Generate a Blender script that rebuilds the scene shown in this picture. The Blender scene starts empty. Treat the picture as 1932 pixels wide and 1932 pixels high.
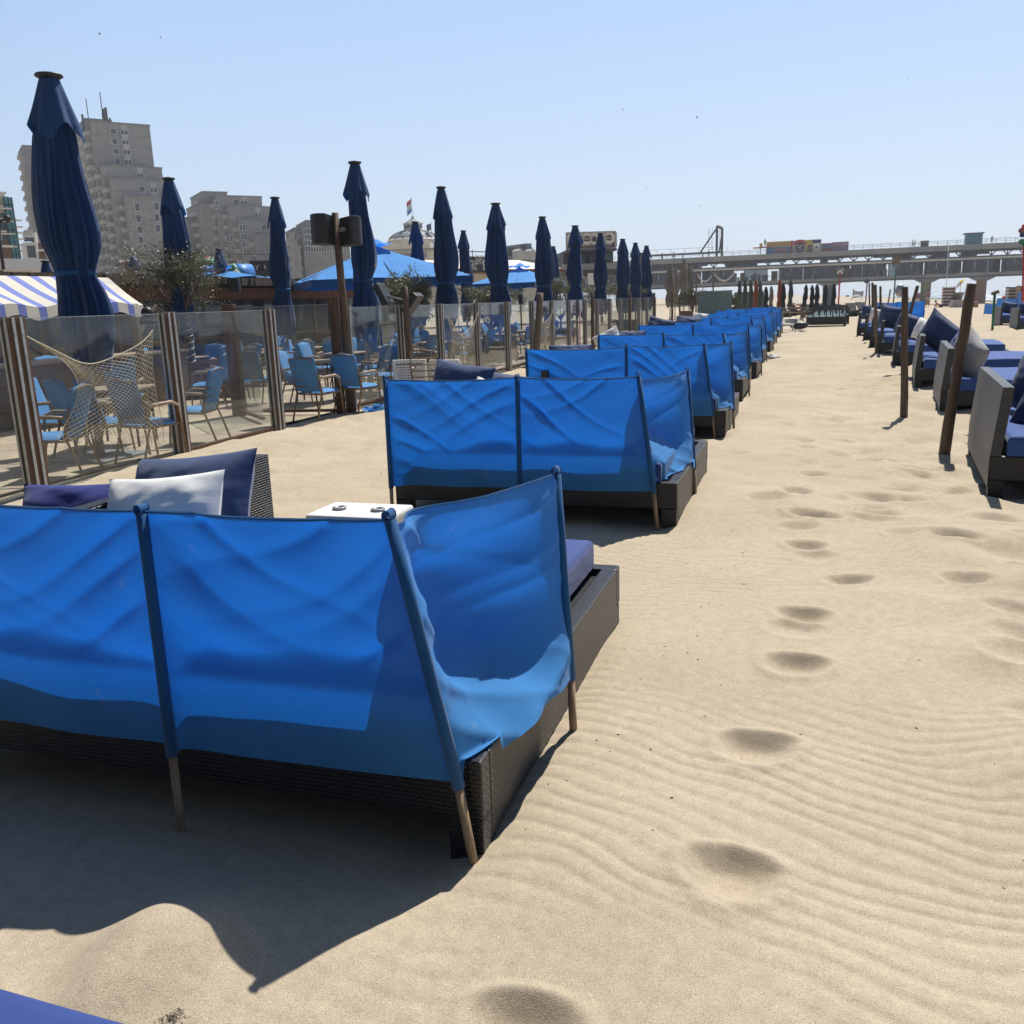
import bpy, math, random
import numpy as np
from mathutils import Vector, Matrix
R = math.radians
rnd = random.Random(7)
sc = bpy.context.scene
C = sc.collection

# ------------------------------------------------------------------ camera, sky, sun, exposure
EYE = 1.65
PSI, PIT, ROL = R(18.3), R(13.0), R(2.0)          # yaw left of the rows, pitch down, roll
fh = np.array([-math.sin(PSI), math.cos(PSI), 0]); zz = np.array([0, 0, 1.0])
r0 = np.array([math.cos(PSI), math.sin(PSI), 0])
fw = fh*math.cos(PIT) - zz*math.sin(PIT); u0 = fh*math.sin(PIT) + zz*math.cos(PIT)
cr = r0*math.cos(ROL) - u0*math.sin(ROL); cu = u0*math.cos(ROL) + r0*math.sin(ROL)
camd = bpy.data.cameras.new('camera'); cam = bpy.data.objects.new('camera', camd); C.objects.link(cam)
m = Matrix.Identity(4)
for i in range(3):
    m[i][0], m[i][1], m[i][2] = cr[i], cu[i], -fw[i]
m[2][3] = EYE
cam.matrix_world = m
camd.sensor_width = 36; camd.lens = 36*1709/1932.0
camd.clip_start = 0.05; camd.clip_end = 30000
sc.camera = cam
SUN_AZ, SUN_EL = R(12.0), R(58.6)                  # azimuth to the right of +Y
w = bpy.data.worlds.new('World'); sc.world = w; w.use_nodes = True
nt = w.node_tree; bg = nt.nodes['Background']
sky = nt.nodes.new('ShaderNodeTexSky'); sky.sky_type = 'NISHITA'; sky.sun_disc = False
sky.sun_elevation = SUN_EL; sky.sun_rotation = SUN_AZ
sky.altitude = 0; sky.air_density = 1.25; sky.dust_density = 0.6; sky.ozone_density = 2.4
# summer haze: paler, bluer towards the horizon, brighter on the sun's side of the sky
tc = nt.nodes.new('ShaderNodeTexCoord'); sx = nt.nodes.new('ShaderNodeSeparateXYZ'); nt.links.new(tc.outputs['Generated'], sx.inputs[0])
rz_ = nt.nodes.new('ShaderNodeValToRGB'); nt.links.new(sx.outputs[2], rz_.inputs[0]); e = rz_.color_ramp.elements
e[0].position = 0; e[0].color = (7.8, 8.8, 9.7, 1); e[1].position = .75; e[1].color = (1.3, 2.4, 4.6, 1)
for p_, c_ in ((.10, (6.5, 8.0, 10.0)), (.24, (4.9, 6.9, 10.1)), (.42, (3.5, 5.7, 9.5))):
    k_ = e.new(p_); k_.color = (*c_, 1)
fy = nt.nodes.new('ShaderNodeMapRange'); fy.inputs[1].default_value = -.6; fy.inputs[2].default_value = .75; fy.inputs[3].default_value = .14; fy.inputs[4].default_value = 1.0
nt.links.new(sx.outputs[1], fy.inputs[0])
mm = nt.nodes.new('ShaderNodeMixRGB'); mm.blend_type = 'MULTIPLY'; mm.inputs[0].default_value = 1; nt.links.new(rz_.outputs[0], mm.inputs[1]); nt.links.new(fy.outputs[0], mm.inputs[2])
ms = nt.nodes.new('ShaderNodeMixRGB'); ms.inputs[0].default_value = .85; nt.links.new(sky.outputs[0], ms.inputs[1]); nt.links.new(mm.outputs[0], ms.inputs[2])
nt.links.new(ms.outputs[0], bg.inputs[0]); bg.inputs[1].default_value = 0.074
sl = bpy.data.lights.new('sun', 'SUN'); sl.energy = 4.6; sl.angle = R(0.53); sl.color = (1, 0.955, 0.88)
so = bpy.data.objects.new('sun', sl); C.objects.link(so)
sv = Vector((math.sin(SUN_AZ)*math.cos(SUN_EL), math.cos(SUN_AZ)*math.cos(SUN_EL), math.sin(SUN_EL)))
so.rotation_euler = sv.to_track_quat('Z', 'Y').to_euler(); so.location = (0, 0, 60)
sc.view_settings.view_transform = 'Standard'; sc.view_settings.look = 'None'
sc.view_settings.gamma = 1.0; sc.view_settings.exposure = 0.45
try:
    sc.cycles.max_bounces = 7; sc.cycles.transparent_max_bounces = 24; sc.cycles.caustics_refractive = False; sc.cycles.caustics_reflective = False
except Exception: pass

def ray(x, y): return fw + cr*(x-966)/1709. - cu*(y-966)/1709.
def atz(x, y, z=0.0):
    d = ray(x, y); t = (z-EYE)/d[2]; return np.array([d[0]*t, d[1]*t, z])
def atX(x, y, X):
    d = ray(x, y); t = X/d[0]; return np.array([X, d[1]*t, EYE+d[2]*t])
def atY(x, y, Y):
    d = ray(x, y); t = Y/d[1]; return np.array([d[0]*t, Y, EYE+d[2]*t])
class Plane:                                        # a vertical facade plane: origin under pixel column px at depth D, turned by a degrees
    def __init__(s, px, D, a, py=560):
        d = ray(px, py); t = D/np.dot(d, fh); s.o = np.array([d[0]*t, d[1]*t]); s.a = R(a)
        s.t = np.array([math.cos(s.a), math.sin(s.a)]); s.n = np.array([-math.sin(s.a), math.cos(s.a)])
    def uz(s, x, y):
        d = ray(x, y); k = np.dot(s.o, s.n)/np.dot(d[:2], s.n)
        return float(np.dot(d[:2]*k - s.o, s.t)), float(EYE+d[2]*k)

# ------------------------------------------------------------------ materials
def hexmix(c, f): return tuple(min(1, v*f) for v in c)
def newmat(name):
    mt = bpy.data.materials.new(name); mt.use_nodes = True
    return mt, mt.node_tree, mt.node_tree.nodes['Principled BSDF']
def noise_fac(nt, scale, detail=4, coord='Object', rough=.6, stretch=None):
    tc = nt.nodes.new('ShaderNodeTexCoord'); n = nt.nodes.new('ShaderNodeTexNoise')
    n.inputs['Scale'].default_value = scale; n.inputs['Detail'].default_value = detail; n.inputs['Roughness'].default_value = rough
    if stretch:
        mp = nt.nodes.new('ShaderNodeMapping'); mp.inputs['Scale'].default_value = stretch
        nt.links.new(tc.outputs[coord], mp.inputs[0]); nt.links.new(mp.outputs[0], n.inputs['Vector'])
    else: nt.links.new(tc.outputs[coord], n.inputs['Vector'])
    return n
def ramp(nt, src, stops):
    r = nt.nodes.new('ShaderNodeValToRGB'); e = r.color_ramp.elements
    e[0].position, e[0].color = stops[0][0], (*stops[0][1], 1); e[1].position, e[1].color = stops[-1][0], (*stops[-1][1], 1)
    for p, c in stops[1:-1]:
        k = e.new(p); k.color = (*c, 1)
    nt.links.new(src, r.inputs[0]); return r
def pmat(name, col, rough=.7, metal=0., var=.15, vs=6., bump=0., bs=60., stretch=None, spec=.4, trans=0., detail=4):
    mt, nt, b = newmat(name)
    n = noise_fac(nt, vs, detail, stretch=stretch)
    r = ramp(nt, n.outputs[0], [(.3, hexmix(col, 1-var)), (.7, hexmix(col, 1+var))])
    nt.links.new(r.outputs[0], b.inputs['Base Color'])
    b.inputs['Roughness'].default_value = rough; b.inputs['Metallic'].default_value = metal
    b.inputs['Specular IOR Level'].default_value = spec
    if bump:
        n2 = noise_fac(nt, bs, 3, stretch=stretch); bp = nt.nodes.new('ShaderNodeBump'); bp.inputs['Strength'].default_value = bump; bp.inputs['Distance'].default_value = .01
        nt.links.new(n2.outputs[0], bp.inputs['Height']); nt.links.new(bp.outputs[0], b.inputs['Normal'])
    if trans:
        t = nt.nodes.new('ShaderNodeBsdfTranslucent'); nt.links.new(r.outputs[0], t.inputs[0])
        mx = nt.nodes.new('ShaderNodeMixShader'); mx.inputs[0].default_value = trans
        out = nt.nodes['Material Output']
        nt.links.new(b.outputs[0], mx.inputs[1]); nt.links.new(t.outputs[0], mx.inputs[2]); nt.links.new(mx.outputs[0], out.inputs[0])
    return mt
def fabric_mat(name, col, tcol, trans=.5, rough=.75, dirt=0.0, weave=700, fold=0.0):
    mt, nt, b = newmat(name)
    n = noise_fac(nt, 2.3, 5); r = ramp(nt, n.outputs[0], [(.3, hexmix(col, .86)), (.7, hexmix(col, 1.12))])
    src = r.outputs[0]
    if dirt:
        n3 = noise_fac(nt, 9, 2); r3 = ramp(nt, n3.outputs[0], [(.70, (0, 0, 0)), (.78, (1, 1, 1))])
        mul = nt.nodes.new('ShaderNodeMath'); mul.operation = 'MULTIPLY'; mul.inputs[1].default_value = dirt; nt.links.new(r3.outputs[0], mul.inputs[0])
        mix = nt.nodes.new('ShaderNodeMixRGB'); mix.inputs[2].default_value = (.55, .55, .5, 1)
        nt.links.new(mul.outputs[0], mix.inputs[0]); nt.links.new(src, mix.inputs[1]); src = mix.outputs[0]
    nt.links.new(src, b.inputs['Base Color']); b.inputs['Roughness'].default_value = rough; b.inputs['Specular IOR Level'].default_value = .25
    if 'Sheen Weight' in b.inputs: b.inputs['Sheen Weight'].default_value = .15
    n2 = noise_fac(nt, weave, 1); bp = nt.nodes.new('ShaderNodeBump'); bp.inputs['Strength'].default_value = .12; bp.inputs['Distance'].default_value = .002
    nt.links.new(n2.outputs[0], bp.inputs['Height'])
    last = bp
    if fold:
        n4 = noise_fac(nt, 7, 3, stretch=(1, 1, 2.2)); b4 = nt.nodes.new('ShaderNodeBump'); b4.inputs['Strength'].default_value = fold; b4.inputs['Distance'].default_value = .03
        nt.links.new(n4.outputs[0], b4.inputs['Height']); nt.links.new(bp.outputs[0], b4.inputs['Normal']); last = b4
    nt.links.new(last.outputs[0], b.inputs['Normal'])
    if trans:
        t = nt.nodes.new('ShaderNodeBsdfTranslucent'); t.inputs[0].default_value = (*tcol, 1); nt.links.new(last.outputs[0], t.inputs['Normal'])
        mx = nt.nodes.new('ShaderNodeMixShader'); mx.inputs[0].default_value = trans
        nt.links.new(b.outputs[0], mx.inputs[1]); nt.links.new(t.outputs[0], mx.inputs[2]); nt.links.new(mx.outputs[0], nt.nodes['Material Output'].inputs[0])
    return mt
def glass_mat(name, tint=(.93, .96, .95), refl=1.0, dust=.06, dcol=(.6, .6, .58)):
    mt, nt, b = newmat(name); nt.nodes.remove(b); out = nt.nodes['Material Output']
    tr = nt.nodes.new('ShaderNodeBsdfTransparent'); tr.inputs[0].default_value = (*tint, 1)
    gl = nt.nodes.new('ShaderNodeBsdfGlossy'); gl.inputs['Roughness'].default_value = .03
    fr = nt.nodes.new('ShaderNodeLayerWeight'); fr.inputs[0].default_value = .5
    pw = nt.nodes.new('ShaderNodeMath'); pw.operation = 'POWER'; pw.inputs[1].default_value = 4.5; nt.links.new(fr.outputs['Facing'], pw.inputs[0])
    mp = nt.nodes.new('ShaderNodeMath'); mp.operation = 'MULTIPLY_ADD'; mp.inputs[1].default_value = .7*refl; mp.inputs[2].default_value = .035*refl; nt.links.new(pw.outputs[0], mp.inputs[0])
    mx = nt.nodes.new('ShaderNodeMixShader'); nt.links.new(mp.outputs[0], mx.inputs[0]); nt.links.new(tr.outputs[0], mx.inputs[1]); nt.links.new(gl.outputs[0], mx.inputs[2])
    df = nt.nodes.new('ShaderNodeBsdfDiffuse'); df.inputs[0].default_value = (*dcol, 1)
    n = noise_fac(nt, 3, 6); r = ramp(nt, n.outputs[0], [(.3, (dust*.3,)*3), (.75, (dust*1.9,)*3)])
    m2 = nt.nodes.new('ShaderNodeMixShader'); nt.links.new(r.outputs[0], m2.inputs[0]); nt.links.new(mx.outputs[0], m2.inputs[1]); nt.links.new(df.outputs[0], m2.inputs[2])
    nt.links.new(m2.outputs[0], out.inputs[0]); return mt
def brick_mat(name, c1, c2, mortar, bw, bh, ms=.1, bumpd=.004, rough=.8, coord='UV', off=.5, bstr=.6, spec=.4):
    mt, nt, b = newmat(name); tc = nt.nodes.new('ShaderNodeTexCoord'); br = nt.nodes.new('ShaderNodeTexBrick')
    br.inputs['Scale'].default_value = 1; br.inputs['Brick Width'].default_value = bw; br.inputs['Row Height'].default_value = bh
    br.inputs['Mortar Size'].default_value = bh*ms; br.inputs['Mortar Smooth'].default_value = .6; br.offset = off
    br.inputs['Color1'].default_value = (*c1, 1); br.inputs['Color2'].default_value = (*c2, 1); br.inputs['Mortar'].default_value = (*mortar, 1)
    nt.links.new(tc.outputs[coord], br.inputs[0])
    n = noise_fac(nt, .7, 5); r = ramp(nt, n.outputs[0], [(.3, (.82,)*3), (.7, (1.1,)*3)])
    mx = nt.nodes.new('ShaderNodeMixRGB'); mx.blend_type = 'MULTIPLY'; mx.inputs[0].default_value = 1
    nt.links.new(br.outputs[0], mx.inputs[1]); nt.links.new(r.outputs[0], mx.inputs[2]); nt.links.new(mx.outputs[0], b.inputs['Base Color'])
    b.inputs['Roughness'].default_value = rough; b.inputs['Specular IOR Level'].default_value = spec
    bp = nt.nodes.new('ShaderNodeBump'); bp.invert = True; bp.inputs['Strength'].default_value = bstr; bp.inputs['Distance'].default_value = bumpd
    nt.links.new(br.outputs['Fac'], bp.inputs['Height']); nt.links.new(bp.outputs[0], b.inputs['Normal']); return mt
M = {}
M['blue'] = fabric_mat('blue_canvas', (.075, .35, .82), (.001, .100, .46), .50, dirt=.35, fold=.06)
M['sleeve'] = fabric_mat('blue_sleeve', (.008, .09, .26), (0, .08, .3), .15)
M['pole'] = pmat('pale_pole_wood', (.30, .21, .13), .7, var=.3, vs=9, stretch=(6, 6, .6), bump=.3, bs=40)
M['wicker'] = brick_mat('dark_wicker', (.034, .034, .038), (.020, .020, .024), (.003, .003, .004), .034, .0150, .34, .005, .40, bstr=1.0, spec=.6)
M['wicker_sheen'] = brick_mat('wicker_grey_sheen', (.105, .108, .118), (.075, .078, .086), (.012, .012, .014), .034, .0150, .32, .004, .45, bstr=1.0, spec=.6)  # same dark wicker, lightened: its grey glancing sky reflection is put into the colour
M['mattress'] = fabric_mat('mattress_blue', (.024, .050, .20), (0, 0, 0), 0, weave=400, fold=.12)
M['mattressl'] = fabric_mat('mattress_faded', (.030, .078, .27), (0, 0, 0), 0, weave=400, fold=.12)
M['navy'] = fabric_mat('pillow_navy', (.034, .060, .145), (0, 0, 0), 0, weave=500, fold=.12)
M['royal'] = fabric_mat('pillow_royal', (.014, .024, .17), (0, 0, 0), 0, weave=500, fold=.12)
M['white'] = fabric_mat('pillow_white', (.80, .79, .76), (.7, .7, .7), .12, weave=500, fold=.1)
M['greyp'] = fabric_mat('pillow_grey', (.33, .33, .32), (0, 0, 0), 0, weave=500, fold=.12)
M['parasol'] = fabric_mat('parasol_navy', (.016, .062, .18), (.010, .12, .40), .24, weave=300, fold=.3)
M['parasol2'] = fabric_mat('parasol_lightblue', (.07, .33, .80), (.05, .28, .8), .3, weave=300, fold=.3)
M['post'] = pmat('weathered_post', (.115, .075, .050), .75, var=.45, vs=5, stretch=(14, 14, .8), bump=.5, bs=30)
M['postw'] = pmat('brown_post', (.105, .055, .030), .7, var=.5, vs=5, stretch=(14, 14, .5), bump=.5, bs=30)
M['drift'] = pmat('driftwood', (.17, .125, .09), .85, var=.45, vs=4, stretch=(10, 10, .8), bump=.6, bs=30)
M['alu'] = pmat('aluminium', (.42, .42, .42), .45, .7, var=.15, vs=20)
M['steel'] = pmat('grey_steel', (.22, .23, .24), .5, .4, var=.2, vs=5)
M['dark'] = pmat('black_plastic', (.018, .018, .02), .45, var=.2, vs=10)
M['darkmet'] = pmat('dark_metal', (.035, .037, .04), .5, .3, var=.25, vs=8)
M['glass'] = glass_mat('clear_glass', dust=.035)
M['glassd'] = glass_mat('dark_glass', tint=(.42, .45, .47), dust=.10, dcol=(.25, .27, .3), refl=1.4)
M['whitepl'] = pmat('white_plastic', (.72, .71, .68), .4, var=.06, vs=5)
M['cush'] = fabric_mat('chair_cushion_blue', (.07, .25, .54), (.05, .2, .5), .1, weave=300, fold=.2)
M['chairfr'] = pmat('chair_frame', (.22, .14, .075), .5, var=.25, vs=12)
M['tablew'] = pmat('table_wood', (.34, .24, .17), .55, var=.25, vs=4, stretch=(1, 9, 1))
M['planter'] = pmat('planter_wood', (.15, .105, .07), .8, var=.4, vs=3, stretch=(1, 1, 12), bump=.4, bs=20)
M['bark'] = pmat('bark', (.14, .115, .09), .9, var=.4, vs=14, bump=.6, bs=40)
M['olive'] = pmat('olive_leaf', (.115, .12, .060), .45, var=.55, vs=9, trans=.25, spec=.6)
M['green'] = pmat('palm_leaf', (.055, .075, .028), .6, var=.5, vs=5, trans=.2)
M['slat'] = pmat('red_brown_slats', (.20, .075, .035), .65, var=.45, vs=4, stretch=(1, 22, 1))
M['thatch'] = pmat('thatch_edge', (.10, .075, .05), .95, var=.6, vs=16, bump=1, bs=30)
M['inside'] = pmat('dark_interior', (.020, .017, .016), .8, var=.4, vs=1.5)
M['brown'] = pmat('brown_frame', (.085, .035, .020), .6, var=.3, vs=5)
M['net'] = pmat('net_cord', (.50, .45, .34), .9, var=.2, vs=20)
M['tower'] = brick_mat('tower_brick', (.33, .32, .31), (.28, .272, .262), (.36, .35, .34), .42, .14, .14, .01, .9)
M['band'] = pmat('concrete_band', (.24, .23, .22), .9, var=.2, vs=.5)
M['paleband'] = pmat('pale_panel', (.46, .45, .44), .8, var=.12, vs=.5)
M['winfr'] = pmat('white_window_frame', (.62, .62, .62), .5, var=.05)
M['pane'] = pmat('window_pane', (.045, .055, .07), .08, var=.5, vs=.3, spec=.8)
M['cream'] = pmat('cream_render', (.60, .55, .38), .85, var=.1, vs=.5)
M['creamw'] = pmat('cream_white', (.66, .62, .54), .8, var=.08, vs=.5)
M['teal'] = pmat('teal_netting', (.07, .26, .33), .7, var=.25, vs=.5)
M['tealbox'] = pmat('teal_panel', (.115, .185, .205), .6, var=.15, vs=1.0)
M['zinc'] = pmat('zinc_roof', (.20, .22, .27), .6, 0, var=.15, vs=.4)
M['redbrick'] = brick_mat('red_brick', (.16, .075, .05), (.11, .055, .04), (.2, .17, .14), .22, .07, .15, .005, .9)
M['pier'] = pmat('pier_concrete', (.30, .30, .30), .8, var=.18, vs=.25)
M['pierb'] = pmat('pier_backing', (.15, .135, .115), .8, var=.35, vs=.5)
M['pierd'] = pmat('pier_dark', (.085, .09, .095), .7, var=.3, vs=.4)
M['orange'] = fabric_mat('parasol_orange', (.40, .085, .03), (.4, .08, .02), .25)
M['olived'] = fabric_mat('parasol_olive', (.095, .115, .085), (.1, .12, .07), .25)
M['beige'] = fabric_mat('parasol_beige', (.27, .25, .225), (.3, .27, .22), .25)
M['blackf'] = fabric_mat('parasol_black', (.018, .02, .024), (.01, .01, .01), .1)
M['red'] = pmat('red_paint', (.50, .035, .03), .5, var=.15)
M['green_p'] = pmat('green_paint', (.03, .17, .08), .5, var=.15)
M['yellow'] = pmat('yellow_paint', (.62, .45, .05), .5, var=.12)
M['navy_p'] = pmat('navy_paint', (.02, .03, .13), .5, var=.15)
M['blue_p'] = pmat('blue_paint', (.04, .20, .55), .5, var=.15)
M['purple_p'] = pmat('purple_paint', (.27, .12, .30), .6, var=.15)
M['maroon'] = pmat('maroon_paint', (.24, .05, .07), .6, var=.15)
M['orange_p'] = pmat('orange_brown_paint', (.40, .19, .07), .6, var=.15)
M['olive_p'] = pmat('olive_paint', (.30, .29, .08), .6, var=.15)
M['pink_p'] = pmat('pink_paint', (.60, .25, .38), .6, var=.1)
M['white_p'] = pmat('white_paint', (.75, .75, .73), .5, var=.05)
M['sign'] = pmat('dark_banner', (.030, .034, .042), .6, var=.25, vs=1)
M['signbr'] = pmat('brown_billboard', (.10, .075, .07), .6, var=.3, vs=1.2)
M['skin'] = pmat('skin', (.46, .26, .18), .6, var=.08)
M['hair'] = pmat('dark_hair', (.03, .02, .015), .6, var=.2)
M['clothw'] = pmat('pale_clothes', (.55, .52, .58), .8, var=.1)
M['clothd'] = pmat('dark_clothes', (.03, .03, .035), .8, var=.2)
M['clothp'] = pmat('purple_clothes', (.22, .12, .26), .8, var=.2)
M['picnic'] = pmat('picnic_wood', (.21, .135, .075), .75, var=.3, vs=4)
M['shoe'] = pmat('shoe_grey_white', (.55, .56, .60), .6, var=.12, vs=14)
M['bird'] = pmat('bird_grey', (.22, .23, .26), .8, var=.2)
def stripe_mat(name, c1, c2, w1, w2, axis=0, trans=0.):
    mt, nt, b = newmat(name); tc = nt.nodes.new('ShaderNodeTexCoord'); sp = nt.nodes.new('ShaderNodeSeparateXYZ'); nt.links.new(tc.outputs['UV'], sp.inputs[0])
    a = nt.nodes.new('ShaderNodeMath'); a.operation = 'MODULO'; a.inputs[1].default_value = w1+w2
    ad = nt.nodes.new('ShaderNodeMath'); ad.operation = 'ADD'; ad.inputs[1].default_value = 400*(w1+w2); nt.links.new(sp.outputs[axis], ad.inputs[0]); nt.links.new(ad.outputs[0], a.inputs[0])
    g = nt.nodes.new('ShaderNodeMath'); g.operation = 'GREATER_THAN'; g.inputs[1].default_value = w1; nt.links.new(a.outputs[0], g.inputs[0])
    mx = nt.nodes.new('ShaderNodeMixRGB'); mx.inputs[1].default_value = (*c1, 1); mx.inputs[2].default_value = (*c2, 1)
    nt.links.new(g.outputs[0], mx.inputs[0]); nt.links.new(mx.outputs[0], b.inputs['Base Color']); b.inputs['Roughness'].default_value = .8
    if trans:
        t = nt.nodes.new('ShaderNodeBsdfTranslucent'); nt.links.new(mx.outputs[0], t.inputs[0]); ms = nt.nodes.new('ShaderNodeMixShader'); ms.inputs[0].default_value = trans
        nt.links.new(b.outputs[0], ms.inputs[1]); nt.links.new(t.outputs[0], ms.inputs[2]); nt.links.new(ms.outputs[0], nt.nodes['Material Output'].inputs[0])
    return mt
M['awning'] = stripe_mat('striped_awning', (.74, .70, .60), (.20, .25, .62), .30, .20, 0, .3)
M['stripered'] = stripe_mat('red_white_stripes', (.6, .56, .5), (.42, .06, .09), .11, .11, 1, .2)
M['stripebr'] = stripe_mat('slat_stack', (.42, .40, .34), (.03, .025, .02), .10, .07, 1)
M['stripeyb'] = stripe_mat('brown_slat_stack', (.30, .18, .06), (.02, .018, .012), .07, .07, 1)
M['bill'] = M['signbr']

# sand
mt, nt, b = newmat('beach_sand'); M['sand'] = mt
n1 = noise_fac(nt, .6, 6); c1 = ramp(nt, n1.outputs[0], [(.3, (.420, .345, .246)), (.7, (.490, .412, .304))])
n2 = noise_fac(nt, 330, 2, rough=.8); c2 = ramp(nt, n2.outputs[0], [(.32, (.36, .34, .32)), (.47, (.96, .96, .96)), (.62, (1.04, 1.04, 1.04)), (.72, (1.9, 1.9, 1.95))])
mx = nt.nodes.new('ShaderNodeMixRGB'); mx.blend_type = 'MULTIPLY'; mx.inputs[0].default_value = .85
nt.links.new(c1.outputs[0], mx.inputs[1]); nt.links.new(c2.outputs[0], mx.inputs[2])
n3 = noise_fac(nt, 22, 4); c3 = ramp(nt, n3.outputs[0], [(.3, (.90, .90, .90)), (.7, (1.07, 1.07, 1.07))])
mx2 = nt.nodes.new('ShaderNodeMixRGB'); mx2.blend_type = 'MULTIPLY'; mx2.inputs[0].default_value = 1
nt.links.new(mx.outputs[0], mx2.inputs[1]); nt.links.new(c3.outputs[0], mx2.inputs[2]); nt.links.new(mx2.outputs[0], b.inputs['Base Color'])
b.inputs['Roughness'].default_value = .95; b.inputs['Specular IOR Level'].default_value = .2
bp = nt.nodes.new('ShaderNodeBump'); bp.inputs['Strength'].default_value = .6; bp.inputs['Distance'].default_value = .004
nt.links.new(n2.outputs[0], bp.inputs['Height'])
n5 = noise_fac(nt, 34, 4); b5 = nt.nodes.new('ShaderNodeBump'); b5.inputs['Strength'].default_value = .3; b5.inputs['Distance'].default_value = .008
nt.links.new(n5.outputs[0], b5.inputs['Height']); nt.links.new(bp.outputs[0], b5.inputs['Normal']); nt.links.new(b5.outputs[0], b.inputs['Normal'])
# terrace paving: clay bricks half buried in blown sand
mt, nt, b = newmat('terrace_paving'); M['paving'] = mt
tc = nt.nodes.new('ShaderNodeTexCoord'); br = nt.nodes.new('ShaderNodeTexBrick'); br.inputs['Scale'].default_value = 1; br.inputs['Brick Width'].default_value = .4; br.inputs['Row Height'].default_value = .4; br.inputs['Mortar Size'].default_value = .012; br.offset = 0
br.inputs['Color1'].default_value = (.25, .175, .14, 1); br.inputs['Color2'].default_value = (.31, .225, .19, 1); br.inputs['Mortar'].default_value = (.33, .27, .19, 1)
nt.links.new(tc.outputs['Object'], br.inputs[0])
n = noise_fac(nt, .9, 7, rough=.7); r = ramp(nt, n.outputs[0], [(.42, (0, 0, 0)), (.58, (1, 1, 1))])
mx = nt.nodes.new('ShaderNodeMixRGB'); mx.inputs[2].default_value = (.41, .335, .23, 1); nt.links.new(r.outputs[0], mx.inputs[0]); nt.links.new(br.outputs[0], mx.inputs[1]); nt.links.new(mx.outputs[0], b.inputs['Base Color']); b.inputs['Roughness'].default_value = .9
# sea
mt, nt, b = newmat('north_sea'); M['sea'] = mt
n = noise_fac(nt, .10, 6, stretch=(1.6, .22, 1), rough=.72); r = ramp(nt, n.outputs[0], [(.47, (.10, .14, .15)), (.56, (.62, .64, .64))])
nt.links.new(r.outputs[0], b.inputs['Base Color']); b.inputs['Roughness'].default_value = .35
n2 = noise_fac(nt, .5, 5, stretch=(1, .4, 1)); bp = nt.nodes.new('ShaderNodeBump'); bp.inputs['Distance'].default_value = .6; nt.links.new(n2.outputs[0], bp.inputs['Height']); nt.links.new(bp.outputs[0], b.inputs['Normal'])

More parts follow.
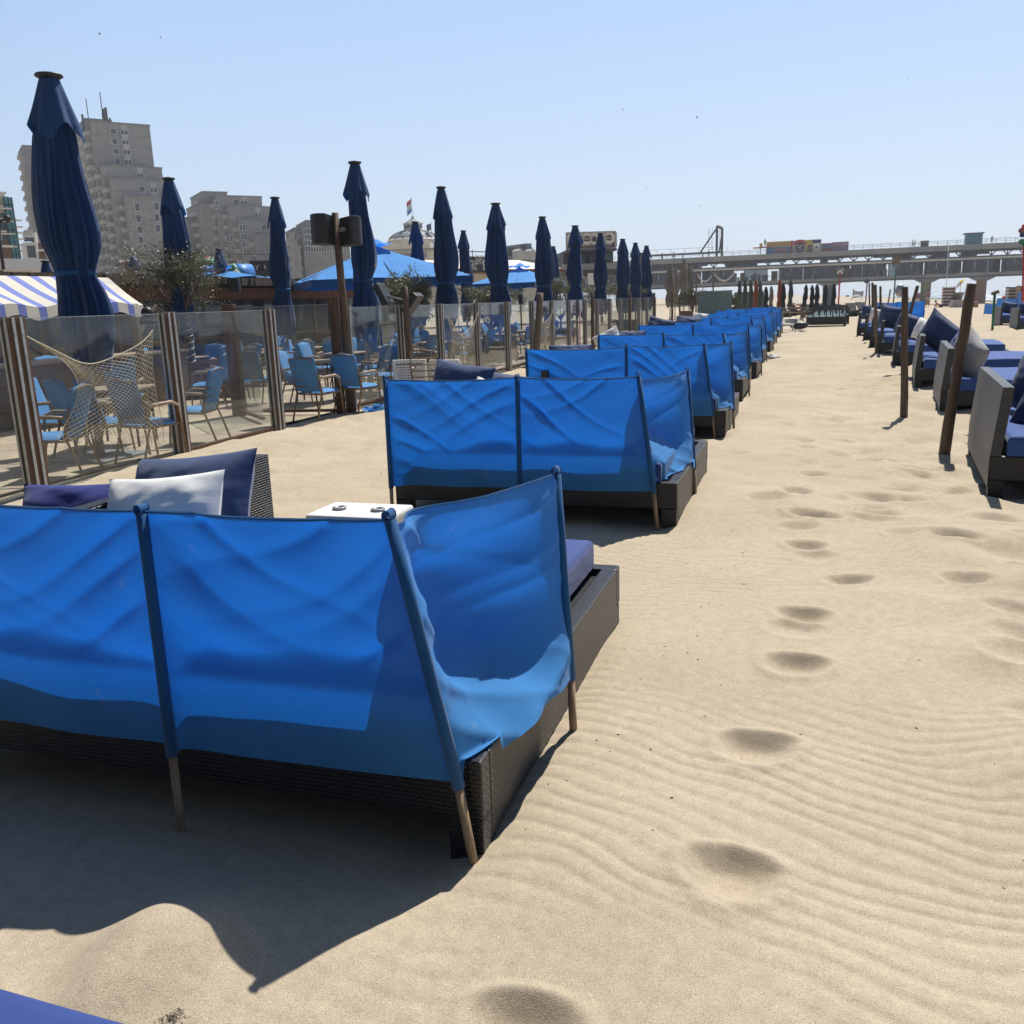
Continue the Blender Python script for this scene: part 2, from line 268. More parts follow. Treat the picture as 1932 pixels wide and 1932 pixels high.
# ------------------------------------------------------------------ mesh helpers
class MB:
    def __init__(s): s.v = []; s.f = []; s.mi = []; s.uv = []
    def add(s, vs, fs, mi=0, uvs=None):
        o = len(s.v); s.v.extend([tuple(map(float, p)) for p in vs])
        for k, f in enumerate(fs):
            s.f.append(tuple(o+i for i in f)); s.mi.append(mi)
            s.uv.append(uvs[k] if uvs else None)
        return s
    def box(s, x0, x1, y0, y1, z0, z1, mi=0, T=None, bev=0.0):
        vs = [(x, y, z) for z in (z0, z1) for y in (y0, y1) for x in (x0, x1)]
        fs = [(0, 2, 3, 1), (4, 5, 7, 6), (0, 1, 5, 4), (2, 6, 7, 3), (0, 4, 6, 2), (1, 3, 7, 5)]
        uv = []
        for k, f in enumerate(fs):
            ax = (0, 1) if k < 2 else ((0, 2) if k < 4 else (1, 2))
            uv.append([(vs[i][ax[0]], vs[i][ax[1]]) for i in f])
        if T is not None: vs = [T(p) for p in vs]
        return s.add(vs, fs, mi, uv)
    def tube(s, pts, rad, n=8, mi=0, cap=True):
        pts = [Vector(p) for p in pts]; k = len(pts); rad = rad if hasattr(rad, '__len__') else [rad]*k
        vs = []; fs = []; up = Vector((0.13, .27, .95)).normalized()
        pr = None
        for i, p in enumerate(pts):
            t = (pts[min(i+1, k-1)]-pts[max(i-1, 0)]).normalized()
            a = pr - t*pr.dot(t) if pr is not None else t.cross(up)
            if a.length < 1e-4: a = t.cross(Vector((1, 0, 0)))
            a.normalize(); pr = a; b_ = t.cross(a)
            for j in range(n):
                q = 2*math.pi*j/n; vs.append(p+(a*math.cos(q)+b_*math.sin(q))*rad[i])
        for i in range(k-1):
            for j in range(n):
                j2 = (j+1) % n; fs.append((i*n+j, i*n+j2, (i+1)*n+j2, (i+1)*n+j))
        if cap: fs.append(tuple(range(n-1, -1, -1))); fs.append(tuple((k-1)*n+j for j in range(n)))
        return s.add(vs, fs, mi)
    def lathe(s, prof, c=(0, 0, 0), n=16, mi=0):
        vs = []; fs = []
        for r_, z in prof:
            for j in range(n):
                q = 2*math.pi*j/n; vs.append((c[0]+r_*math.cos(q), c[1]+r_*math.sin(q), c[2]+z))
        k = len(prof)
        for i in range(k-1):
            for j in range(n):
                j2 = (j+1) % n; fs.append((i*n+j, i*n+j2, (i+1)*n+j2, (i+1)*n+j))
        fs.append(tuple(range(n-1, -1, -1))); fs.append(tuple((k-1)*n+j for j in range(n)))
        return s.add(vs, fs, mi)
    def grid(s, fn, nu, nv, mi=0, closed=False, uvs=1.0):
        vs = [fn(i/nu, j/nv) for j in range(nv+1) for i in range(nu+1)]; fs = []; uv = []
        for j in range(nv):
            for i in range(nu):
                a = j*(nu+1)+i; fs.append((a, a+1, a+nu+2, a+nu+1)); uv.append([(i/nu*uvs, j/nv*uvs), ((i+1)/nu*uvs, j/nv*uvs), ((i+1)/nu*uvs, (j+1)/nv*uvs), (i/nu*uvs, (j+1)/nv*uvs)])
        return s.add(vs, fs, mi, uv)
    def prism(s, poly, T, th, mi=0):               # poly in (u,z), T maps (u, depth, z) to a point
        n = len(poly); vs = [T((u, 0, z)) for u, z in poly]+[T((u, th, z)) for u, z in poly]
        fs = [tuple(range(n)), tuple(range(2*n-1, n-1, -1))]+[(i, n+i, n+(i+1) % n, (i+1) % n) for i in range(n)]
        return s.add(vs, fs, mi)
    def sphere(s, c, r_, n=10, k=6, mi=0, sc_=(1, 1, 1)):
        prof = [(max(1e-4, r_*math.sin(math.pi*i/k)), -r_*math.cos(math.pi*i/k)) for i in range(k+1)]
        vs = []; fs = []
        for rr, z in prof:
            for j in range(n):
                q = 2*math.pi*j/n; vs.append((c[0]+rr*math.cos(q)*sc_[0], c[1]+rr*math.sin(q)*sc_[1], c[2]+z*sc_[2]))
        for i in range(k):
            for j in range(n): fs.append((i*n+j, i*n+(j+1) % n, (i+1)*n+(j+1) % n, (i+1)*n+j))
        return s.add(vs, fs, mi)
    def mesh(s, name, mats, smooth=False):
        me = bpy.data.meshes.new(name); me.from_pydata(s.v, [], s.f)
        for m_ in mats: me.materials.append(m_)
        if len(mats) > 1: me.polygons.foreach_set('material_index', s.mi)
        if any(u is not None for u in s.uv):
            ul = me.uv_layers.new(name='UVMap'); dat = []
            for f, u in zip(s.f, s.uv):
                dat.extend([c for p in (u if u is not None else [(0, 0)]*len(f)) for c in p])
            ul.data.foreach_set('uv', dat)
        if smooth: me.polygons.foreach_set('use_smooth', [True]*len(me.polygons))
        me.update(); return me
    def build(s, name, mat, parent=None, smooth=False, world=False, bevel=0, label=None):
        mats = mat if isinstance(mat, (list, tuple)) else [mat]
        if world and parent is not None:
            r_ = parent
            while r_.parent: r_ = r_.parent
            L = r_.location; s.v = [(p[0]-L[0], p[1]-L[1], p[2]-L[2]) for p in s.v]
        o = bpy.data.objects.new(name, s.mesh(name, mats, smooth)); C.objects.link(o)
        if parent is not None: o.parent = parent
        if bevel:
            bm_ = o.modifiers.new('bevel', 'BEVEL'); bm_.width = bevel; bm_.segments = 2; bm_.limit_method = 'ANGLE'
        if label: o['label'] = label
        return o
def tag(o, label, cat=None, group=None, kind=None):
    o['label'] = label
    if cat: o['category'] = cat
    if group: o['group'] = group
    if kind: o['kind'] = kind
    return o
def thing(name, label, cat, loc=(0, 0, 0), rz=0, group=None):
    o = bpy.data.objects.new(name, None); C.objects.link(o); o.location = tuple(map(float, loc)); o.rotation_euler = (0, 0, rz)
    o.empty_display_size = .2
    return tag(o, label, cat, group)
def copy_tree(o, parent=None, label=None, loc=None, rz=None, scale=None):
    c = o.copy(); C.objects.link(c)
    if parent is not None: c.parent = parent
    if label: c['label'] = label
    if loc is not None: c.location = tuple(map(float, loc))
    if rz is not None: c.rotation_euler = (0, 0, rz)
    if scale: c.scale = (scale,)*3 if not hasattr(scale, '__len__') else scale
    for ch in list(o.children): copy_tree(ch, c)
    return c
ORD = ['first', 'second', 'third', 'fourth', 'fifth', 'sixth', 'seventh', 'eighth', 'ninth', 'tenth', 'eleventh', 'twelfth', 'thirteenth', 'fourteenth', 'fifteenth', 'sixteenth']
def sm(a, b_, x):
    t = np.clip((x-a)/(b_-a), 0, 1); return t*t*(3-2*t)
# value noise
_rs = np.random.RandomState(3); _tab = _rs.rand(256, 256)
def vn(x, y, seed=0):
    x = np.asarray(x, float)+seed*17.3; y = np.asarray(y, float)+seed*9.7
    xi = np.floor(x).astype(int); yi = np.floor(y).astype(int); fx = x-xi; fy = y-yi
    fx = fx*fx*(3-2*fx); fy = fy*fy*(3-2*fy)
    g = lambda a, b_: _tab[a & 255, b_ & 255]
    return (g(xi, yi)*(1-fx)+g(xi+1, yi)*fx)*(1-fy)+(g(xi, yi+1)*(1-fx)+g(xi+1, yi+1)*fx)*fy
def vn1(x, seed=0): return vn(x, np.zeros_like(np.asarray(x, float))+.5, seed)

# ------------------------------------------------------------------ the ground
def base_h(x, y):
    h = -1.9*sm(60, 260, y)*1.0
    h = np.where(x > 4, h-0.012*np.clip(x-12, 0, 80), h)
    h = np.where(x < -20, np.maximum(h, -.1), h)
    return h
FOOT = [(1520, 845), (1535, 895), (1505, 930), (1515, 967), (1520, 1020), (1603, 1088), (1515, 1160), (1505, 1262), (1430, 1408), (1385, 1640), (990, 1925), (1480, 800), (1500, 768), (1530, 745), (1500, 1190), (1540, 1040)]
FP = [(*atz(*p)[:2], 1.0 if i < 12 else .45) for i, p in enumerate(FOOT)]
BEDS = [2.335, 6.66, 11.15, 15.4, 19.4, 23.8, 28.0, 32.3, 36.7, 41.0]
_r2 = random.Random(12); STEPS = []
for _ in range(330):
    y_ = 3.0+_r2.random()**1.4*22; x_ = _r2.uniform(.25, 5.2) if _r2.random() < .78 else _r2.uniform(-.4, 1.2)
    if x_ < 1.0+.25*math.sin(y_) and y_ < 6.5: continue
    STEPS.append((x_, y_, _r2.uniform(.09, .15), _r2.uniform(.055, .09), _r2.uniform(-.9, .9), _r2.uniform(.025, .055)))
for _ in range(26): STEPS.append((_r2.uniform(-6.5, -3.6), _r2.uniform(5, 16), .14, .09, _r2.uniform(-1, 1), _r2.uniform(.01, .03)))
def height(x, y):
    x = np.array(x, float); y = np.array(y, float); h = base_h(x, y)
    d = np.hypot(x, y); near = 1-sm(18, 60, d)
    mid = sm(5.5, 9, y)*(1-sm(30, 55, d)); h = h+mid*((vn(x*3.2, y*3.0, 31)-.5)*.030+(vn(x*6.5, y*5.5, 32)-.5)*.014-.03*np.clip(vn(x*4.1, y*3.6, 33)-.68, 0, 1)*3)
    h = h+(vn(x*.55, y*.55, 1)-.5)*.105*near
    h = h+(vn(x*1.7, y*1.9, 2)-.5)*.032*near
    tr = sm(.2, 1.4, x+(vn(x*.8, y*.5, 9)-.5)*1.2)*sm(2.6, 4.6, y)*near + .5*sm(9, 13, y)*near*sm(-1.5, -.4, x)   # trampled sand
    tr = np.clip(tr, 0, 1)
    h = h+tr*((vn(x*2.2, y*2.6, 4)-.5)*.05+(vn(x*4.6+3, y*5.5, 5)-.5)*.022)
    h = h+sm(.3, 1.3, x)*near*((vn(x*1.15, y*1.35, 41)-.5)*.12+(vn(x*2.6, y*3.0, 42)-.5)*.045+sm(2.6, 4.2, y)*(vn(x*5.2, y*6.2, 43)-.5)*.020)
    # wind ripples
    wx = (vn(x*.7, y*.7, 6)-.5)*.55+(vn(x*2.1, y*2.1, 7)-.5)*.22
    ph = (y*1.0+x*.16+wx-.045*(x+.6)**2*sm(-.5, 2, x))/.088
    ph = ph+(vn(x*4, y*5, 12)-.5)*.9
    s_ = np.sin(2*math.pi*ph); rip = (s_+.28*np.sin(4*math.pi*ph+1.2))
    amp = .0036*(.04+1.0*sm(.35, .8, vn(x*1.1, y*1.3, 8)))*(1-.75*tr)*(1-sm(7, 15, d))
    shel = 1-.85*sm(-.7, -1.15, x)*sm(.4, 1.1, y)*(1-sm(2.6, 3.2, y))    # sheltered hollow below the first windbreak
    fq = np.ones_like(x)
    for fx, fy, k in FP: fq = fq*(1-.85*np.exp(-(((x-fx)/.16)**2+((y-fy)/.13)**2)))
    h = h+rip*amp*.62*shel*fq
    for fx, fy, ax, ay, rt, k in STEPS:
        m_ = (np.abs(x-fx) < .75) & (np.abs(y-fy) < .75)
        if not m_.any(): continue
        dx, dy = x[m_]-fx, y[m_]-fy; u = dx*math.cos(rt)+dy*math.sin(rt); v = -dx*math.sin(rt)+dy*math.cos(rt)
        q = (u/ax)**2+(v/ay)**2
        h[m_] += -k*np.exp(-(q*.8)**1.3)+k*.22*np.exp(-((np.sqrt(q)-1.7)/.42)**2)
    for fx, fy, k in FP:
        dy_ = y-fy; dx_ = x-fx+.25*dy_*((fx*37) % 1-.5)*2; q = (dx_/.092)**2+(dy_/np.where(dy_ > 0, .058, .105))**2
        h = h-k*.055*np.exp(-(q*.75)**1.5)+k*.012*np.exp(-((np.sqrt(q)-1.75)/.38)**2)*(1+.6*(vn(x*9, y*9, 20)-.5))
    h = h+(.145*np.exp(-((x+1.56)/.19)**2-((y-1.62)/.25)**2)+.05*np.exp(-((x+1.75)/.3)**2-((y-1.25)/.2)**2))*(1+.3*(vn(x*6, y*6, 15)-.5))
    for i, y0 in enumerate(BEDS):                   # hollows scoured below the beds and drifts beside them
        inx = sm(-3.5, -3.1, x)*(1-sm(-1.15, -.75, x)); iny = sm(y0-.55, y0+.1, y)*(1-sm(y0+2.0, y0+2.5, y))
        h = h-(.085 if i == 0 else .055)*inx*iny
        h = h+.035*np.exp(-((x+.55)/.30)**2-((y-y0-.1)/.5)**2)
    h = h+(1-sm(-6.9, -5.2, x))*.035*sm(3, 8, y)*(1-sm(45, 60, y))
    h = np.where((x < -7.05) & (x > -60), np.minimum(h, .05-.12*sm(-7.05, -7.6, x)), h)
    return h
def HZ(x, y): return float(height(np.array([x]), np.array([y]))[0])
def build_ground():
    dep = np.concatenate([np.linspace(72, 45, 40, endpoint=False), np.linspace(45, 6, 640, endpoint=False), np.linspace(6, 1.2, 150, endpoint=False)])
    rad = EYE/np.tan(np.radians(dep)); rad = np.concatenate([[.15, .3], rad, np.geomspace(rad[-1]*1.03, 2400, 50)])
    a0 = np.degrees(PSI)
    ang = np.concatenate([np.linspace(-180, -a0-44, 40, endpoint=False), np.linspace(-a0-44, -a0+44, 900, endpoint=False), np.linspace(-a0+44, 180, 70, endpoint=False)])
    A, Rr = np.meshgrid(np.radians(ang), rad)
    X = Rr*np.sin(A); Y = Rr*np.cos(A); Z = height(X, Y)
    na, nr = len(ang), len(rad)
    co = np.stack([X, Y, Z], -1).reshape(-1, 3); co = np.vstack([co, [[0, 0, HZ(0, 0)]]])
    i = np.arange(nr-1)[:, None]*na; j = np.arange(na)[None, :]; j2 = (j+1) % na
    q = np.stack([i+j, i+na+j, i+na+j2, i+j2], -1).reshape(-1, 4)[:, ::-1]
    c = nr*na; tri = np.array([(c, (k+1) % na, k) for k in range(na)])[:, ::1]
    me = bpy.data.meshes.new('sand_beach'); nq, n3 = len(q), len(tri)
    me.vertices.add(len(co)); me.vertices.foreach_set('co', co.ravel())
    me.loops.add(nq*4+n3*3); me.loops.foreach_set('vertex_index', np.concatenate([q.ravel(), tri.ravel()]))
    me.polygons.add(nq+n3); me.polygons.foreach_set('loop_start', np.concatenate([np.arange(nq)*4, nq*4+np.arange(n3)*3]))
    me.polygons.foreach_set('use_smooth', [True]*(nq+n3))
    me.update(calc_edges=True); me.validate(); me.materials.append(M['sand'])
    if me.polygons[10].normal.z < 0: me.flip_normals()
    o = bpy.data.objects.new('beach_sand', me); C.objects.link(o); tag(o, 'rippled pale beach sand with a line of footprints', kind='structure')
build_ground()
mb = MB(); mb.grid(lambda u, v: (-60+u*52.6, 3+v*62, .012), 4, 4)
o = mb.build('terrace_paving', M['paving']); tag(o, 'sandy brick paving of the beach terrace', kind='structure')
# sea: shoreline runs almost along the rows, to the right of the beach
mb = MB(); ys = [-400, 100, 240, 600, 1200, 2600]
sh = lambda y: 46-.030*(y-240) if y < 1400 else 11.2-(y-1400)*.12
for a, b_ in zip(ys[:-1], ys[1:]): mb.add([(sh(a), a, -2.05), (2600, a, -2.05), (2600, b_, -2.05), (sh(b_), b_, -2.05)], [(0, 1, 2, 3)])
o = mb.build('sea', M['sea']); tag(o, 'bright choppy sea with white surf beyond the pier', kind='structure')
# wet shore cut so that the sea shows above the far sand
for v in bpy.data.objects['beach_sand'].data.vertices:
    if v.co.y > 60 and v.co.x > sh(v.co.y)-6: v.co.z = min(v.co.z, -2.05-.35*min(1, max(0, (v.co.x-sh(v.co.y))/8))+.4*max(0, min(1, (sh(v.co.y)-v.co.x)/6)))

# ------------------------------------------------------------------ daybeds and windbreaks
def make_daybed(label, cat='daybed', mats=('wicker', 'wicker', 'mattress'), back=True, bh=.80, bext=0, loc=(0, 0, 0), rz=0, W=2.3, Dp=2.12, group=None):
    t = thing('wicker_daybed', label, cat, loc, rz, group); w2 = W/2
    f, bk, ma = mats
    mb = MB(); z0, z1 = .10, .30
    mb.box(-w2, w2, 0, .08, z0, z1); mb.box(-w2, w2, Dp-.08, Dp, z0, z1); mb.box(-w2, -w2+.08, .08, Dp-.08, z0, z1); mb.box(w2-.08, w2, .08, Dp-.08, .0, z1)
    mb.box(-w2+.08, w2-.08, .08, Dp-.08, .22, .262)
    mb.build('frame', M[f], t, bevel=.008)
    for a in (-1, 1):
        for b_ in (0, 1):
            x = a*(w2-.06); y = .06 if b_ == 0 else Dp-.06
            MB().box(x-.057, x+.057, y-.057, y+.057, -.12, .098).build('leg', M[f], t, bevel=.005)
    if back:
        mb = MB(); lean = lambda q: (q[0]-.0+(q[2]-.3)*(.10 if bh > .8 else 0), q[1], q[2])
        mb.box(-w2-.004, -w2+.078, -.004, Dp+.004+bext, .302, bh, T=lean); mb.box(-w2-.004, -w2-.0005, -.004, Dp+.004, .04, .3015)
        mb.build('backrest', M[bk], t, bevel=.01)
    x0 = -w2+(.12 if back else .05); x1 = w2-.122
    mb = MB()
    def top(u, v):
        uu, vv_ = .5-.5*math.cos(math.pi*u), .5-.5*math.cos(math.pi*v)
        e = min(1, min(uu, 1-uu, vv_, 1-vv_)*55); r_ = (1-(1-e)**2)**.5
        x = x0+(x1-x0)*uu; y = .006+(Dp-.07)*vv_
        return (x, y, .415+.045*r_+.008*math.sin(x*5+y*3)*r_*1.0)
    us = 40
    mb.grid(top, us, us); mb.box(x0, x1, .006, Dp-.064, .304, .4149)
    mb.build('mattress', M[ma], t, smooth=False)
    for o_ in t.children:
        if o_.name.startswith('mattress'):
            for p in o_.data.polygons[:us*us]: p.use_smooth = True
    return t
def fabric_panel(mb, A, B, zb, zt, sag, bill, seed, dirn, nu=64, nv=56, sagb=.0, ylim=None, xlim=None):
    A0, A1, B0, B1 = [np.array(q, float) for q in (*A, *B)]
    L = np.linalg.norm(A0-B0); nrm = np.array(dirn, float)
    rr = random.Random(seed)
    k = [(rr.uniform(4, 9), rr.uniform(.35, 1.1)*rr.choice([1, 1, -1]), rr.uniform(0, 6)) for _ in range(4)]
    def at(P0, P1, z): return P0+(P1-P0)*((z-P0[2])/(P1[2]-P0[2]))
    def fn(u, v):
        z = zb+(zt-zb)*v
        pa, pb = at(A0, A1, z), at(B0, B1, z); p = pa+(pb-pa)*u
        s_ = math.sin(math.pi*u)
        p[2] -= sag*4*u*(1-u)*v**2.0; p[2] += sagb*4*u*(1-u)*(1-v)**2
        d = bill[0]*(.45+1.0*float(vn1(u*3.1+seed, seed+5)))*s_**.7*(math.exp(-(max(0, v-.22)/.20)**2))+bill[1]*s_*math.sin(math.pi*min(1, v*1.05))
        da, db = u*L, (1-u)*L; vv = v*(zt-zb)
        for s2, dd, sd in ((1, da, 0), (-1, db, 31)):          # folds fanning out of each pole
            sd_ = (1, .75)[sd > 0]
            fan = vv+dd*(.62 if sd == 0 else .40)+.05*math.sin(dd*5+seed)
            f1 = abs(2*float(vn1(fan*6.5+seed*1.7, seed+sd))-1); f2 = abs(2*float(vn1(fan*26, seed+sd+3))-1)
            d += (.066*(1-f1)**3.0*min(1, dd*6)*math.exp(-dd/.48)+(.010 if xlim is None else .004)*(1-f2)**1.5*min(1, dd*25)*math.exp(-dd/.12))*sd_
        d += .024*(float(vn(u*L*1.6+v*.8, vv*2.2-u*L*.9, seed+7))-.5)*min(1, s_*3)+.008*(float(vn(u*L*3+v*2, vv*7-u*L*3.0, seed+8))-.5)*min(1, s_*3)
        if v > .97: d *= .6
        q = p+nrm*d
        if ylim is not None:                                     # pressed against the bed frame and mattress
            e_ = q[1]-(ylim-.03*float(vn1(u*3.4+v*.8+seed*2.3, seed+9))+.55*max(0, z-.50))
            if e_ > -.02: q[1] -= (e_+.02)-.02*(1-math.exp(-(e_+.02)/.02))
        if xlim is not None:                                     # the end panel rests on the frame's rim
            D_ = .27*float(sm(-.05, .42, u)-sm(-.05, .42, 0))*float(sm(0, .48, v))*(1-.97*float(sm(.5, 1, u)))*(1-.85*float(sm(.66, 1, v))*(.25+.75*float(sm(.15, .6, u))))
            q[0] -= D_; q[0] += .008*math.sin(u*17+v*4)*(1-v)**3*s_
            q[0] = max(q[0], (xlim-.105-1.0*max(0, q[2]-.44))*float(sm(0, .14, u))+min(pa[0], xlim-.105)*(1-float(sm(0, .14, u))))
            if u > .02 and q[0] < xlim+.012: q[2] = max(q[2], .312)
        return q
    return mb.grid(fn, nu, nv)
def make_windbreak(label, poles, seed, sag=(.02, .035, .015), lowres=False, group=None, zb=.238, billr=-.0, ylim=None, xlim=None):
    x, y = poles[2][0][:2]; g0 = HZ(x, y)
    t = thing('windbreak', label, 'windbreak', (x, y, g0), 0, group)
    P = []
    for (bx, by), (tx, ty, tz) in poles: P.append((np.array([bx, by, HZ(bx, by)]), np.array([tx, ty, tz])))
    nn = (26, 22) if lowres else (84, 64)
    for i in range(3):
        A, B = P[i], P[i+1]
        mb = MB(); dr = (0, 1, 0) if i < 2 else (1, 0.15, 0)
        bl = (.15, .02) if i < 2 else (.02, billr)
        fabric_panel(mb, A, B, zb, min(A[1][2], B[1][2])-.014, sag[i], bl, seed*5+i, dr, *nn, sagb=-.01 if i < 2 else .03, ylim=ylim if i < 2 else None, xlim=xlim if i == 2 else None)
        o = mb.build('fabric_panel', M['blue'], t, smooth=True, world=True)
        hem = MB()
        nu = nn[0]; top = mb.v[-(nu+1):]
        hem.tube(top, .0045, 5); h_ = hem.build('hem', M['sleeve'], o)
    for b_, tp in P:
        d = tp-b_
        ax = lambda z: b_+d*((z-b_[2])/(tp[2]-b_[2]))
        lo = b_-np.array([0, 0, .12])-d*0.03
        pl = MB().tube([lo, ax(zb-.01+.0)], .0155, 8).build('pole', M['pole'], t, smooth=True, world=True)
        sl_ = MB().tube([ax(zb-.01), ax(zb+.3), ax(tp[2]-.3), ax(tp[2]-.02)], [.0205, .019, .019, .0185], 10).build('pole_sleeve', M['sleeve'], t, smooth=True, world=True)
        if not lowres:
            c = ax(tp[2]-.005); rg = [(c[0]+.013*math.cos(q), c[1]-.02, c[2]+.016*math.sin(q)) for q in np.linspace(0, 2*math.pi, 13)]
            rg2 = [(a_, b2+.04, c2) for a_, b2, c2 in rg]
            lp = MB(); vs = rg+rg2; lp.add(vs, [(i, i+1, 14+i, 13+i) for i in range(12)]); lp.tube(rg, .002, 5); lp.tube(rg2, .002, 5)
            lp.build('loop', M['sleeve'], sl_, smooth=True, world=True)
    return t
place = ['closest to the camera, cut by the left edge', 'with a small dark hole, around the second daybed', 'around the third daybed', 'around the fourth daybed', 'around the fifth daybed',
         'around the sixth daybed', 'around the seventh daybed', 'around the eighth daybed', 'around the ninth daybed', 'around the last daybed of the row']
p2b = atz(345, 1580, -.075); p2t = atY(266, 957, 2.26)
TOPS = {0: [((-3.2, 2.28), (-3.2, 2.28, 1.08)), ((p2b[0], p2b[1]), tuple(p2t)), ((-.91, 2.30), (-1.13, 2.29, 1.075)), ((-.82, 3.16), (-.87, 3.16, 1.05))],
        1: [((-3.17, 6.50), (-3.16, 6.50, 1.12)), ((-2.12, 6.62), (-2.11, 6.62, 1.11)), ((-1.03, 6.62), (-1.18, 6.60, 1.12)), ((-.88, 7.68), (-.96, 7.67, 1.07))],
        2: [((-3.42, 11.2), (-3.44, 11.2, 1.08)), ((-2.15, 11.2), (-2.15, 11.2, 1.10)), ((-1.05, 11.15), (-1.20, 11.15, 1.10)), ((-.88, 11.8), (-.94, 11.8, 1.10))]}
for k, y0 in enumerate(BEDS):
    gz = HZ(-2, y0+1)*.5
    xo = [0, 0, -.03, -.12, -.12, -.2, -.2, -.25, -.25, -.3][k]
    b_ = make_daybed(f'dark wicker daybed, {ORD[k]} from the camera behind the left blue windbreaks' if k < 9 else 'dark wicker daybed at the far end of the left row', loc=(-2.05+xo, y0, 0), group='daybeds behind the blue windbreaks', Dp=2.14, bext=.26 if k == 0 else 0)
    if k in TOPS: pl = TOPS[k]
    else:
        j = lambda s_: rnd.uniform(-s_, s_)
        pl = [((-3.3+xo, y0-.1), (-3.25+xo+j(.08), y0-.1+j(.06), 1.08+j(.05))), ((-2.15+xo, y0-.12), (-2.15+xo+j(.05), y0-.12+j(.05), 1.1+j(.05))),
              ((-1.0+xo, y0-.06), (-1.16+xo+j(.08), y0-.06+j(.05), 1.1+j(.05))), ((-.84+xo, y0+.85), (-.92+xo+j(.05), y0+.85, 1.1+j(.05)))]
    make_windbreak(f'{"faded " if k == 0 else ""}blue canvas windbreak on poles, {place[k]}', pl, k+1, lowres=k > 3, group='blue windbreaks in the left row', ylim=y0-.010, xlim=-.9+xo, sag=(.02, .02, .02) if k else (.006, .010, .012))
# the daybed of which only a mattress corner shows, bottom left
make_daybed('blue mattress corner of a daybed cut off by the lower left edge of the photo', loc=(-1.98, -.985, 0), mats=('wicker', 'wicker', 'mattress'), group='daybeds behind the blue windbreaks')

def pillow(label, mat, wd, ht, th, loc, rot, seed, cat='pillow', name='pillow', group='pillows on the daybeds'):
    def side(sg):
        def fn(u, v):
            a, b_ = 2*u-1, 2*v-1
            x = wd/2*a*(1-.06*(1-abs(b_)**1.6)*abs(a)**3); z = ht/2*b_*(1-.085*(1-abs(a)**1.6)*abs(b_)**3)
            q = max(0, (1-abs(a)**2.6))*max(0, (1-abs(b_)**2.6)); t_ = th/2*q**.55
            wr = (float(vn(a*2.2+b_, b_*2.2, seed))-.5)*.05*min(1, q*3)+(float(vn(a*5-b_*3, b_*4+a*2, seed+2))-.5)*.022*min(1, q*4)
            return (x, sg*(t_)+wr*.5, z+wr*.2)
        return fn
    n_ = 30
    mb = MB(); mb.grid(side(-1), n_, n_); mb.grid(side(1), n_, n_)
    me_o = mb.build(name, M[mat], smooth=True)
    me_o.location = tuple(map(float, loc)); me_o.rotation_euler = tuple(R(a) for a in rot)
    return tag(me_o, label, cat, group)
# pillows of the first daybed
pillow('large faded navy pillow leaning on the backrest behind the white pillow', 'navy', .76, .52, .24, (-2.88, 3.66, .735), (-24, -6, -4), 1)
pillow('white pillow in front of the big navy pillow on the first daybed', 'white', .62, .44, .22, (-2.80, 3.35, .73), (-25, -5, 4), 2)
pillow('deep royal blue pillow left of the white pillow', 'royal', .80, .42, .22, (-3.36, 3.5, .66), (-25, -2, 8), 3)
# second daybed
pillow('dark navy pillow standing on the second daybed at the left', 'navy', .62, .46, .20, (-3.10+.1, 7.7, .92), (-20, 8, -10), 4)
pillow('navy pillow lying beside the dark one on the second daybed', 'navy', .62, .42, .18, (-2.62, 7.75, .86), (-35, 10, 10), 5)
pillow('white pillow peeping over the second windbreak', 'white', .5, .34, .16, (-2.52, 7.3, .83), (-30, 18, 0), 6)
pillow('faded navy pillow just showing over the third windbreak', 'navy', .6, .36, .18, (-3.15, 12.3, .90), (-30, 0, 10), 7)
pillow('white pillow on the fourth daybed beside a faded blue one', 'white', .5, .34, .16, (-3.55, 16.7, .93), (-20, -25, 10), 8)
pillow('faded blue pillow beside the white one on the fourth daybed', 'navy', .6, .4, .2, (-3.15, 16.7, .90), (-30, 0, -10), 9)
pillow('upright navy pillow on the fifth daybed', 'navy', .6, .5, .2, (-3.2, 20.6, .98), (-25, 15, 0), 10)
pillow('navy pillow heaped on the sixth daybed', 'navy', .7, .4, .25, (-3.15, 25.2, .96), (-40, 8, 0), 11)
pillow('white pillow on the seventh daybed near the fence posts', 'white', .5, .35, .2, (-3.3, 29.3, .98), (-30, 8, 0), 12)
# white side table with cup holders
def side_table(label, loc, group=None):
    t = thing('side_table', label, 'table', loc)
    mb = MB(); mb.box(-.30, .30, -.20, .20, .31, .36); mb.box(-.27, .27, -.17, .17, .27, .308); mb.build('table_top', M['whitepl'], t, bevel=.02)
    for sx in (-1, 1):
        for sy in (-1, 1): MB().tube([(sx*.25, sy*.15, -.05), (sx*.24, sy*.14, .268)], [.022, .028], 8).build('leg', M['whitepl'], t, smooth=True)
    for sx in (-.14, .14):
        mb = MB(); mb.lathe([(.03, .361), (.045, .361), (.048, .372), (.042, .378), (.032, .378), (.030, .363)], (sx, -.02, 0), 20); mb.build('cup_holder', M['steel'], t, smooth=True)
    return t
side_table('low white plastic side table with round cup holders behind the first windbreak', (-2.78, 5.22, HZ(-2.6, 5.1)-.01))
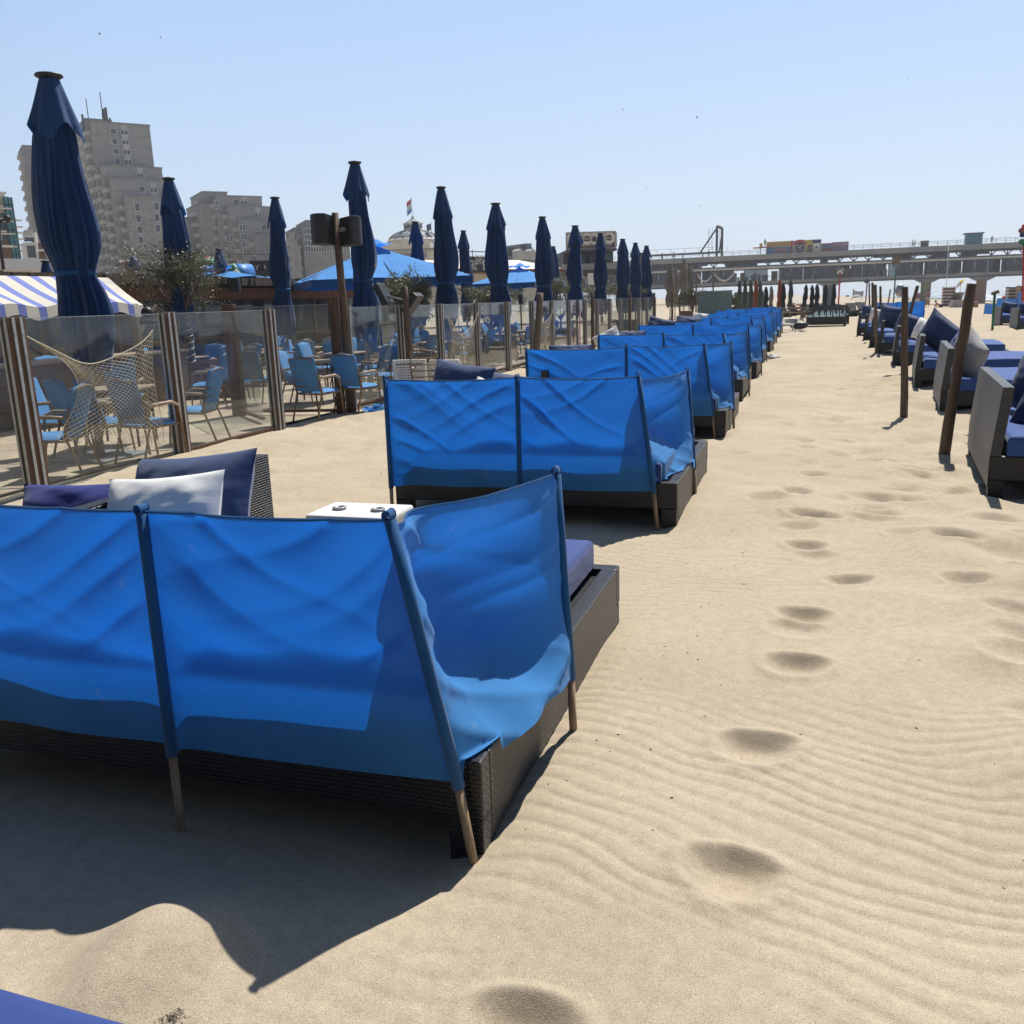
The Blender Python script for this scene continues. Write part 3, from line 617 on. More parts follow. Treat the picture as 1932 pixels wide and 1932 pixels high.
# folding white chairs and the crumpled blue cloth beside the second windbreak
t = thing('lounge_chair', 'stacked white plastic loungers standing behind the grey post', 'lounger', (-5.9, 13.6, 0))
for i, (x, y, a) in enumerate([(-.35, .2, .25), (.35, 0, -.2)]):
    T = lambda p, x=x, y=y, a=a: (x+p[0]*math.cos(a)-p[1]*math.sin(a), y+p[0]*math.sin(a)+p[1]*math.cos(a), p[2])
    mb = MB(); mb.box(-.28, -.23, -.03, .03, .0, .80, T=T); mb.box(.23, .28, -.03, .03, .0, .80, T=T); mb.box(-.23, .23, -.03, .03, .74, .80, T=T)
    mb.build('frame', M['whitepl'], t, bevel=.01)
    mb = MB()
    for j in range(9): mb.box(-.23, .23, -.012, .012, .32+j*.045, .35+j*.045, T=T)
    mb.build('slatted_back', M['whitepl'], t)
for n_, (cx, cy, s_, sd, lb) in enumerate([(-6.35, 13.35, .55, 3, 'crumpled blue cloth heap on the sand by the gate post'), ]):
    mb = MB(); mb.grid(lambda u, v: (cx+(u-.5)*s_*1.7, cy+(v-.5)*s_, .02+.34*math.exp(-((u-.6)/.22)**2-((v-.5)/.3)**2)+.10*float(abs(2*vn(u*6, v*6, sd)-1))), 40, 30)
    o = mb.build('windbreak_cloth', M['blue'], smooth=True); tag(o, lb, 'cloth')

# ------------------------------------------------------------------ right row of daybeds, poles
RY = [8.12, 13.4, 17.15, 21.8, 26.0, 29.6, 33.2, 36.8]; RX = [1.43, 1.70, 1.75, 1.75, 1.72, 1.70, 1.70, 1.65]
for k, (y0, x0) in enumerate(zip(RY, RX)):
    make_daybed(f'wicker daybed with pillows, {ORD[k]} from the camera in the row right of the path', mats=('wicker', 'wicker_sheen', 'mattressl'), bh=.86, rz=-.075, loc=(x0+1.15*math.cos(.075), y0-1.15*math.sin(.075), 0.0), group='daybeds right of the path')
for lb, mt_, (wd, ht, th), lc, rt, sd in [
    ('rumpled navy pillow on the nearest daybed right of the path', 'navy', (.85, .60, .28), tuple(atY(1902, 738, 9.5)+np.array([.26, 0, 0])), (-6, 16, -75), 21),
    ('second navy pillow on the nearest right daybed, cut by the picture edge', 'navy', (.80, .55, .24), tuple(atY(1955, 760, 9.0)+np.array([.2, -.1, -.03])), (-20, 10, -40), 22),
    ('beige grey pillow on the second daybed behind the leaning pole', 'greyp', (.72, .62, .26), (2.08, 13.9, .74), (-5, 32, -70), 23),
    ('royal blue pillow tucked behind the beige grey pillow', 'royal', (.66, .5, .2), (2.06, 14.6, .80), (-20, 0, -80), 24),
    ('big faded navy pillow slumped over the third right daybed', 'navy', (1.0, .62, .28), (2.25, 17.9, .80), (-5, 30, -50), 25),
    ('white pillow behind the big navy one on the third right daybed', 'white', (.5, .4, .16), (2.0, 18.7, .90), (-20, 10, -60), 26),
    ('pale navy pillow with bright edge on the fourth right daybed', 'navy', (.7, .5, .22), (2.10, 22.6, .85), (-10, 18, -50), 27),
    ('dark navy round-topped pillow on the fifth right daybed', 'navy', (.75, .62, .3), (2.05, 26.8, .92), (0, 10, -40), 28),
    ('small navy pillow right of the round-topped one', 'navy', (.6, .45, .2), (2.45, 26.9, .80), (-20, 20, -20), 29),
    ('white folded pillow on the sixth right daybed', 'white', (.5, .4, .2), (1.9, 30.2, .9), (0, 10, -40), 30),
    ('navy pillow on the seventh right daybed', 'navy', (.7, .5, .25), (1.95, 34, .9), (0, 5, -30), 31)]:
    pillow(lb, mt_, wd, ht, th, lc, rt, sd)
def wood_pole(label, base, top, r_=.055, mat='post', fork=False, cat='pole', name='wooden_pole', group='wooden poles along the beach'):
    b_ = np.array([base[0], base[1], HZ(base[0], base[1])-.15]); tp = np.array(top, float)
    t = thing(name, label, cat, (base[0], base[1], b_[2]+.15), 0, group)
    rr = random.Random(int(abs(base[0]*97+base[1]*31))); pts = []
    for i in range(9):
        f = i/8; q = b_+(tp-b_)*f; pts.append((q[0]+rr.uniform(-1, 1)*.006, q[1]+rr.uniform(-1, 1)*.006, q[2]))
    mb = MB(); mb.tube(pts, [r_*(1.08-.16*i/8+rr.uniform(-.04, .04)) for i in range(9)], 12)
    mb.build('shaft', M[mat], t, smooth=True, world=True)
    if fork:
        d = (tp-b_)/np.linalg.norm(tp-b_); mb = MB(); mb.tube([tp-d*.25, tp-d*.1+np.array([.10, 0, .03]), tp+np.array([.14, 0, .06])], [r_*.6, r_*.45, r_*.3], 8)
        mb.build('branch', M[mat], t, smooth=True, world=True)
    return t
PX = [('thick grey pole leaning right beside the nearest right daybed', (1779, 852), (1833, 535), .052, 'post'),
      ('upright grey pole standing at the edge of the path', (1707, 790), (1708, 541), .044, 'post'),
      ('slim pole leaning far right across the daybeds behind the upright one', (1691, 680), (1731, 539), .045, 'drift'),
      ('grey pole with a pale lower end beside the fifth right daybed', (1655, 668), (1651, 537), .045, 'drift'),
      ('thin tilted pole rising from the sixth right daybed', (1668, 612), (1680, 546), .036, 'drift'),
      ('knotty pole just left of the grey pole with pale lower end', (1648, 645), (1646, 533), .040, 'post'),
      ('dark pole behind the knotty pole', (1641, 614), (1640, 534), .04, 'post'),
      ('short pole behind the pale-ended pole', (1663, 640), (1661, 540), .04, 'post'),
      ('far thin pole on the bare sand right of the leaning pole', (1832, 613), (1827, 576), .05, 'drift')]
for lb, b_, tp, r_, mt_ in PX:
    g = atz(*b_, 0); T_ = atY(*tp, g[1]); wood_pole(lb, g[:2], T_, r_, mt_)
# far right rows of loungers and their pillows
for k, (x, y) in enumerate([(7.35, 28.2), (7.35, 31.0), (7.4, 33.8), (7.45, 36.8), (7.5, 40.0), (7.5, 43.5)]):
    make_daybed(f'small dark lounger, {ORD[k]} from the front in the far right group', 'lounger', mats=('wicker_sheen', 'wicker_sheen', 'mattressl'), loc=(x+1.15, y, HZ(x+1, y)), W=2.1, Dp=1.5, group='loungers in the far right group')
    pillow(f'{["blue", "white", "navy", "white", "blue", "navy"][k]} pillow on the {ORD[k]} lounger of the far right group', ['royal', 'white', 'navy', 'white', 'royal', 'navy'][k], .8, .5, .25, (x+.5, y+.6, .72), (-10, 10, -50), 50+k)

# ------------------------------------------------------------------ closed parasols
def make_parasol(label, H=4.25, sc_=1.0, mat='parasol', seed=0, loc=(0, 0, 0), group=None, cat='parasol', skirt=True, base=True, nseg=72, nrow=90, zlow=None):
    t = thing('closed_parasol', label, cat, loc, 0, group); rr = random.Random(seed)
    s_ = H/4.25; z0 = zlow if zlow else 1.12*s_
    tie = 2.15*s_
    prof = [(4.17, .075), (4.05, .10), (3.6, .20), (3.2, .235), (2.85, .28), (2.6, .295), (2.45, .285), (2.27, .235), (2.14, .205), (1.98, .235), (1.7, .285), (1.4, .29), (1.12, .20)]
    pz = [p[0]*s_ for p in prof][::-1]; pr_ = [p[1]*sc_ for p in prof][::-1]
    ph = [rr.uniform(0, 6.28) for _ in range(4)]
    def fn(u, v):
        z = 4.17*s_-(4.17*s_-z0)*v; q = 2*math.pi*u
        r_ = float(np.interp(z, pz, pr_))
        am = .24*min(1, v*3); tn = math.exp(-((z-tie)/.16)**2); am *= 1-.55*tn
        w = .5+.5*math.cos(8*q+ph[0]+.25*math.sin(2.1*z+ph[1])); w2 = .5+.5*math.cos(17*q+ph[2]+.5*math.sin(3*z))
        k = 1+am*(w**.6-.62)*1.5+am*.35*(w2-.5)+.12*math.sin(q+ph[3]+z*1.3)*(1-tn)+.10*math.sin(2*q+ph[1]-z*.9)
        cr_ = abs(2*float(vn(3+8*math.cos(q)*.9+z*.22, 3+8*math.sin(q)*.9-z*.15, seed+3))-1); c2_ = abs(2*float(vn(9+17*math.cos(q)+z*.3, 9+17*math.sin(q)-z*.2, seed+6))-1); k *= 1-.34*(1-cr_)**2.2*(1-.5*tn)-.20*(1-c2_)**2*min(1, v*4)
        k *= 1+.10*(float(vn(q*1.2+z*.9, z*1.7, seed))-.5)*(1-tn)
        r_ *= k
        zz_ = z
        if v > .93: zz_ += (v-.93)/.07*.11*math.cos(4*q+ph[2])
        ox = .018*math.sin(z*2.3+ph[0])*(1-tn)*min(1, v*4); return (r_*math.cos(q)+ox, r_*math.sin(q)+ox*.6, zz_)
    mb = MB(); mb.grid(fn, nseg, nrow); can = mb.build('canopy', M[mat], t, smooth=True)
    if skirt:
        def fn2(u, v):
            q = 2*math.pi*u; z = 4.19*s_-.56*s_*v*(1+.16*math.cos(4*q+ph[1])*v)
            r_ = (.088+.135*v**.9)*sc_*(1+.10*(v**.7)*math.cos(8*q+ph[0])+.07*math.cos(3*q+ph[2])*v)
            return (r_*math.cos(q), r_*math.sin(q), z)
        MB().grid(fn2, nseg, 14).build('vent_cap', M[mat], can, smooth=True)
    mb = MB(); mb.lathe([(.02, 4.18*s_), (.10*sc_, 4.205*s_), (.125*sc_, 4.225*s_), (.115*sc_, 4.245*s_), (.03, 4.26*s_)], n=20); mb.build('finial', M['darkmet'], t, smooth=True)
    mb = MB(); mb.tube([(0, 0, .06), (0, 0, 4.18*s_)], .035, 12); mb.build('pole', M['steel'], t, smooth=True)
    if base: mb = MB(); mb.box(-.4, .4, -.4, .4, .0, .05); mb.tube([(0, 0, .05), (0, 0, .35)], .05, 12); mb.build('base', M['steel'], t, bevel=.01)
    tb = MB(); tb.lathe([(.185*sc_, tie-.03), (.20*sc_, tie), (.185*sc_, tie+.03)], n=24); tb.build('strap', M['sleeve'] if mat == 'parasol' else M[mat], can, smooth=True)
    return t
ROW1 = [8.65, 15.79, 19.93, 23.71, 28.17, 32.36, 36.49, 41.0, 44.1, 47.2]
protos = [make_parasol('tall closed navy parasol nearest to the camera above the glass fence', 4.25, 1.18, seed=5, loc=(-8, ROW1[0], 0), group='closed navy parasols', nseg=120, nrow=130),
          make_parasol('closed navy parasol behind the loudspeaker pole, first of the tall ones right of it', 4.25, 1.0, seed=8, loc=(-8, ROW1[1], 0), group='closed navy parasols'),
          make_parasol('closed navy parasol, second to the right of the loudspeaker pole', 4.24, .93, seed=11, loc=(-8, ROW1[2], 0), group='closed navy parasols')]
for k, y in enumerate(ROW1[3:]):
    lb = f'closed navy parasol, {ORD[k+2]} tall one to the right of the loudspeaker pole' if k < 6 else 'closed navy parasol, last and rightmost of the front row'
    copy_tree(protos[1+(k % 2)], label=lb, loc=(-8, y, 0), rz=rnd.uniform(0, 6), scale=(1.12, 1.12, 4.22/4.25))
for k, (y, lb) in enumerate([(15.72, 'closed navy parasol behind the bare olive tree'), (19.49, 'closed navy parasol in front of the red brown pavilion, left of the loudspeaker pole'),
                  (27.56, 'small closed navy parasol in front of the grey dome'), (31.83, 'closed navy parasol in front of the dark seafood banner'), (44.08, 'distant closed navy parasol left of the billboard')]):
    copy_tree(protos[1+(k % 2)], label=lb, loc=(-12, y, 0), rz=rnd.uniform(0, 6), scale=(1.0, 1.0, 1.0))
g = atX(412, 468, -19); copy_tree(protos[2], label='short closed blue parasol rising over the pavilion roof', loc=(-19, g[1], g[2]-4.25), rz=1)
g = atX(85, 491, -19); copy_tree(protos[2], label='blue parasol top peeping over the roof left of the nearest parasol', loc=(-19, g[1], g[2]-4.25), rz=2)
# open light blue parasols
def open_parasol(label, loc, S, H, edge, rz, seed, group='open light blue parasols'):
    t = thing('open_parasol', label, 'parasol', loc, 0, group); h2 = S/2
    def fn(u, v):
        a, b_ = 2*u-1, 2*v-1; m_ = max(abs(a), abs(b_)); k = abs(a*b_)**.5
        z = H-(H-edge)*m_**1.05+.05*(float(vn(a*3, b_*3, seed))-.5)-.06*math.sin(math.pi*min(1, m_))*(1-k)
        x, y = a*h2, b_*h2; return (x*math.cos(rz)-y*math.sin(rz), x*math.sin(rz)+y*math.cos(rz), z)
    mb = MB(); mb.grid(fn, 40, 40); can = mb.build('canopy', M['parasol2'], t, smooth=True)
    cs = [(-1, -1), (1, -1), (1, 1), (-1, 1), (-1, -1)]; mb = MB()
    for (a0_, b0_), (a1_, b1_) in zip(cs[:-1], cs[1:]):
        def fv(u, v, a0_=a0_, b0_=b0_, a1_=a1_, b1_=b1_):
            a, b_ = a0_+(a1_-a0_)*u, b0_+(b1_-b0_)*u; x, y = a*h2*1.002, b_*h2*1.002
            z = fn((a+1)/2, (b_+1)/2)[2]-.20*v-.02*math.sin(u*25)*v; return (x*math.cos(rz)-y*math.sin(rz), x*math.sin(rz)+y*math.cos(rz), z)
        mb.grid(fv, 30, 3)
    mb.build('valance', M['sleeve'], can, smooth=True)
    MB().grid(lambda u, v: ((2*u-1)*.45*math.cos(rz)-(2*v-1)*.45*math.sin(rz), (2*u-1)*.45*math.sin(rz)+(2*v-1)*.45*math.cos(rz), H+.17-.16*max(abs(2*u-1), abs(2*v-1))+.03*math.sin(u*14)), 12, 12).build('vent_cap', M['parasol2'], can, smooth=True)
    MB().tube([(0, 0, 0), (0, 0, H+.1)], .035, 10).build('pole', M['darkmet'], t, smooth=True)
    for k in range(8):
        q = rz+k*math.pi/4; L = h2*(1.38 if k % 2 else .98)
        MB().tube([(0, 0, H-.12), (L*math.cos(q), L*math.sin(q), edge+.02 if k % 2 else edge+.03)], .012, 5).build('rib', M['darkmet'], t)
        MB().tube([(0, 0, H-.75), (L*.55*math.cos(q), L*.55*math.sin(q), H-(H-edge)*.55-.08)], .010, 5).build('strut', M['darkmet'], t)
    return t
open_parasol('large open light blue parasol behind the loudspeaker pole', (-12, 24.6, 0), 4.4, 3.38, 2.42, R(38), 3)
open_parasol('open light blue parasol between closed parasols right of the loudspeaker pole', (-12, 38.5, 0), 3.9, 3.12, 2.45, R(12), 5)
g = atX(492, 518, -16.5); open_parasol('light blue parasol edge in front of the trident banner', (-19.5, g[1]+2, 0), 3.4, 3.15, 2.78, R(20), 8)

# ------------------------------------------------------------------ glass windscreen fence, gate, net, lamp and speaker poles
FX = -7.0
def fence_post(mb_parent, x, y, top=1.68, wide=True, rz=0):
    g = -.1; mb = MB(); mb.box(x-.05, x+.05, y-.105, y+.105, g, top); mb.box(x-.062, x-.050, y-.06, y+.06, g, top-.02)
    o = mb.build('post', M['postw'], mb_parent, world=True, bevel=.006)
    mb = MB()
    for s_ in (-.045, .045): mb.box(x+.0505, x+.066, y+s_-.016, y+s_+.016, g, top-.004)
    for s_ in (-.03, .03): mb.box(x+s_-.012, x+s_+.012, y-.118, y-.1055, g, top-.004)
    mb.build('clamp_rail', M['alu'], o, world=True)
    mb = MB()
    for s_ in (-.045, .045):
        for z in (.3, .9, 1.52): mb.sphere((x+.068, y+s_, z), .009, 6, 4)
    mb.build('bolt', M['alu'], o, world=True)
    return o
def glass_pane(parent, p0, p1, z0, z1, mat='glass', th=.010, rail=True, name='glass_pane'):
    p0 = np.array(p0, float); p1 = np.array(p1, float); d = p1-p0; L = np.linalg.norm(d); t_ = d/L; n_ = np.array([-t_[1], t_[0]])
    T = lambda q: (p0[0]+t_[0]*q[0]+n_[0]*q[1], p0[1]+t_[1]*q[0]+n_[1]*q[1], q[2])
    mb = MB(); mb.box(.0, L, -th/2, th/2, z0, z1, T=T); o = mb.build(name, M[mat], parent, world=True)
    e_ = MB(); e_.box(0, L, -th/2-.001, th/2+.001, z1+.0005, z1+.007, T=T); e_.build('pane_edge', M['alu'], o, world=True)
    if rail: r_ = MB(); r_.box(0, L, -.03, .03, z0-.045, z0-.001, T=T); r_.build('bottom_rail', M['postw'], parent, world=True, bevel=.004)
    return o
f1 = thing('glass_windscreen', 'near stretch of glass windscreen fence with paired brown posts, fishing net hung on it', 'fence', (FX, 6.7, 0))
ys1 = [4.5, 6.70, 8.87, 10.95]
for y in ys1: fence_post(f1, FX, y)
for a, b_ in zip(ys1[:-1], ys1[1:]): glass_pane(f1, (FX, a+.106), (FX, b_-.106), .02 if a < 8 else .10, 1.66, rail=a > 8)
f2 = thing('glass_windscreen', 'long glass windscreen fence running from the gate towards the pier', 'fence', (FX, 13.2, 0))
ys2 = [13.12, 15.2, 17.03, 19.16, 21.3, 23.4, 25.36, 27.3, 29.4, 31.2, 33.3, 35.3, 37.2, 39.3, 41.4, 43.5]
for y in ys2: fence_post(f2, FX, y)
for a, b_ in zip(ys2[:-1], ys2[1:]): glass_pane(f2, (FX, a+.106), (FX, b_-.106), .14, 1.66)
# recessed glass gate between the two stretches
gt = thing('glass_gate', 'recessed glass gate with dark bottom rail beside the loudspeaker pole', 'gate', (-8.2, 12.2, 0))
A_ = atz(457, 785)[:2]; B_ = np.array([-7.06, 12.88]); gx = MB()
glass_pane(gt, A_, B_, .10, 1.72)
A2 = A_+np.array([-.5, -1.0])
glass_pane(gt, (A_[0], A_[1]), (A_[0]+1.05, A_[1]-1.0), .12, 1.74, rail=True)
for p in (A_, A_+np.array([.0, -.0])+np.array([-.12, .05])): MB().box(p[0]-.06, p[0]+.06, p[1]-.06, p[1]+.06, -.1, 1.78).build('post', M['postw'], gt, world=True, bevel=.006)
MB().box(B_[0]-.06, B_[0]+.05, B_[1]-.06, B_[1]+.06, -.1, 1.82).build('post', M['postw'], gt, world=True, bevel=.006)
MB().tube([(B_[0]-.02, B_[1]-.08, 1.6), (B_[0]+.04, B_[1]-.10, 1.3), (B_[0]-.02, B_[1]-.12, .8), (B_[0]-.10, B_[1]-.12, .45), (B_[0]+.02, B_[1]-.1, .15)], .008, 6).build('cable', M['dark'], gt, world=True)
# small black camera lamp on the second post
t = thing('spotlight', 'small black spotlight clamped behind the second fence post', 'lamp', atX(278, 590, -7.25)); t.location.z -= .03
MB().sphere((0, 0, .03), .07, 12, 8).build('head', M['dark'], t, smooth=True); MB().box(-.09, .09, -.05, .05, -.10, -.055).build('bracket', M['dark'], t, bevel=.01)
# fishing nets
def net(label, pts, nu=30, nv=26, group=None):
    TL, TR, BL, BR, sag, sl_, sr_ = pts
    TL, TR, BL, BR = [np.array(p, float) for p in (TL, TR, BL, BR)]
    def S(u, v):
        L_ = TL+(BL-TL)*v; R_ = TR+(BR-TR)*v
        p = L_+(R_-L_)*u; s4 = 4*u*(1-u)
        p[2] -= sag*s4*(1-v)**1.2; p[1] += sl_*math.sin(math.pi*v)*(1-u)-sr_*math.sin(math.pi*v)*u
        p[0] += .03*math.sin(9*u+5*v); p[2] += .015*math.sin(11*u+3*v); return p
    mb = MB()
    def strand(f, n): mb.tube([S(*f(i/n)) for i in range(n+1)], .0024, 3, cap=False)
    for k in range(-nv, nu+1):                       # diagonal meshes
        a = [(k+i, i) for i in range(nv+1) if 0 <= k+i <= nu]
        if len(a) > 1: mb.tube([S(x/nu, y/nv) for x, y in a], .0024, 3, cap=False)
        a = [(nu-k-i, i) for i in range(nv+1) if 0 <= nu-k-i <= nu]
        if len(a) > 1: mb.tube([S(x/nu, y/nv) for x, y in a], .0024, 3, cap=False)
    mb.tube([S(i/30, 0) for i in range(31)], .006, 5)
    for u in (0, 1): mb.tube([S(u, i/20) for i in range(21)], .004, 4)
    rr = random.Random(4)
    for k in range(26):
        u = rr.random(); p = S(u, 1); mb.tube([p, p+np.array([.01, rr.uniform(-.05, .05), -rr.uniform(.04, .16)])], .0025, 3, cap=False)
    o = mb.build('fishing_net', M['net']); return tag(o, label, 'net', group)
NX = -6.92
net('pale fishing net sagging across the nearest glass pane', (atX(50, 634, NX), atX(286, 620, NX), atX(112, 828, NX), atX(305, 822, NX), .30, .42, -.0), 19, 19, 'fishing nets on the glass fence')
net('fishing net hung between posts beside the grey floodlight post', ((NX, 17.2, 1.45), (NX, 19.0, 1.5), (NX, 17.3, .35), (NX, 18.7, .3), .42, .1, .1), 24, 24, 'fishing nets on the glass fence')
net('smaller fishing net on the panes beyond the leaning driftwood post', ((NX, 23.6, 1.5), (NX, 25.2, 1.5), (NX, 23.7, .5), (NX, 25.0, .45), .4, .1, .1), 16, 16, 'fishing nets on the glass fence')
# loudspeaker pole
t = thing('speaker_pole', 'tall dark wooden pole by the gate carrying two loudspeakers', 'pole', (-6.93, 13.0, 0))
mb = MB(); mb.tube([(0, 0, -.2), (-.02, 0, 1.6), (-.05, 0, 3.08)], [.066, .062, .052], 14); mb.build('pole', M['post'], t, smooth=True)
def speaker_box(parent, c, wdt, dp, ht, rz, tilt=0):
    ca, sa = math.cos(rz), math.sin(rz)
    T = lambda p: (c[0]+p[0]*ca-p[1]*sa, c[1]+p[0]*sa+p[1]*ca, c[2]+p[2]+tilt*p[1])
    mb = MB(); n_ = 10; pr2 = []
    for i in range(n_+1):
        f = i/n_; pr2.append((-wdt/2+wdt*f, dp/2+.06*math.sin(math.pi*f)))
    poly = [(-wdt/2*.7, -dp/2), ]+[(x, y) for x, y in pr2]+[(wdt/2*.7, -dp/2)]
    N = len(poly); vs = [T((x, y, z*(1 if 1 else 1))) for z in (-ht/2, ht/2) for x, y in poly]
    mb.add(vs, [tuple(range(N-1, -1, -1)), tuple(range(N, 2*N))]+[(i, (i+1) % N, N+(i+1) % N, N+i) for i in range(N)])
    o = mb.build('loudspeaker', M['dark'], parent, bevel=.015)
    mb = MB(); mb.grid(lambda u, v: T((-wdt*.42+wdt*.84*u, dp/2+.06*math.sin(math.pi*(.08+.84*u))+.006, -ht*.43+ht*.86*v)), 8, 6)
    mb.build('grille', M['darkmet'], o, smooth=True); return o
speaker_box(t, (-.20, -.12, 2.83), .30, .24, .44, R(170), .08); speaker_box(t, (.13, .10, 2.80), .28, .24, .42, R(-100), .08)
MB().box(-.16, .12, -.03, .03, 2.80, 2.86).build('bracket', M['steel'], t)
# grey post with floodlights, leaning driftwood, plain posts along the fence
wood_pole('thick grey post with floodlights beside the fence, behind the second windbreak', (-6.78, 15.0), (-6.80, 15.0, 1.99), .062, 'post')
t = thing('floodlight', 'flat black floodlight panels bracketed behind the thick grey post', 'lamp', (-6.95, 15.2, 1.75))
for (a, b_, c, tl) in [(-.36, .1, .12, .5), (.20, -.05, -.05, -.7)]:
    T = lambda p, a=a, c=c, tl=tl: (a+p[0]*math.cos(tl)-p[2]*math.sin(tl), p[1], c+p[0]*math.sin(tl)+p[2]*math.cos(tl))
    MB().box(-.06, .06, -.16, .16, -.20, .20, T=T).build('lamp_head', M['darkmet'], t, bevel=.02)
MB().tube([(-.32, 0, .1), (0, 0, .02), (.2, 0, -.05)], .02, 6).build('bracket', M['steel'], t)
wood_pole('pale driftwood post leaning right against the glass fence', (-6.8, 22.9), (-6.75, 23.4, 1.87), .09, 'drift')
t = thing('lantern', 'small dark lantern hanging on the leaning driftwood post', 'lamp', atX(983, 566, -6.9)); MB().box(-.05, .05, -.07, .07, -.10, .14).build('housing', M['dark'], t, bevel=.015); MB().tube([(0, 0, .14), (0, .08, .2), (0, .16, .12)], .008, 5).build('hook', M['steel'], t)
for k, (b_, tp, r_) in enumerate([((1118, 660), (1117.5, 552.5), .058), ((1189, 640), (1188, 551.5), .058), ((1236, 628), (1234, 552), .062), ((1271, 618), (1268.5, 550), .06), ((1308.5, 604), (1313, 554), .075), ((1371, 580), (1369, 552), .07), ((1377, 578), (1379, 552), .07)]):
    X_ = -6.75; y_ = atX(tp[0], tp[1], X_)[1]; T_ = atX(*tp, X_)
    if k == 4: bb = (X_-.25, y_-.9)
    else: bb = (X_, y_)
    wood_pole(f'{"slanting" if k == 4 else "round"} weathered post by the glass fence, {ORD[k]} beyond the leaning driftwood post', bb, T_, r_, 'post', group='round posts along the glass fence')
t = thing('strip_light', 'thin red neon tube upright on a far fence post', 'lamp', (-6.9, 28.3, 0)); MB().tube([(0, 0, .3), (0, 0, 1.5)], .018, 6).build('tube', M['pink_p'], t)

# ------------------------------------------------------------------ terrace furniture
def make_chair(label, loc=(0, 0, 0), rz=0, cushion=True, group='blue cushioned terrace chairs'):
    t = thing('terrace_chair', label, 'chair', loc, rz, group)      # faces +X
    fr = M['chairfr']
    for sy in (-.25, .25):
        MB().tube([(.26, sy, 0), (.22, sy, .42), (.20, sy, .60), (.14, sy, .655)], .014, 7).build('front_leg', fr, t, smooth=True)
        MB().tube([(-.36, sy*.95, 0), (-.22, sy*.95, .42), (-.27, sy*.95, .66)], .014, 7).build('rear_leg', fr, t, smooth=True)
        MB().tube([(.21, sy, .615), (.10, sy*1.04, .665), (-.12, sy*1.04, .655), (-.29, sy*.98, .64)], [.016, .022, .022, .016], 7).build('armrest', M['tablew'], t, smooth=True)
    mb = MB(); mb.tube([(-.20, -.24, .41), (-.28, -.24, .70), (-.37, -.20, .93), (-.385, 0, .955), (-.37, .20, .93), (-.28, .24, .70), (-.20, .24, .41)], .013, 7)
    for z in (.52, .62, .72, .82): mb.tube([(-.24-(z-.5)*.28, -.22, z), (-.25-(z-.5)*.28, .22, z)], .011, 5)
    mb.build('back_frame', fr, t, smooth=True)
    mb = MB(); mb.tube([(.23, -.24, .41), (.23, .24, .41), (-.2, .24, .40), (-.2, -.24, .40), (.23, -.24, .41)], .013, 6); mb.build('seat_frame', fr, t)
    if cushion:
        def prof(y, k): return 1-abs(y)**6
        def sc1(u, v): a = 2*u-1; return (-.20+.46*v, .235*a, .425+.045*(1-abs(a)**8)*(1-abs(2*v-1)**8))
        mb = MB(); mb.grid(sc1, 10, 10); mb.box(-.20, .26, -.235, .235, .415, .4245); mb.build('seat_cushion', M['cush'], t, smooth=True)
        def bc(u, v):
            q = 2*math.pi*u; a = math.cos(q); c = math.sin(q); z = .44+.535*v; k = (1-(2*v-1)**12)**.5 if 0 < v < 1 else 0
            return (-.205-(z-.44)*.30+.035*np.sign(c)*abs(c)**.7*k+.005, .245*np.sign(a)*abs(a)**.4*(.9+.1*k if v < .95 else .9*k+.05), z)
        mb = MB(); mb.grid(bc, 24, 14); mb.build('back_cushion', M['cush'], t, smooth=True)
    return t
def make_table(label, loc=(0, 0, 0), rz=0, group='wooden terrace tables'):
    t = thing('terrace_table', label, 'table', loc, rz, group)
    MB().box(-.38, .38, -.38, .38, .71, .74).build('table_top', M['tablew'], t, bevel=.005)
    for sx in (-.33, .33):
        for sy in (-.33, .33): MB().tube([(sx, sy, 0), (sx*.95, sy*.95, .708)], .017, 7).build('leg', M['darkmet'], t, smooth=True)
    MB().box(-.35, .35, -.35, .35, .66, .7085).build('apron', M['darkmet'], t)
    return t
TZ = .012
ch0 = None; tb0 = None
def chair(px, py, z, rz, label, cushion=True):
    global ch0
    p = atz(px, py, z+TZ); loc = (p[0], p[1], TZ)
    if not cushion: return make_chair(label, loc, R(rz), False, None)
    if ch0 is None: ch0 = make_chair(label, loc, R(rz)); return ch0
    return copy_tree(ch0, label=label, loc=loc, rz=R(rz))
def table(px, py, label, z=.74, rz=20):
    global tb0
    p = atz(px, py, z+TZ); loc = (p[0], p[1], TZ)
    if tb0 is None: tb0 = make_table(label, loc, R(rz)); return tb0
    return copy_tree(tb0, label=label, loc=loc, rz=R(rz))
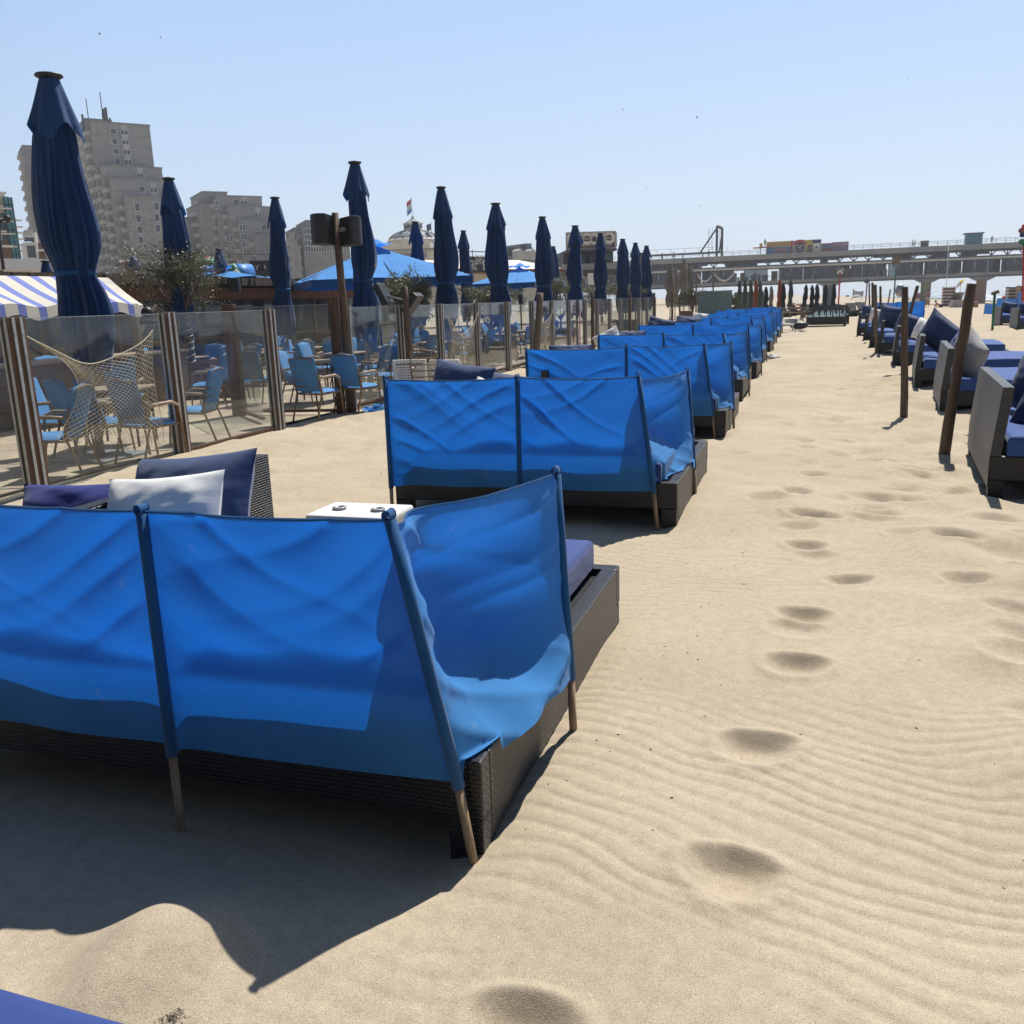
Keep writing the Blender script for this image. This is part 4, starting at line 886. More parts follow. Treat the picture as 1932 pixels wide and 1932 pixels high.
for a in [(103, 820, .45, 200, 'blue cushioned chair behind the lower left of the fishing net'), (106, 735, .8, 20, 'blue chair behind the upper left part of the net'),
          (165, 792, .45, 70, 'blue chair with its seat showing left of the pale parasol pole'), (213, 742, .75, 60, 'blue chair pulled to the table behind the net'),
          (232, 700, .8, 120, 'round-backed blue chair deep behind the net'), (278, 745, .75, 80, 'broad blue chair right of the table behind the net'),
          (366, 770, .45, 195, 'blue chair facing left, right of the second fence post'), (389, 676, .88, 200, 'blue chair behind the planter box'),
          (425, 668, .88, 150, 'blue chair right behind the gate post'), (570, 717, .45, 10, 'blue chair facing right in front of the gate table'),
          (597, 685, .85, 80, 'blue chair seen from the back at the gate table'), (567, 680, .45, 5, 'blue chair behind the gate table facing right'),
          (482, 672, .85, 95, 'blue chair behind the third fence post'), (460, 690, .5, 250, 'blue chair half hidden by the inner gate post'),
          (697, 703, .45, 190, 'blue chair facing left just right of the loudspeaker pole'), (672, 684, .8, 80, 'blue chair seen from behind against the loudspeaker pole'),
          (733, 668, .8, 250, 'blue chair turned to the viewer left of the grey post'), (703, 655, .9, 200, 'blue chair behind the small table near the grey post'),
          (583, 646, .9, 100, 'blue chair by the wooden cabinet'), (634, 640, .9, 100, 'blue chair right of the wooden cabinet')]:
    chair(*a)
chair(811, 676, .8, 95, 'wooden chair without cushion between the grey posts', False)
for a in [(219, 731, 'wooden table behind the fishing net'), (596, 680, 'square table with slatted legs behind the gate'), (493, 664, 'wooden table left of the gate table'),
          (575, 655, 'wooden table in front of the pavilion windows')]:
    table(*a)
p = atz(705, 699, .45); copy_tree(tb0, label='low worn table beside the loudspeaker pole', loc=(p[0], p[1], TZ), rz=.5, scale=(.62, .62, .6))
rows = [(-9.3, 17.4), (-9.3, 19.6), (-9.1, 21.8), (-9.4, 24.1), (-9.0, 26.4), (-9.3, 29.0), (-9.1, 32.0), (-12.6, 13.6), (-12.8, 16.6), (-12.6, 19.6), (-12.9, 22.2), (-11.2, 27.4), (-11.3, 30.5)]
for k, (x, y) in enumerate(rows):
    near = 'nearest the glass fence' if x > -10 else ('by the pavilion windows' if x < -12 else 'in the middle of the terrace')
    kk = [r_ for r_ in rows if (r_[0] > -10) == (x > -10)].index((x, y))
    copy_tree(tb0, label=f'wooden table {near}, {ORD[kk]} counting away from the camera', loc=(x, y, TZ), rz=rnd.uniform(-.2, .2))
    for j, (dx, dy, a) in enumerate([(-.72, .05, 0), (.72, -.05, math.pi), (0, .75, -math.pi/2)]):
        if j == 2 and k % 2: continue
        copy_tree(ch0, label=f'blue chair {["left of", "right of", "beyond"][j]} the {ORD[kk]} table {near.replace("in the middle of the terrace", "in mid terrace")}', loc=(x+dx, y+dy, TZ), rz=a+rnd.uniform(-.25, .25))
# cabinet, planters, olive trees
t = thing('cabinet', 'brown wooden service cabinet on the terrace behind the gate', 'cabinet', atz(612, 690, .1)); t.location.z = TZ; L0 = t.location.copy()
MB().box(-.55, .55, -.3, .3, .05, 1.0).build('body', M['planter'], t, bevel=.01); MB().box(-.6, .6, -.34, .34, 1.002, 1.05).build('top', M['tablew'], t, bevel=.005)
for s_ in (-.275, .275): MB().box(s_-.25, s_+.25, -.318, -.301, .12, .94).build('door', M['postw'], t, bevel=.004)
def planter(label, c, L=1.6, W=.8, H=.75, rz=0):
    t = thing('planter_box', label, 'planter', (c[0], c[1], TZ), rz)
    mb = MB(); n_ = 5
    for i in range(n_):
        z0 = .04+i*(H-.04)/n_; z1 = z0+(H-.04)/n_-.012
        mb.box(-L/2, L/2, -W/2, -W/2+.03, z0, z1); mb.box(-L/2, L/2, W/2-.03, W/2, z0, z1); mb.box(-L/2, -L/2+.03, -W/2+.031, W/2-.031, z0, z1); mb.box(L/2-.03, L/2, -W/2+.031, W/2-.031, z0, z1)
    mb.build('boards', M['planter'], t, bevel=.004)
    for sx in (-1, 1):
        for sy in (-1, 1): MB().box(sx*L/2-.04, sx*L/2+.04, sy*W/2-.04, sy*W/2+.04, 0, H+.03).build('corner_post', M['planter'], t, bevel=.005)
    MB().box(-L/2+.05, L/2-.05, -W/2+.05, W/2-.05, H-.14, H-.08).build('soil', M['bark'], t)
    return t
def leaf_tree(name, label, base, trunk_pts, r0_, crown_c, crown_r, nleaf, seed, mat='olive', leaf=(.055, .016), nbr=26, dens=1.0, cat='tree', group=None, twigs=True):
    rr = np.random.RandomState(seed); t = thing(name, label, cat, base, 0, group)
    mb = MB(); k = len(trunk_pts); mb.tube(trunk_pts, [r0_*(1-.5*i/k) for i in range(k)], 8)
    tipc = np.array(trunk_pts[-1]); cc = np.array(crown_c); cr_ = np.array(crown_r); ends = []
    for i in range(nbr):
        st = np.array(trunk_pts[rr.randint(max(1, k-3), k)]); d = rr.normal(size=3); d /= np.linalg.norm(d); d[2] = abs(d[2])*.8-.15
        e_ = cc+d*cr_*rr.uniform(.65, 1.05); mid = (st+e_)/2+rr.normal(size=3)*cr_*.13
        q = [st, (st+mid)/2+rr.normal(size=3)*.03, mid, (mid+e_)/2+rr.normal(size=3)*.05, e_]
        mb.tube(q, [r0_*.42, r0_*.30, r0_*.2, r0_*.13, r0_*.05], 5); ends += [q[2], q[3], q[4]]
        if twigs:
            for j in range(4):
                a = q[rr.randint(2, 5)]; b_ = a+rr.normal(size=3)*cr_*.28; mb.tube([a, (a+b_)/2+rr.normal(size=3)*.02, b_], [r0_*.09, r0_*.07, r0_*.03], 4); ends += [b_, (a+b_)/2]
    mb.build('trunk', M['bark'], t, smooth=True)
    ends = np.array(ends); idx = rr.randint(0, len(ends), nleaf); c = ends[idx]+rr.normal(size=(nleaf, 3))*cr_*.11
    d = rr.normal(size=(nleaf, 3)); d /= np.linalg.norm(d, axis=1)[:, None]; s2 = rr.normal(size=(nleaf, 3)); s2 -= d*(s2*d).sum(1)[:, None]; s2 /= np.linalg.norm(s2, axis=1)[:, None]
    L_ = leaf[0]*rr.uniform(.6, 1.3, nleaf)[:, None]; W_ = leaf[1]*rr.uniform(.7, 1.3, nleaf)[:, None]
    V = np.stack([c-d*L_/2, c+s2*W_/2, c+d*L_/2, c-s2*W_/2], 1).reshape(-1, 3)
    me = bpy.data.meshes.new('crown'); me.from_pydata(V.tolist(), [], np.arange(nleaf*4).reshape(-1, 4).tolist()); me.materials.append(M[mat]); me.update()
    o = bpy.data.objects.new('crown', me); C.objects.link(o); o.parent = t; return t
g = atz(345, 693, .62)
planter('weathered plank planter box around the olive tree, right of the second post', (g[0]+.1, g[1]+.2), 1.7, .9, .72, R(35))
leaf_tree('olive_tree', 'sparse olive tree in the plank planter before a closed parasol', (g[0], g[1]+.3, .55), [(0, 0, 0), (.02, 0, .4), (-.03, 0, .8), (.02, 0, 1.2), (-.1, .05, 1.45)], .06, (-.30, .1, 1.95), (1.15, .9, .70), 9500, 5, nbr=40)
mb = MB(); mb.tube([(g[0]+.075*math.cos(a), g[1]+.3+.075*math.sin(a), .6+a*.02) for a in np.linspace(0, 50, 160)], .007, 4)
tag(mb.build('rope_light', M['white_p']), 'pale rope light wound round the olive tree trunk', 'rope light')
for k, (px, py, X_, lb, cr_, n_) in enumerate([(770, 560, -8.6, 'dense olive bush behind the grey floodlight post', (.62, .6, .48), 9000), (925, 565, -8.6, 'olive bush between two closed parasols beyond the net', (.9, .9, .36), 7000),
                                         (1056, 545, -9.5, 'dark round bush left of the fifth tall parasol', (.85, .9, .5), 7500), (1135, 553, -9, 'scrubby bush behind the far fence panes', (1.0, 1.2, .42), 6000), (1180, 553, -9, 'grey green bush under the far closed parasols', (1.0, 1.4, .42), 6000)]):
    p = atX(px, py, X_); planter(f'low plank planter holding the {["dense", "wide", "dark round", "scrubby", "grey green"][k]} bush by the fence', p[:2], 1.2, .7, .6)
    leaf_tree('olive_bush', lb, (p[0], p[1], .5), [(0, 0, 0), (.02, 0, .4), (0, 0, p[2]-.7)], .045, (0, 0, p[2]-.40), cr_, n_, 40+k, nbr=24, leaf=(.07, .024), cat='bush')
# pavilion
PXX = -15.0
t = thing('pavilion', 'long flat-roofed beach pavilion with red brown slats and dark windows', 'building', (-18, 20, 0))
y0, y1 = 4, 35
MB().box(-24, PXX, y0, y1, 2.32, 2.50).build('roof', M['darkmet'], t, world=True)
mb = MB(); rr = random.Random(3)
for i in range(150):
    y = y0+(y1-y0)*i/150; mb.box(PXX+.002, PXX+.16+rr.uniform(0, .10), y, y+.235, 2.40-rr.uniform(0, .06), 2.54+rr.uniform(0, .06))
mb.build('thatch_edge', M['thatch'], t, world=True)
mb = MB()
yy = y0
while yy < y1: mb.box(PXX+.0, PXX+.045, yy, yy+.055, 2.02, 2.30); yy += .085
mb.build('slat_band', M['slat'], t, world=True)
MB().box(PXX-.05, PXX-.003, y0, y1, 1.98, 2.318).build('fascia', M['brown'], t, world=True)
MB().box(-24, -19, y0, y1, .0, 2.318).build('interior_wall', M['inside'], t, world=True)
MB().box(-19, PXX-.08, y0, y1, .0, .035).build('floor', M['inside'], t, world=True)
k = 0; yy = y0
while yy < y1-1:
    MB().box(PXX-.07, PXX+.03, yy-.06, yy+.06, 0, 1.978).build('mullion', M['brown'], t, world=True)
    o = MB().box(PXX-.03, PXX-.015, yy+.061, yy+2.15, .30, 1.978).build('window_pane', M['glassd'], t, world=True)
    MB().box(PXX-.06, PXX+.01, yy+.061, yy+2.15, 0, .299).build('plinth', M['brown'], t, world=True)
    MB().box(PXX-.045, PXX+.0, yy+.061, yy+2.15, 1.0, 1.04).build('transom', M['brown'], o, world=True)
    yy += 2.21
t = thing('loudspeaker', 'black loudspeaker under the pavilion roof edge right of the olive tree', 'loudspeaker', atX(440, 538, -14.6)); speaker_box(t, (0, 0, 0), .34, .25, .36, R(-60))
# market stall with striped awning
t = thing('market_stall', 'blue and white striped awning of a stall behind the nearest parasol', 'stall', (-11.8, 11, 0))
def awn(u, v):
    y = 6.5+(8.6-2.0*v)*u; x = -13.2+2.4*v; return (x, y, 2.40-.55*v**1.15-.05*math.sin(math.pi*v)-.03*math.sin(u*40)*v)
mb = MB(); mb.grid(awn, 60, 16); 
mb.uv = [[(v[0]*8.8, v[1]) for v in uu] for uu in mb.uv]
aw = mb.build('awning', M['awning'], t, smooth=True, world=True)
mb = MB(); mb.grid(lambda u, v: (-10.8+.01*v, 6.5+6.6*u, awn(u, 1)[2]-.005-.17*v-.02*math.sin(u*60)*v), 60, 2); mb.uv = [[(v[0]*8.8, v[1]) for v in uu] for uu in mb.uv]; mb.build('valance', M['awning'], aw, world=True)
for y in (6.6, 9.8, 13.0):
    MB().box(-10.95, -10.85, y-.05, y+.05, 0, 1.85).build('post', M['planter'], t, world=True); MB().tube([(-10.9, y, 1.3), (-10.9, y+.55, 1.82)], .03, 6).build('brace', M['planter'], t, world=True)
MB().box(-12.2, -11.5, 7, 15, .0, .95).build('counter', M['planter'], t, world=True)
MB().box(-12.25, -11.45, 6.95, 15.05, .952, .99).build('counter_top', M['tablew'], t, world=True)

# ------------------------------------------------------------------ writing
def text(word, T, h, mat, parent, depth=.02, name='lettering', sp=1.0, width=None):
    cu_ = bpy.data.curves.new('t', 'FONT'); cu_.body = word; cu_.size = 1; cu_.extrude = .0; cu_.resolution_u = 3; cu_.space_character = sp
    ob = bpy.data.objects.new('t', cu_); C.objects.link(ob); bpy.context.view_layer.update()
    me = bpy.data.meshes.new_from_object(ob.evaluated_get(bpy.context.evaluated_depsgraph_get())); bpy.data.objects.remove(ob)
    co = np.array([v.co[:] for v in me.vertices]); x0, x1 = co[:, 0].min(), co[:, 0].max(); y0_, y1_ = co[:, 1].min(), co[:, 1].max()
    k = h/(y1_-y0_); kx = width/(x1-x0) if width else k
    mb = MB(); vs = [T(((v[0]-x0)*kx, -depth, (v[1]-y0_)*k)) for v in co]
    mb.add(vs, [tuple(p.vertices) for p in me.polygons])
    return mb.build(name, M[mat], parent, world=True)

# ------------------------------------------------------------------ far buildings
def zc1(x, y): return x/3.740, 96.86+y/3.740                       # coordinates measured on an enlarged view
def bld_plane(px, D, a):
    P = Plane(px, D, a)
    def T(q): return (P.o[0]+P.t[0]*q[0]+P.n[0]*q[1], P.o[1]+P.t[1]*q[0]+P.n[1]*q[1], q[2])
    P.T = T; return P
def blk(P, thing_, name, pl, pr_, top, bottom_z, d0, d1, mat, py_l=None):
    (ul, zl) = P.uz(*pl); (ur, _) = P.uz(*pr_); zt = zl if top is None else top
    mb = MB(); mb.box(ul, ur, d0, d1, bottom_z, zt, T=P.T); return mb.build(name, M[mat], thing_, world=True), ul, ur, zt
def window(P, th, px, py, w_, h_, d, panes=1, proto={}):
    u, z = P.uz(px, py); mb = MB(); f_ = .13
    x0, x1, z0_, z1_ = u-w_/2, u+w_/2, z-h_/2, z+h_/2
    mb.box(x0, x1, d-.14, d-.01, z0_, z0_+f_, T=P.T); mb.box(x0, x1, d-.14, d-.01, z1_-f_, z1_, T=P.T); mb.box(x0, x0+f_, d-.14, d-.01, z0_+f_, z1_-f_, T=P.T); mb.box(x1-f_, x1, d-.14, d-.01, z0_+f_, z1_-f_, T=P.T)
    for i in range(1, panes): xm = x0+(x1-x0)*i/panes; mb.box(xm-.08, xm+.08, d-.13, d-.01, z0_+f_, z1_-f_, T=P.T)
    o = mb.build('window', M['winfr'], th, world=True)
    MB().box(x0+f_, x1-f_, d-.05, d-.02, z0_+f_, z1_-f_, T=P.T).build('pane', M['pane'], o, world=True); return o
def make_tower(label, ox, oy, sc_, px, D, a, tiers, strips, wins, bands, name='tower_block', extra=None, mat='tower', depth=16):
    cv = lambda x, y: (ox+x/sc_, oy+y/sc_)
    P = bld_plane(px, D, a); o0 = P.T((0, 0, 0)); th = thing(name, label, 'building', (o0[0], o0[1], 0))
    for i, (xl, xr, yt, d) in enumerate(tiers):
        ul, z = P.uz(*cv(xl, yt)); ur, _ = P.uz(*cv(xr, yt))
        MB().box(ul, ur, d, d+depth, -2, z, T=P.T).build('wall', M[mat], th, world=True)
        MB().box(ul-.15, ur+.15, d-.15, d+depth, z+.002, z+.45, T=P.T).build('parapet', M['band'], th, world=True)
        for k in range(1, 18):                     # dark joints at each floor
            zz_ = z-k*2.8-.0
            if zz_ < 1: break
            if bands: MB().box(ul-.04, ur+.04, d-.05, d+depth*.5, zz_, zz_+.16, T=P.T).build('floor_joint', M['band'], th, world=True)
        for k in range(1, 18):                     # balconies on the left return wall
            zz_ = z-k*2.8
            if zz_ < 3: break
            MB().box(ul-1.3, ul-.02, d+1.5, d+6.5, zz_, zz_+1.0, T=P.T).build('balcony', M['paleband'], th, world=True)
    for (xl, xr, yt, yb, d) in strips:
        ul, z1_ = P.uz(*cv(xl, yt)); ur, _ = P.uz(*cv(xr, yt)); _, z0_ = P.uz(*cv(xl, yb))
        MB().box(ul, ur, d-.22, d+.2, z0_, z1_, T=P.T).build('pale_panel', M['paleband'], th, world=True)
    for (x, y, w_, h_, d, pn) in wins: window(P, th, *cv(x, y), w_, h_, d-.02 if pn < 2 else d-.22, pn)
    if extra: extra(P, th, cv)
    return th
def ant(P, th, cv):
    for (x, y0_, y1_, r_) in [(633, 320, 470, .12), (728, 270, 400, .12), (750, 390, 475, .35), (765, 380, 475, .3), (740, 420, 475, .3), (592, 430, 470, .3), (785, 455, 475, .25)]:
        u, zt = P.uz(*cv(x+8, y0_)); u2, zb = P.uz(*cv(x+8, y1_)); MB().tube([P.T((u2, 3, zb-3)), P.T((u2, 3, zt))], r_, 5).build('antenna', M['darkmet'], th, world=True)
tiersA = [(640, 1052, 500, 0), (618, 800, 468, 3), (700, 1120, 822, -3), (745, 1165, 925, -6), (830, 1180, 1058, -9)]
make_tower('tall stepped grey tower block with roof antennas, left behind the parasols', 0, 96.86, 3.740, 230, 250, 52, tiersA,
    [(850, 892, 520, 820, 0), (945, 985, 832, 905, -3), (1018, 1058, 945, 1050, -6)],
    [(800, 565, 1.5, 1.5, 0, 1), (810, 636, 1.5, 1.5, 0, 1), (820, 707, 1.5, 1.5, 0, 1), (830, 777, 1.5, 1.5, 0, 1), (875, 573, 1.9, 1.3, 0, 2), (884, 643, 1.9, 1.3, 0, 2), (893, 713, 1.9, 1.3, 0, 2), (903, 784, 1.9, 1.3, 0, 2),
     (970, 888, 1.9, 1.3, -3, 2), (965, 993, 1.5, 1.5, -6, 1), (1043, 1000, 1.9, 1.3, -6, 2), (915, 1125, 1.4, 2.0, -9, 1), (1045, 1120, 1.4, 2.0, -9, 1), (924, 1203, 1.4, 2.0, -9, 1), (933, 1278, 1.4, 2.0, -9, 1), (1050, 1195, 1.4, 2.0, -9, 1), (1056, 1270, 1.4, 2.0, -9, 1), (940, 1350, 1.4, 2.0, -9, 1)], True, extra=ant)
make_tower('narrow grey slab tower partly hidden behind the nearest parasol', 0, 96.86, 3.740, 55, 270, 50, [(160, 320, 672, 0)], [], [], True, depth=14)
make_tower('stepped beige apartment block between the first and second far parasols', 0, 96.86, 3.740, 440, 260, 48,
    [(1520, 1845, 1025, 0), (1450, 1625, 985, 4), (1410, 1520, 1075, 2), (1590, 1882, 1108, -3), (1650, 1905, 1205, -6), (1740, 1930, 1312, -9), (1310, 1480, 1160, 8)],
    [(1700, 1740, 1028, 1085, 0), (1780, 1812, 1108, 1175, -3)],
    [(1665, 1065, 1.5, 1.5, 0, 1), (1720, 1070, 1.9, 1.3, 0, 2), (1797, 1163, 1.9, 1.3, -3, 2), (1820, 1255, 1.5, 1.5, -6, 1), (1872, 1258, 1.6, 1.5, -6, 2), (1867, 1370, 1.4, 2.0, -9, 1), (1870, 1428, 1.4, 2.0, -9, 1), (1767, 1303, 2.0, 1.6, -6, 1), (1825, 1306, 2.0, 1.6, -6, 1),
     (1527, 1072, 1.7, 1.6, 0, 3), (1535, 1130, 1.7, 1.6, 0, 3), (1672, 1258, 1.7, 1.6, -6, 2), (1682, 1320, 1.7, 1.6, -6, 2), (1690, 1375, 1.7, 1.6, -6, 2), (1700, 1425, 1.7, 1.6, -6, 2), (1722, 1370, 1.7, 1.6, -6, 2), (1600, 1330, 1.7, 1.6, -3, 2), (1610, 1390, 1.7, 1.6, -3, 2)], False)
zz2 = lambda x, y: (355+x/3.740, 290.6+y/3.740)
wn = []
for r_ in range(4):
    for c_ in range(7): wn.append((835+c_*38+r_*3, 545+r_*42-c_*3+(8 if c_ else 0), 1.5, 1.5, 0, 2))
make_tower('low beige apartment block left of the loudspeakers', 355, 290.6, 3.740, 600, 250, 40, [(800, 1130, 512, 0), (850, 985, 468, 4), (760, 800, 525, 2)], [], wn, False)
make_tower('sloping roofed brick house end between the parasol and the low block', 355, 290.6, 3.740, 550, 240, 30, [(712, 745, 560, 0), (745, 765, 610, 0), (765, 785, 655, 0)], [], [], False, name='house')
# yellow and teal apartments at the left edge
Pq = bld_plane(20, 120, 62); o0 = Pq.T((0, 0, 0)); th = thing('apartment_building', 'cream apartment block with teal netting at the left edge', 'building', (o0[0], o0[1], 0))
zl = lambda x, y: (x/10.68, 355.2+y/10.68)
for i, (xl, xr, yt, d) in enumerate([(-260, 80, 100, 0), (80, 160, 185, 1), (215, 300, 320, 2), (300, 440, 610, 3), (440, 520, 960, 4)]):
    ul, z = Pq.uz(*zl(xl, yt)); ur, _ = Pq.uz(*zl(xr, yt)); MB().box(ul, ur, d, d+9, -1, z, T=Pq.T).build('wall', M['cream'], th, world=True); MB().box(ul-.2, ur+.2, d-.3, d+9, z+.002, z+.25, T=Pq.T).build('cornice', M['creamw'], th, world=True)
ul, z = Pq.uz(*zl(40, 185)); ur, _ = Pq.uz(*zl(215, 260)); tn = MB().box(ul, ur, -.6, .9, -1, z, T=Pq.T).build('scaffold_netting', M['teal'], th, world=True)
mb = MB()
for k in range(5): mb.box(ul-.02, ur+.02, -.68, -.605, z-1-k*3.0, z-.85-k*3.0, T=Pq.T)
mb.box(ul-.03, ul+.08, -.69, -.605, 0, z, T=Pq.T); mb.box(ur-.08, ur+.03, -.69, -.605, 0, z, T=Pq.T); mb.box((ul+ur)/2-.05, (ul+ur)/2+.05, -.69, -.605, 0, z, T=Pq.T); mb.build('scaffold', M['darkmet'], tn, world=True)
for i in range(5):
    for j, xl in enumerate([-150, 20, 330, 400]):
        yy_ = (380, 430, 640, 760)[j]+i*(255 if j < 2 else 250)
        if yy_ > 1290: continue
        u, z = Pq.uz(*zl(xl+i*38, yy_)); d = (0, 0, 2, 3)[j]
        MB().box(u-1.0, u+1.0, d-.9, d-.01, z+.0, z+.18, T=Pq.T).build('balcony', M['creamw'], th, world=True)
        o = MB().box(u-.5, u+.5, d-.10, d-.012, z-2.1, z-.3, T=Pq.T).build('window', M['winfr'], th, world=True); MB().box(u-.38, u+.38, d-.13, d-.101, z-2.0, z-.4, T=Pq.T).build('pane', M['pane'], o, world=True)
# small white hotel wing, light grey block, chimneys of brick, long white flat roof
Pq = bld_plane(60, 140, 50); o0 = Pq.T((0, 0, 0)); th = thing('hotel_wing', 'white balustraded building between the cream block and the slab tower', 'building', (o0[0], o0[1], 0))
for nm, (xl, yt, xr, yb, d), mt_ in [('wall', (470, 1090, 700, 1420, 0), 'winfr'), ('upper_wall', (540, 800, 700, 960, 3), 'paleband'), ('balcony_floor', (465, 960, 690, 985, -.5), 'winfr'), ('dark_glazing', (480, 985, 690, 1070, .4), 'pane'), ('window', (540, 1160, 700, 1400, -.12), 'pane')]:
    ul, z1_ = Pq.uz(*zl(xl, yt)); ur, _ = Pq.uz(*zl(xr, yt)); _, z0_ = Pq.uz(*zl(xl, yb)); MB().box(ul, ur, d, d+(5 if 'wall' in nm else .1), z0_ if nm != 'wall' else -1, z1_, T=Pq.T).build(nm, M[mt_], th, world=True)
u, zt = Pq.uz(*zl(690, 905)); u2, zb = Pq.uz(*zl(790, 1480)); MB().tube([Pq.T((u2, -1, zb)), Pq.T((u, -1, zt))], .22, 6).build('downpipe', M['white_p'], th, world=True)
def pillar(label, P, xl, xr, yt, yb, cv, th_=1.2):
    ul, z1_ = P.uz(*cv(xl, yt)); ur, _ = P.uz(*cv(xr, yt)); _, z0_ = P.uz(*cv(xl, yb)); o0 = P.T((ul, 0, 0)); t = thing('brick_pillar', label, 'pillar', (o0[0], o0[1], 0), 0, 'brick pillars on the boulevard')
    w_ = ur-ul; zm = z0_+(z1_-z0_)*.55
    MB().box(ul, ur, 0, w_, -.2, zm, T=P.T).build('shaft', M['redbrick'], t, world=True); MB().box(ul-.12, ur+.12, -.12, w_+.12, zm+.002, zm+.16, T=P.T).build('ledge', M['creamw'], t, world=True)
    MB().box(ul+w_*.12, ur-w_*.12, w_*.12, w_*.88, zm+.162, z1_, T=P.T).build('top', M['redbrick'], t, world=True)
Pb = bld_plane(40, 70, 60)
pillar('brick pillar in front of the teal netting at the left edge', Pb, 10, 195, 1050, 1360, zl); pillar('brick pillar just left of the nearest parasol', Pb, 770, 880, 1100, 1480, zl)
Pc = bld_plane(240, 75, 55); pillar('brick pillar left of the olive tree crown', Pc, 872, 945, 1462, 1510, zc1); pillar('brick pillar left of the trident banner', Pc, 1618, 1680, 1478, 1555, zc1)
Pd = bld_plane(60, 45, 78); o0 = Pd.T((0, 0, 0)); th = thing('beach_kiosk', 'long low white flat-roofed kiosk behind the pavilion roof at left', 'building', (o0[0], o0[1], 0))
ul, z1_ = Pd.uz(*zl(-60, 1420)); ur, _ = Pd.uz(*zl(850, 1490)); MB().box(ul, ur, -.4, 8, z1_-.55, z1_, T=Pd.T).build('roof', M['whitepl'], th, world=True); MB().box(ul, ur-.3, 0, 8, -.2, z1_-.552, T=Pd.T).build('wall', M['creamw'], th, world=True)
t = thing('street_lamp', 'thin curved street lamp at the left edge before the teal netting', 'lamp', tuple(Plane(5, 40, 70).o)+(0,)); mb = MB(); q = [zl(70, 1640), zl(20, 1260), zl(-25, 1000), zl(-20, 700), zl(40, 640), zl(150, 612)]
Pl = bld_plane(5, 40, 70); mb.tube([Pl.T((Pl.uz(*a)[0], 0, Pl.uz(*a)[1])) for a in q], .07, 6); mb.build('pole', M['darkmet'], t, world=True, smooth=True)
mb = MB(); a = zl(150, 612); mb.sphere(Pl.T((Pl.uz(*a)[0], 0, Pl.uz(*a)[1])), .16, 8, 5); mb.build('lamp_head', M['darkmet'], t, world=True, smooth=True)
# beige dune wall / boulevard behind the pavilion
t = thing('boulevard_wall', 'low pale boulevard wall and steps behind the pavilion', 'wall', (-60, 60, 0)); MB().box(-75, -52, 10, 190, -.5, 3.6).build('wall', M['creamw'], t, world=True); MB().box(-52.2, -51.8, 10, 190, 3.602, 4.5).build('railing', M['steel'], t, world=True)
# inflatable slide and cone parasols
Pe = bld_plane(420, 42, 60); o0 = Pe.T((0, 0, 0)); t = thing('play_slide', 'inflatable blue green and red play slide behind the pavilion roof', 'slide', (o0[0], o0[1], 0)); zi = lambda x, y: (361.6+x/9.97, 464.9+y/9.97)
def up(P, cv, x, y, d=0): u, z = P.uz(*cv(x, y)); return P.T((u, d, z))
MB().tube([up(Pe, zi, 740, 540), up(Pe, zi, 1110, 540)], .5, 16).build('blue_tube', M['blue_p'], t, world=True, smooth=True)
MB().tube([up(Pe, zi, 640, 380, -.5), up(Pe, zi, 820, 600, -.5)], [.22, .2], 8).build('green_rail', M['green_p'], t, world=True, smooth=True); MB().tube([up(Pe, zi, 660, 470, -.8), up(Pe, zi, 850, 640, -.8)], .1, 8).build('pale_rail', M['white_p'], t, world=True)
MB().tube([up(Pe, zi, 190, 420), up(Pe, zi, 260, 330), up(Pe, zi, 330, 330), up(Pe, zi, 380, 420)], .33, 8).build('green_arch', M['green_p'], t, world=True, smooth=True); MB().tube([up(Pe, zi, 350, 460, .3), up(Pe, zi, 400, 280, .3), up(Pe, zi, 440, 400, .3)], .3, 8).build('red_arch', M['red'], t, world=True, smooth=True)
mb = MB(); mb.grid(lambda u, v: up(Pe, zi, 150+280*u, 600-120*math.sin(u*3)*v, .4), 12, 4); mb.build('blue_skirt', M['blue_p'], t, world=True)
p = up(Pd, zc1, 770, 1560, -2); t = thing('cone_ornament', 'small purple cone with white tip on the roof beside the nearest parasol', 'ornament', p); MB().lathe([(.34, 0), (.30, .25), (.14, .6), (.10, .68)], n=16).build('cone', M['navy_p'], t, smooth=True); MB().lathe([(.10, .681), (.05, 1.05), (.02, 1.1)], n=12).build('tip', M['white_p'], t, smooth=True)
# dark banners
def banner(label, P, cv, xl, yt, xr, yb, mat='sign', frame=True):
    ul, z1_ = P.uz(*cv(xl, yt)); ur, _ = P.uz(*cv(xr, yt)); _, z0_ = P.uz(*cv(xl, yb)); o0 = P.T((ul, 0, 0)); t = thing('banner', label, 'sign', (o0[0], o0[1], 0))
    MB().box(ul, ur, 0, .06, z0_, z1_, T=P.T).build('board', M[mat], t, world=True)
    if frame:
        mb = MB(); mb.box(ul-1, ur+.1, .3, .36, z1_+.30, z1_+.36, T=P.T); n_ = int((ur-ul)/1.2)+2
        for i in range(n_): u = ul-1+(ur-ul+1)*i/(n_-1); mb.box(u-.02, u+.02, .3, .34, 0, z1_+.45, T=P.T)
        mb.build('scaffold', M['steel'], t, world=True)
    return t, ul, ur, z0_, z1_
Pf = bld_plane(490, 50, 45)
t, ul, ur, z0_, z1_ = banner('dark banner with pale hexagon and trident emblem', Pf, zi, 1095, 268, 1560, 600)
hx = [Pf.uz(*zi(x, y)) for x, y in [(1300, 318), (1385, 365), (1395, 440), (1360, 470), (1240, 470), (1218, 440), (1222, 365)]]
hexo = MB().prism(hx[::-1], lambda q: Pf.T((q[0], q[1]-.05, q[2])), .03).build('hexagon', M['white_p'], t, world=True)
mb = MB()
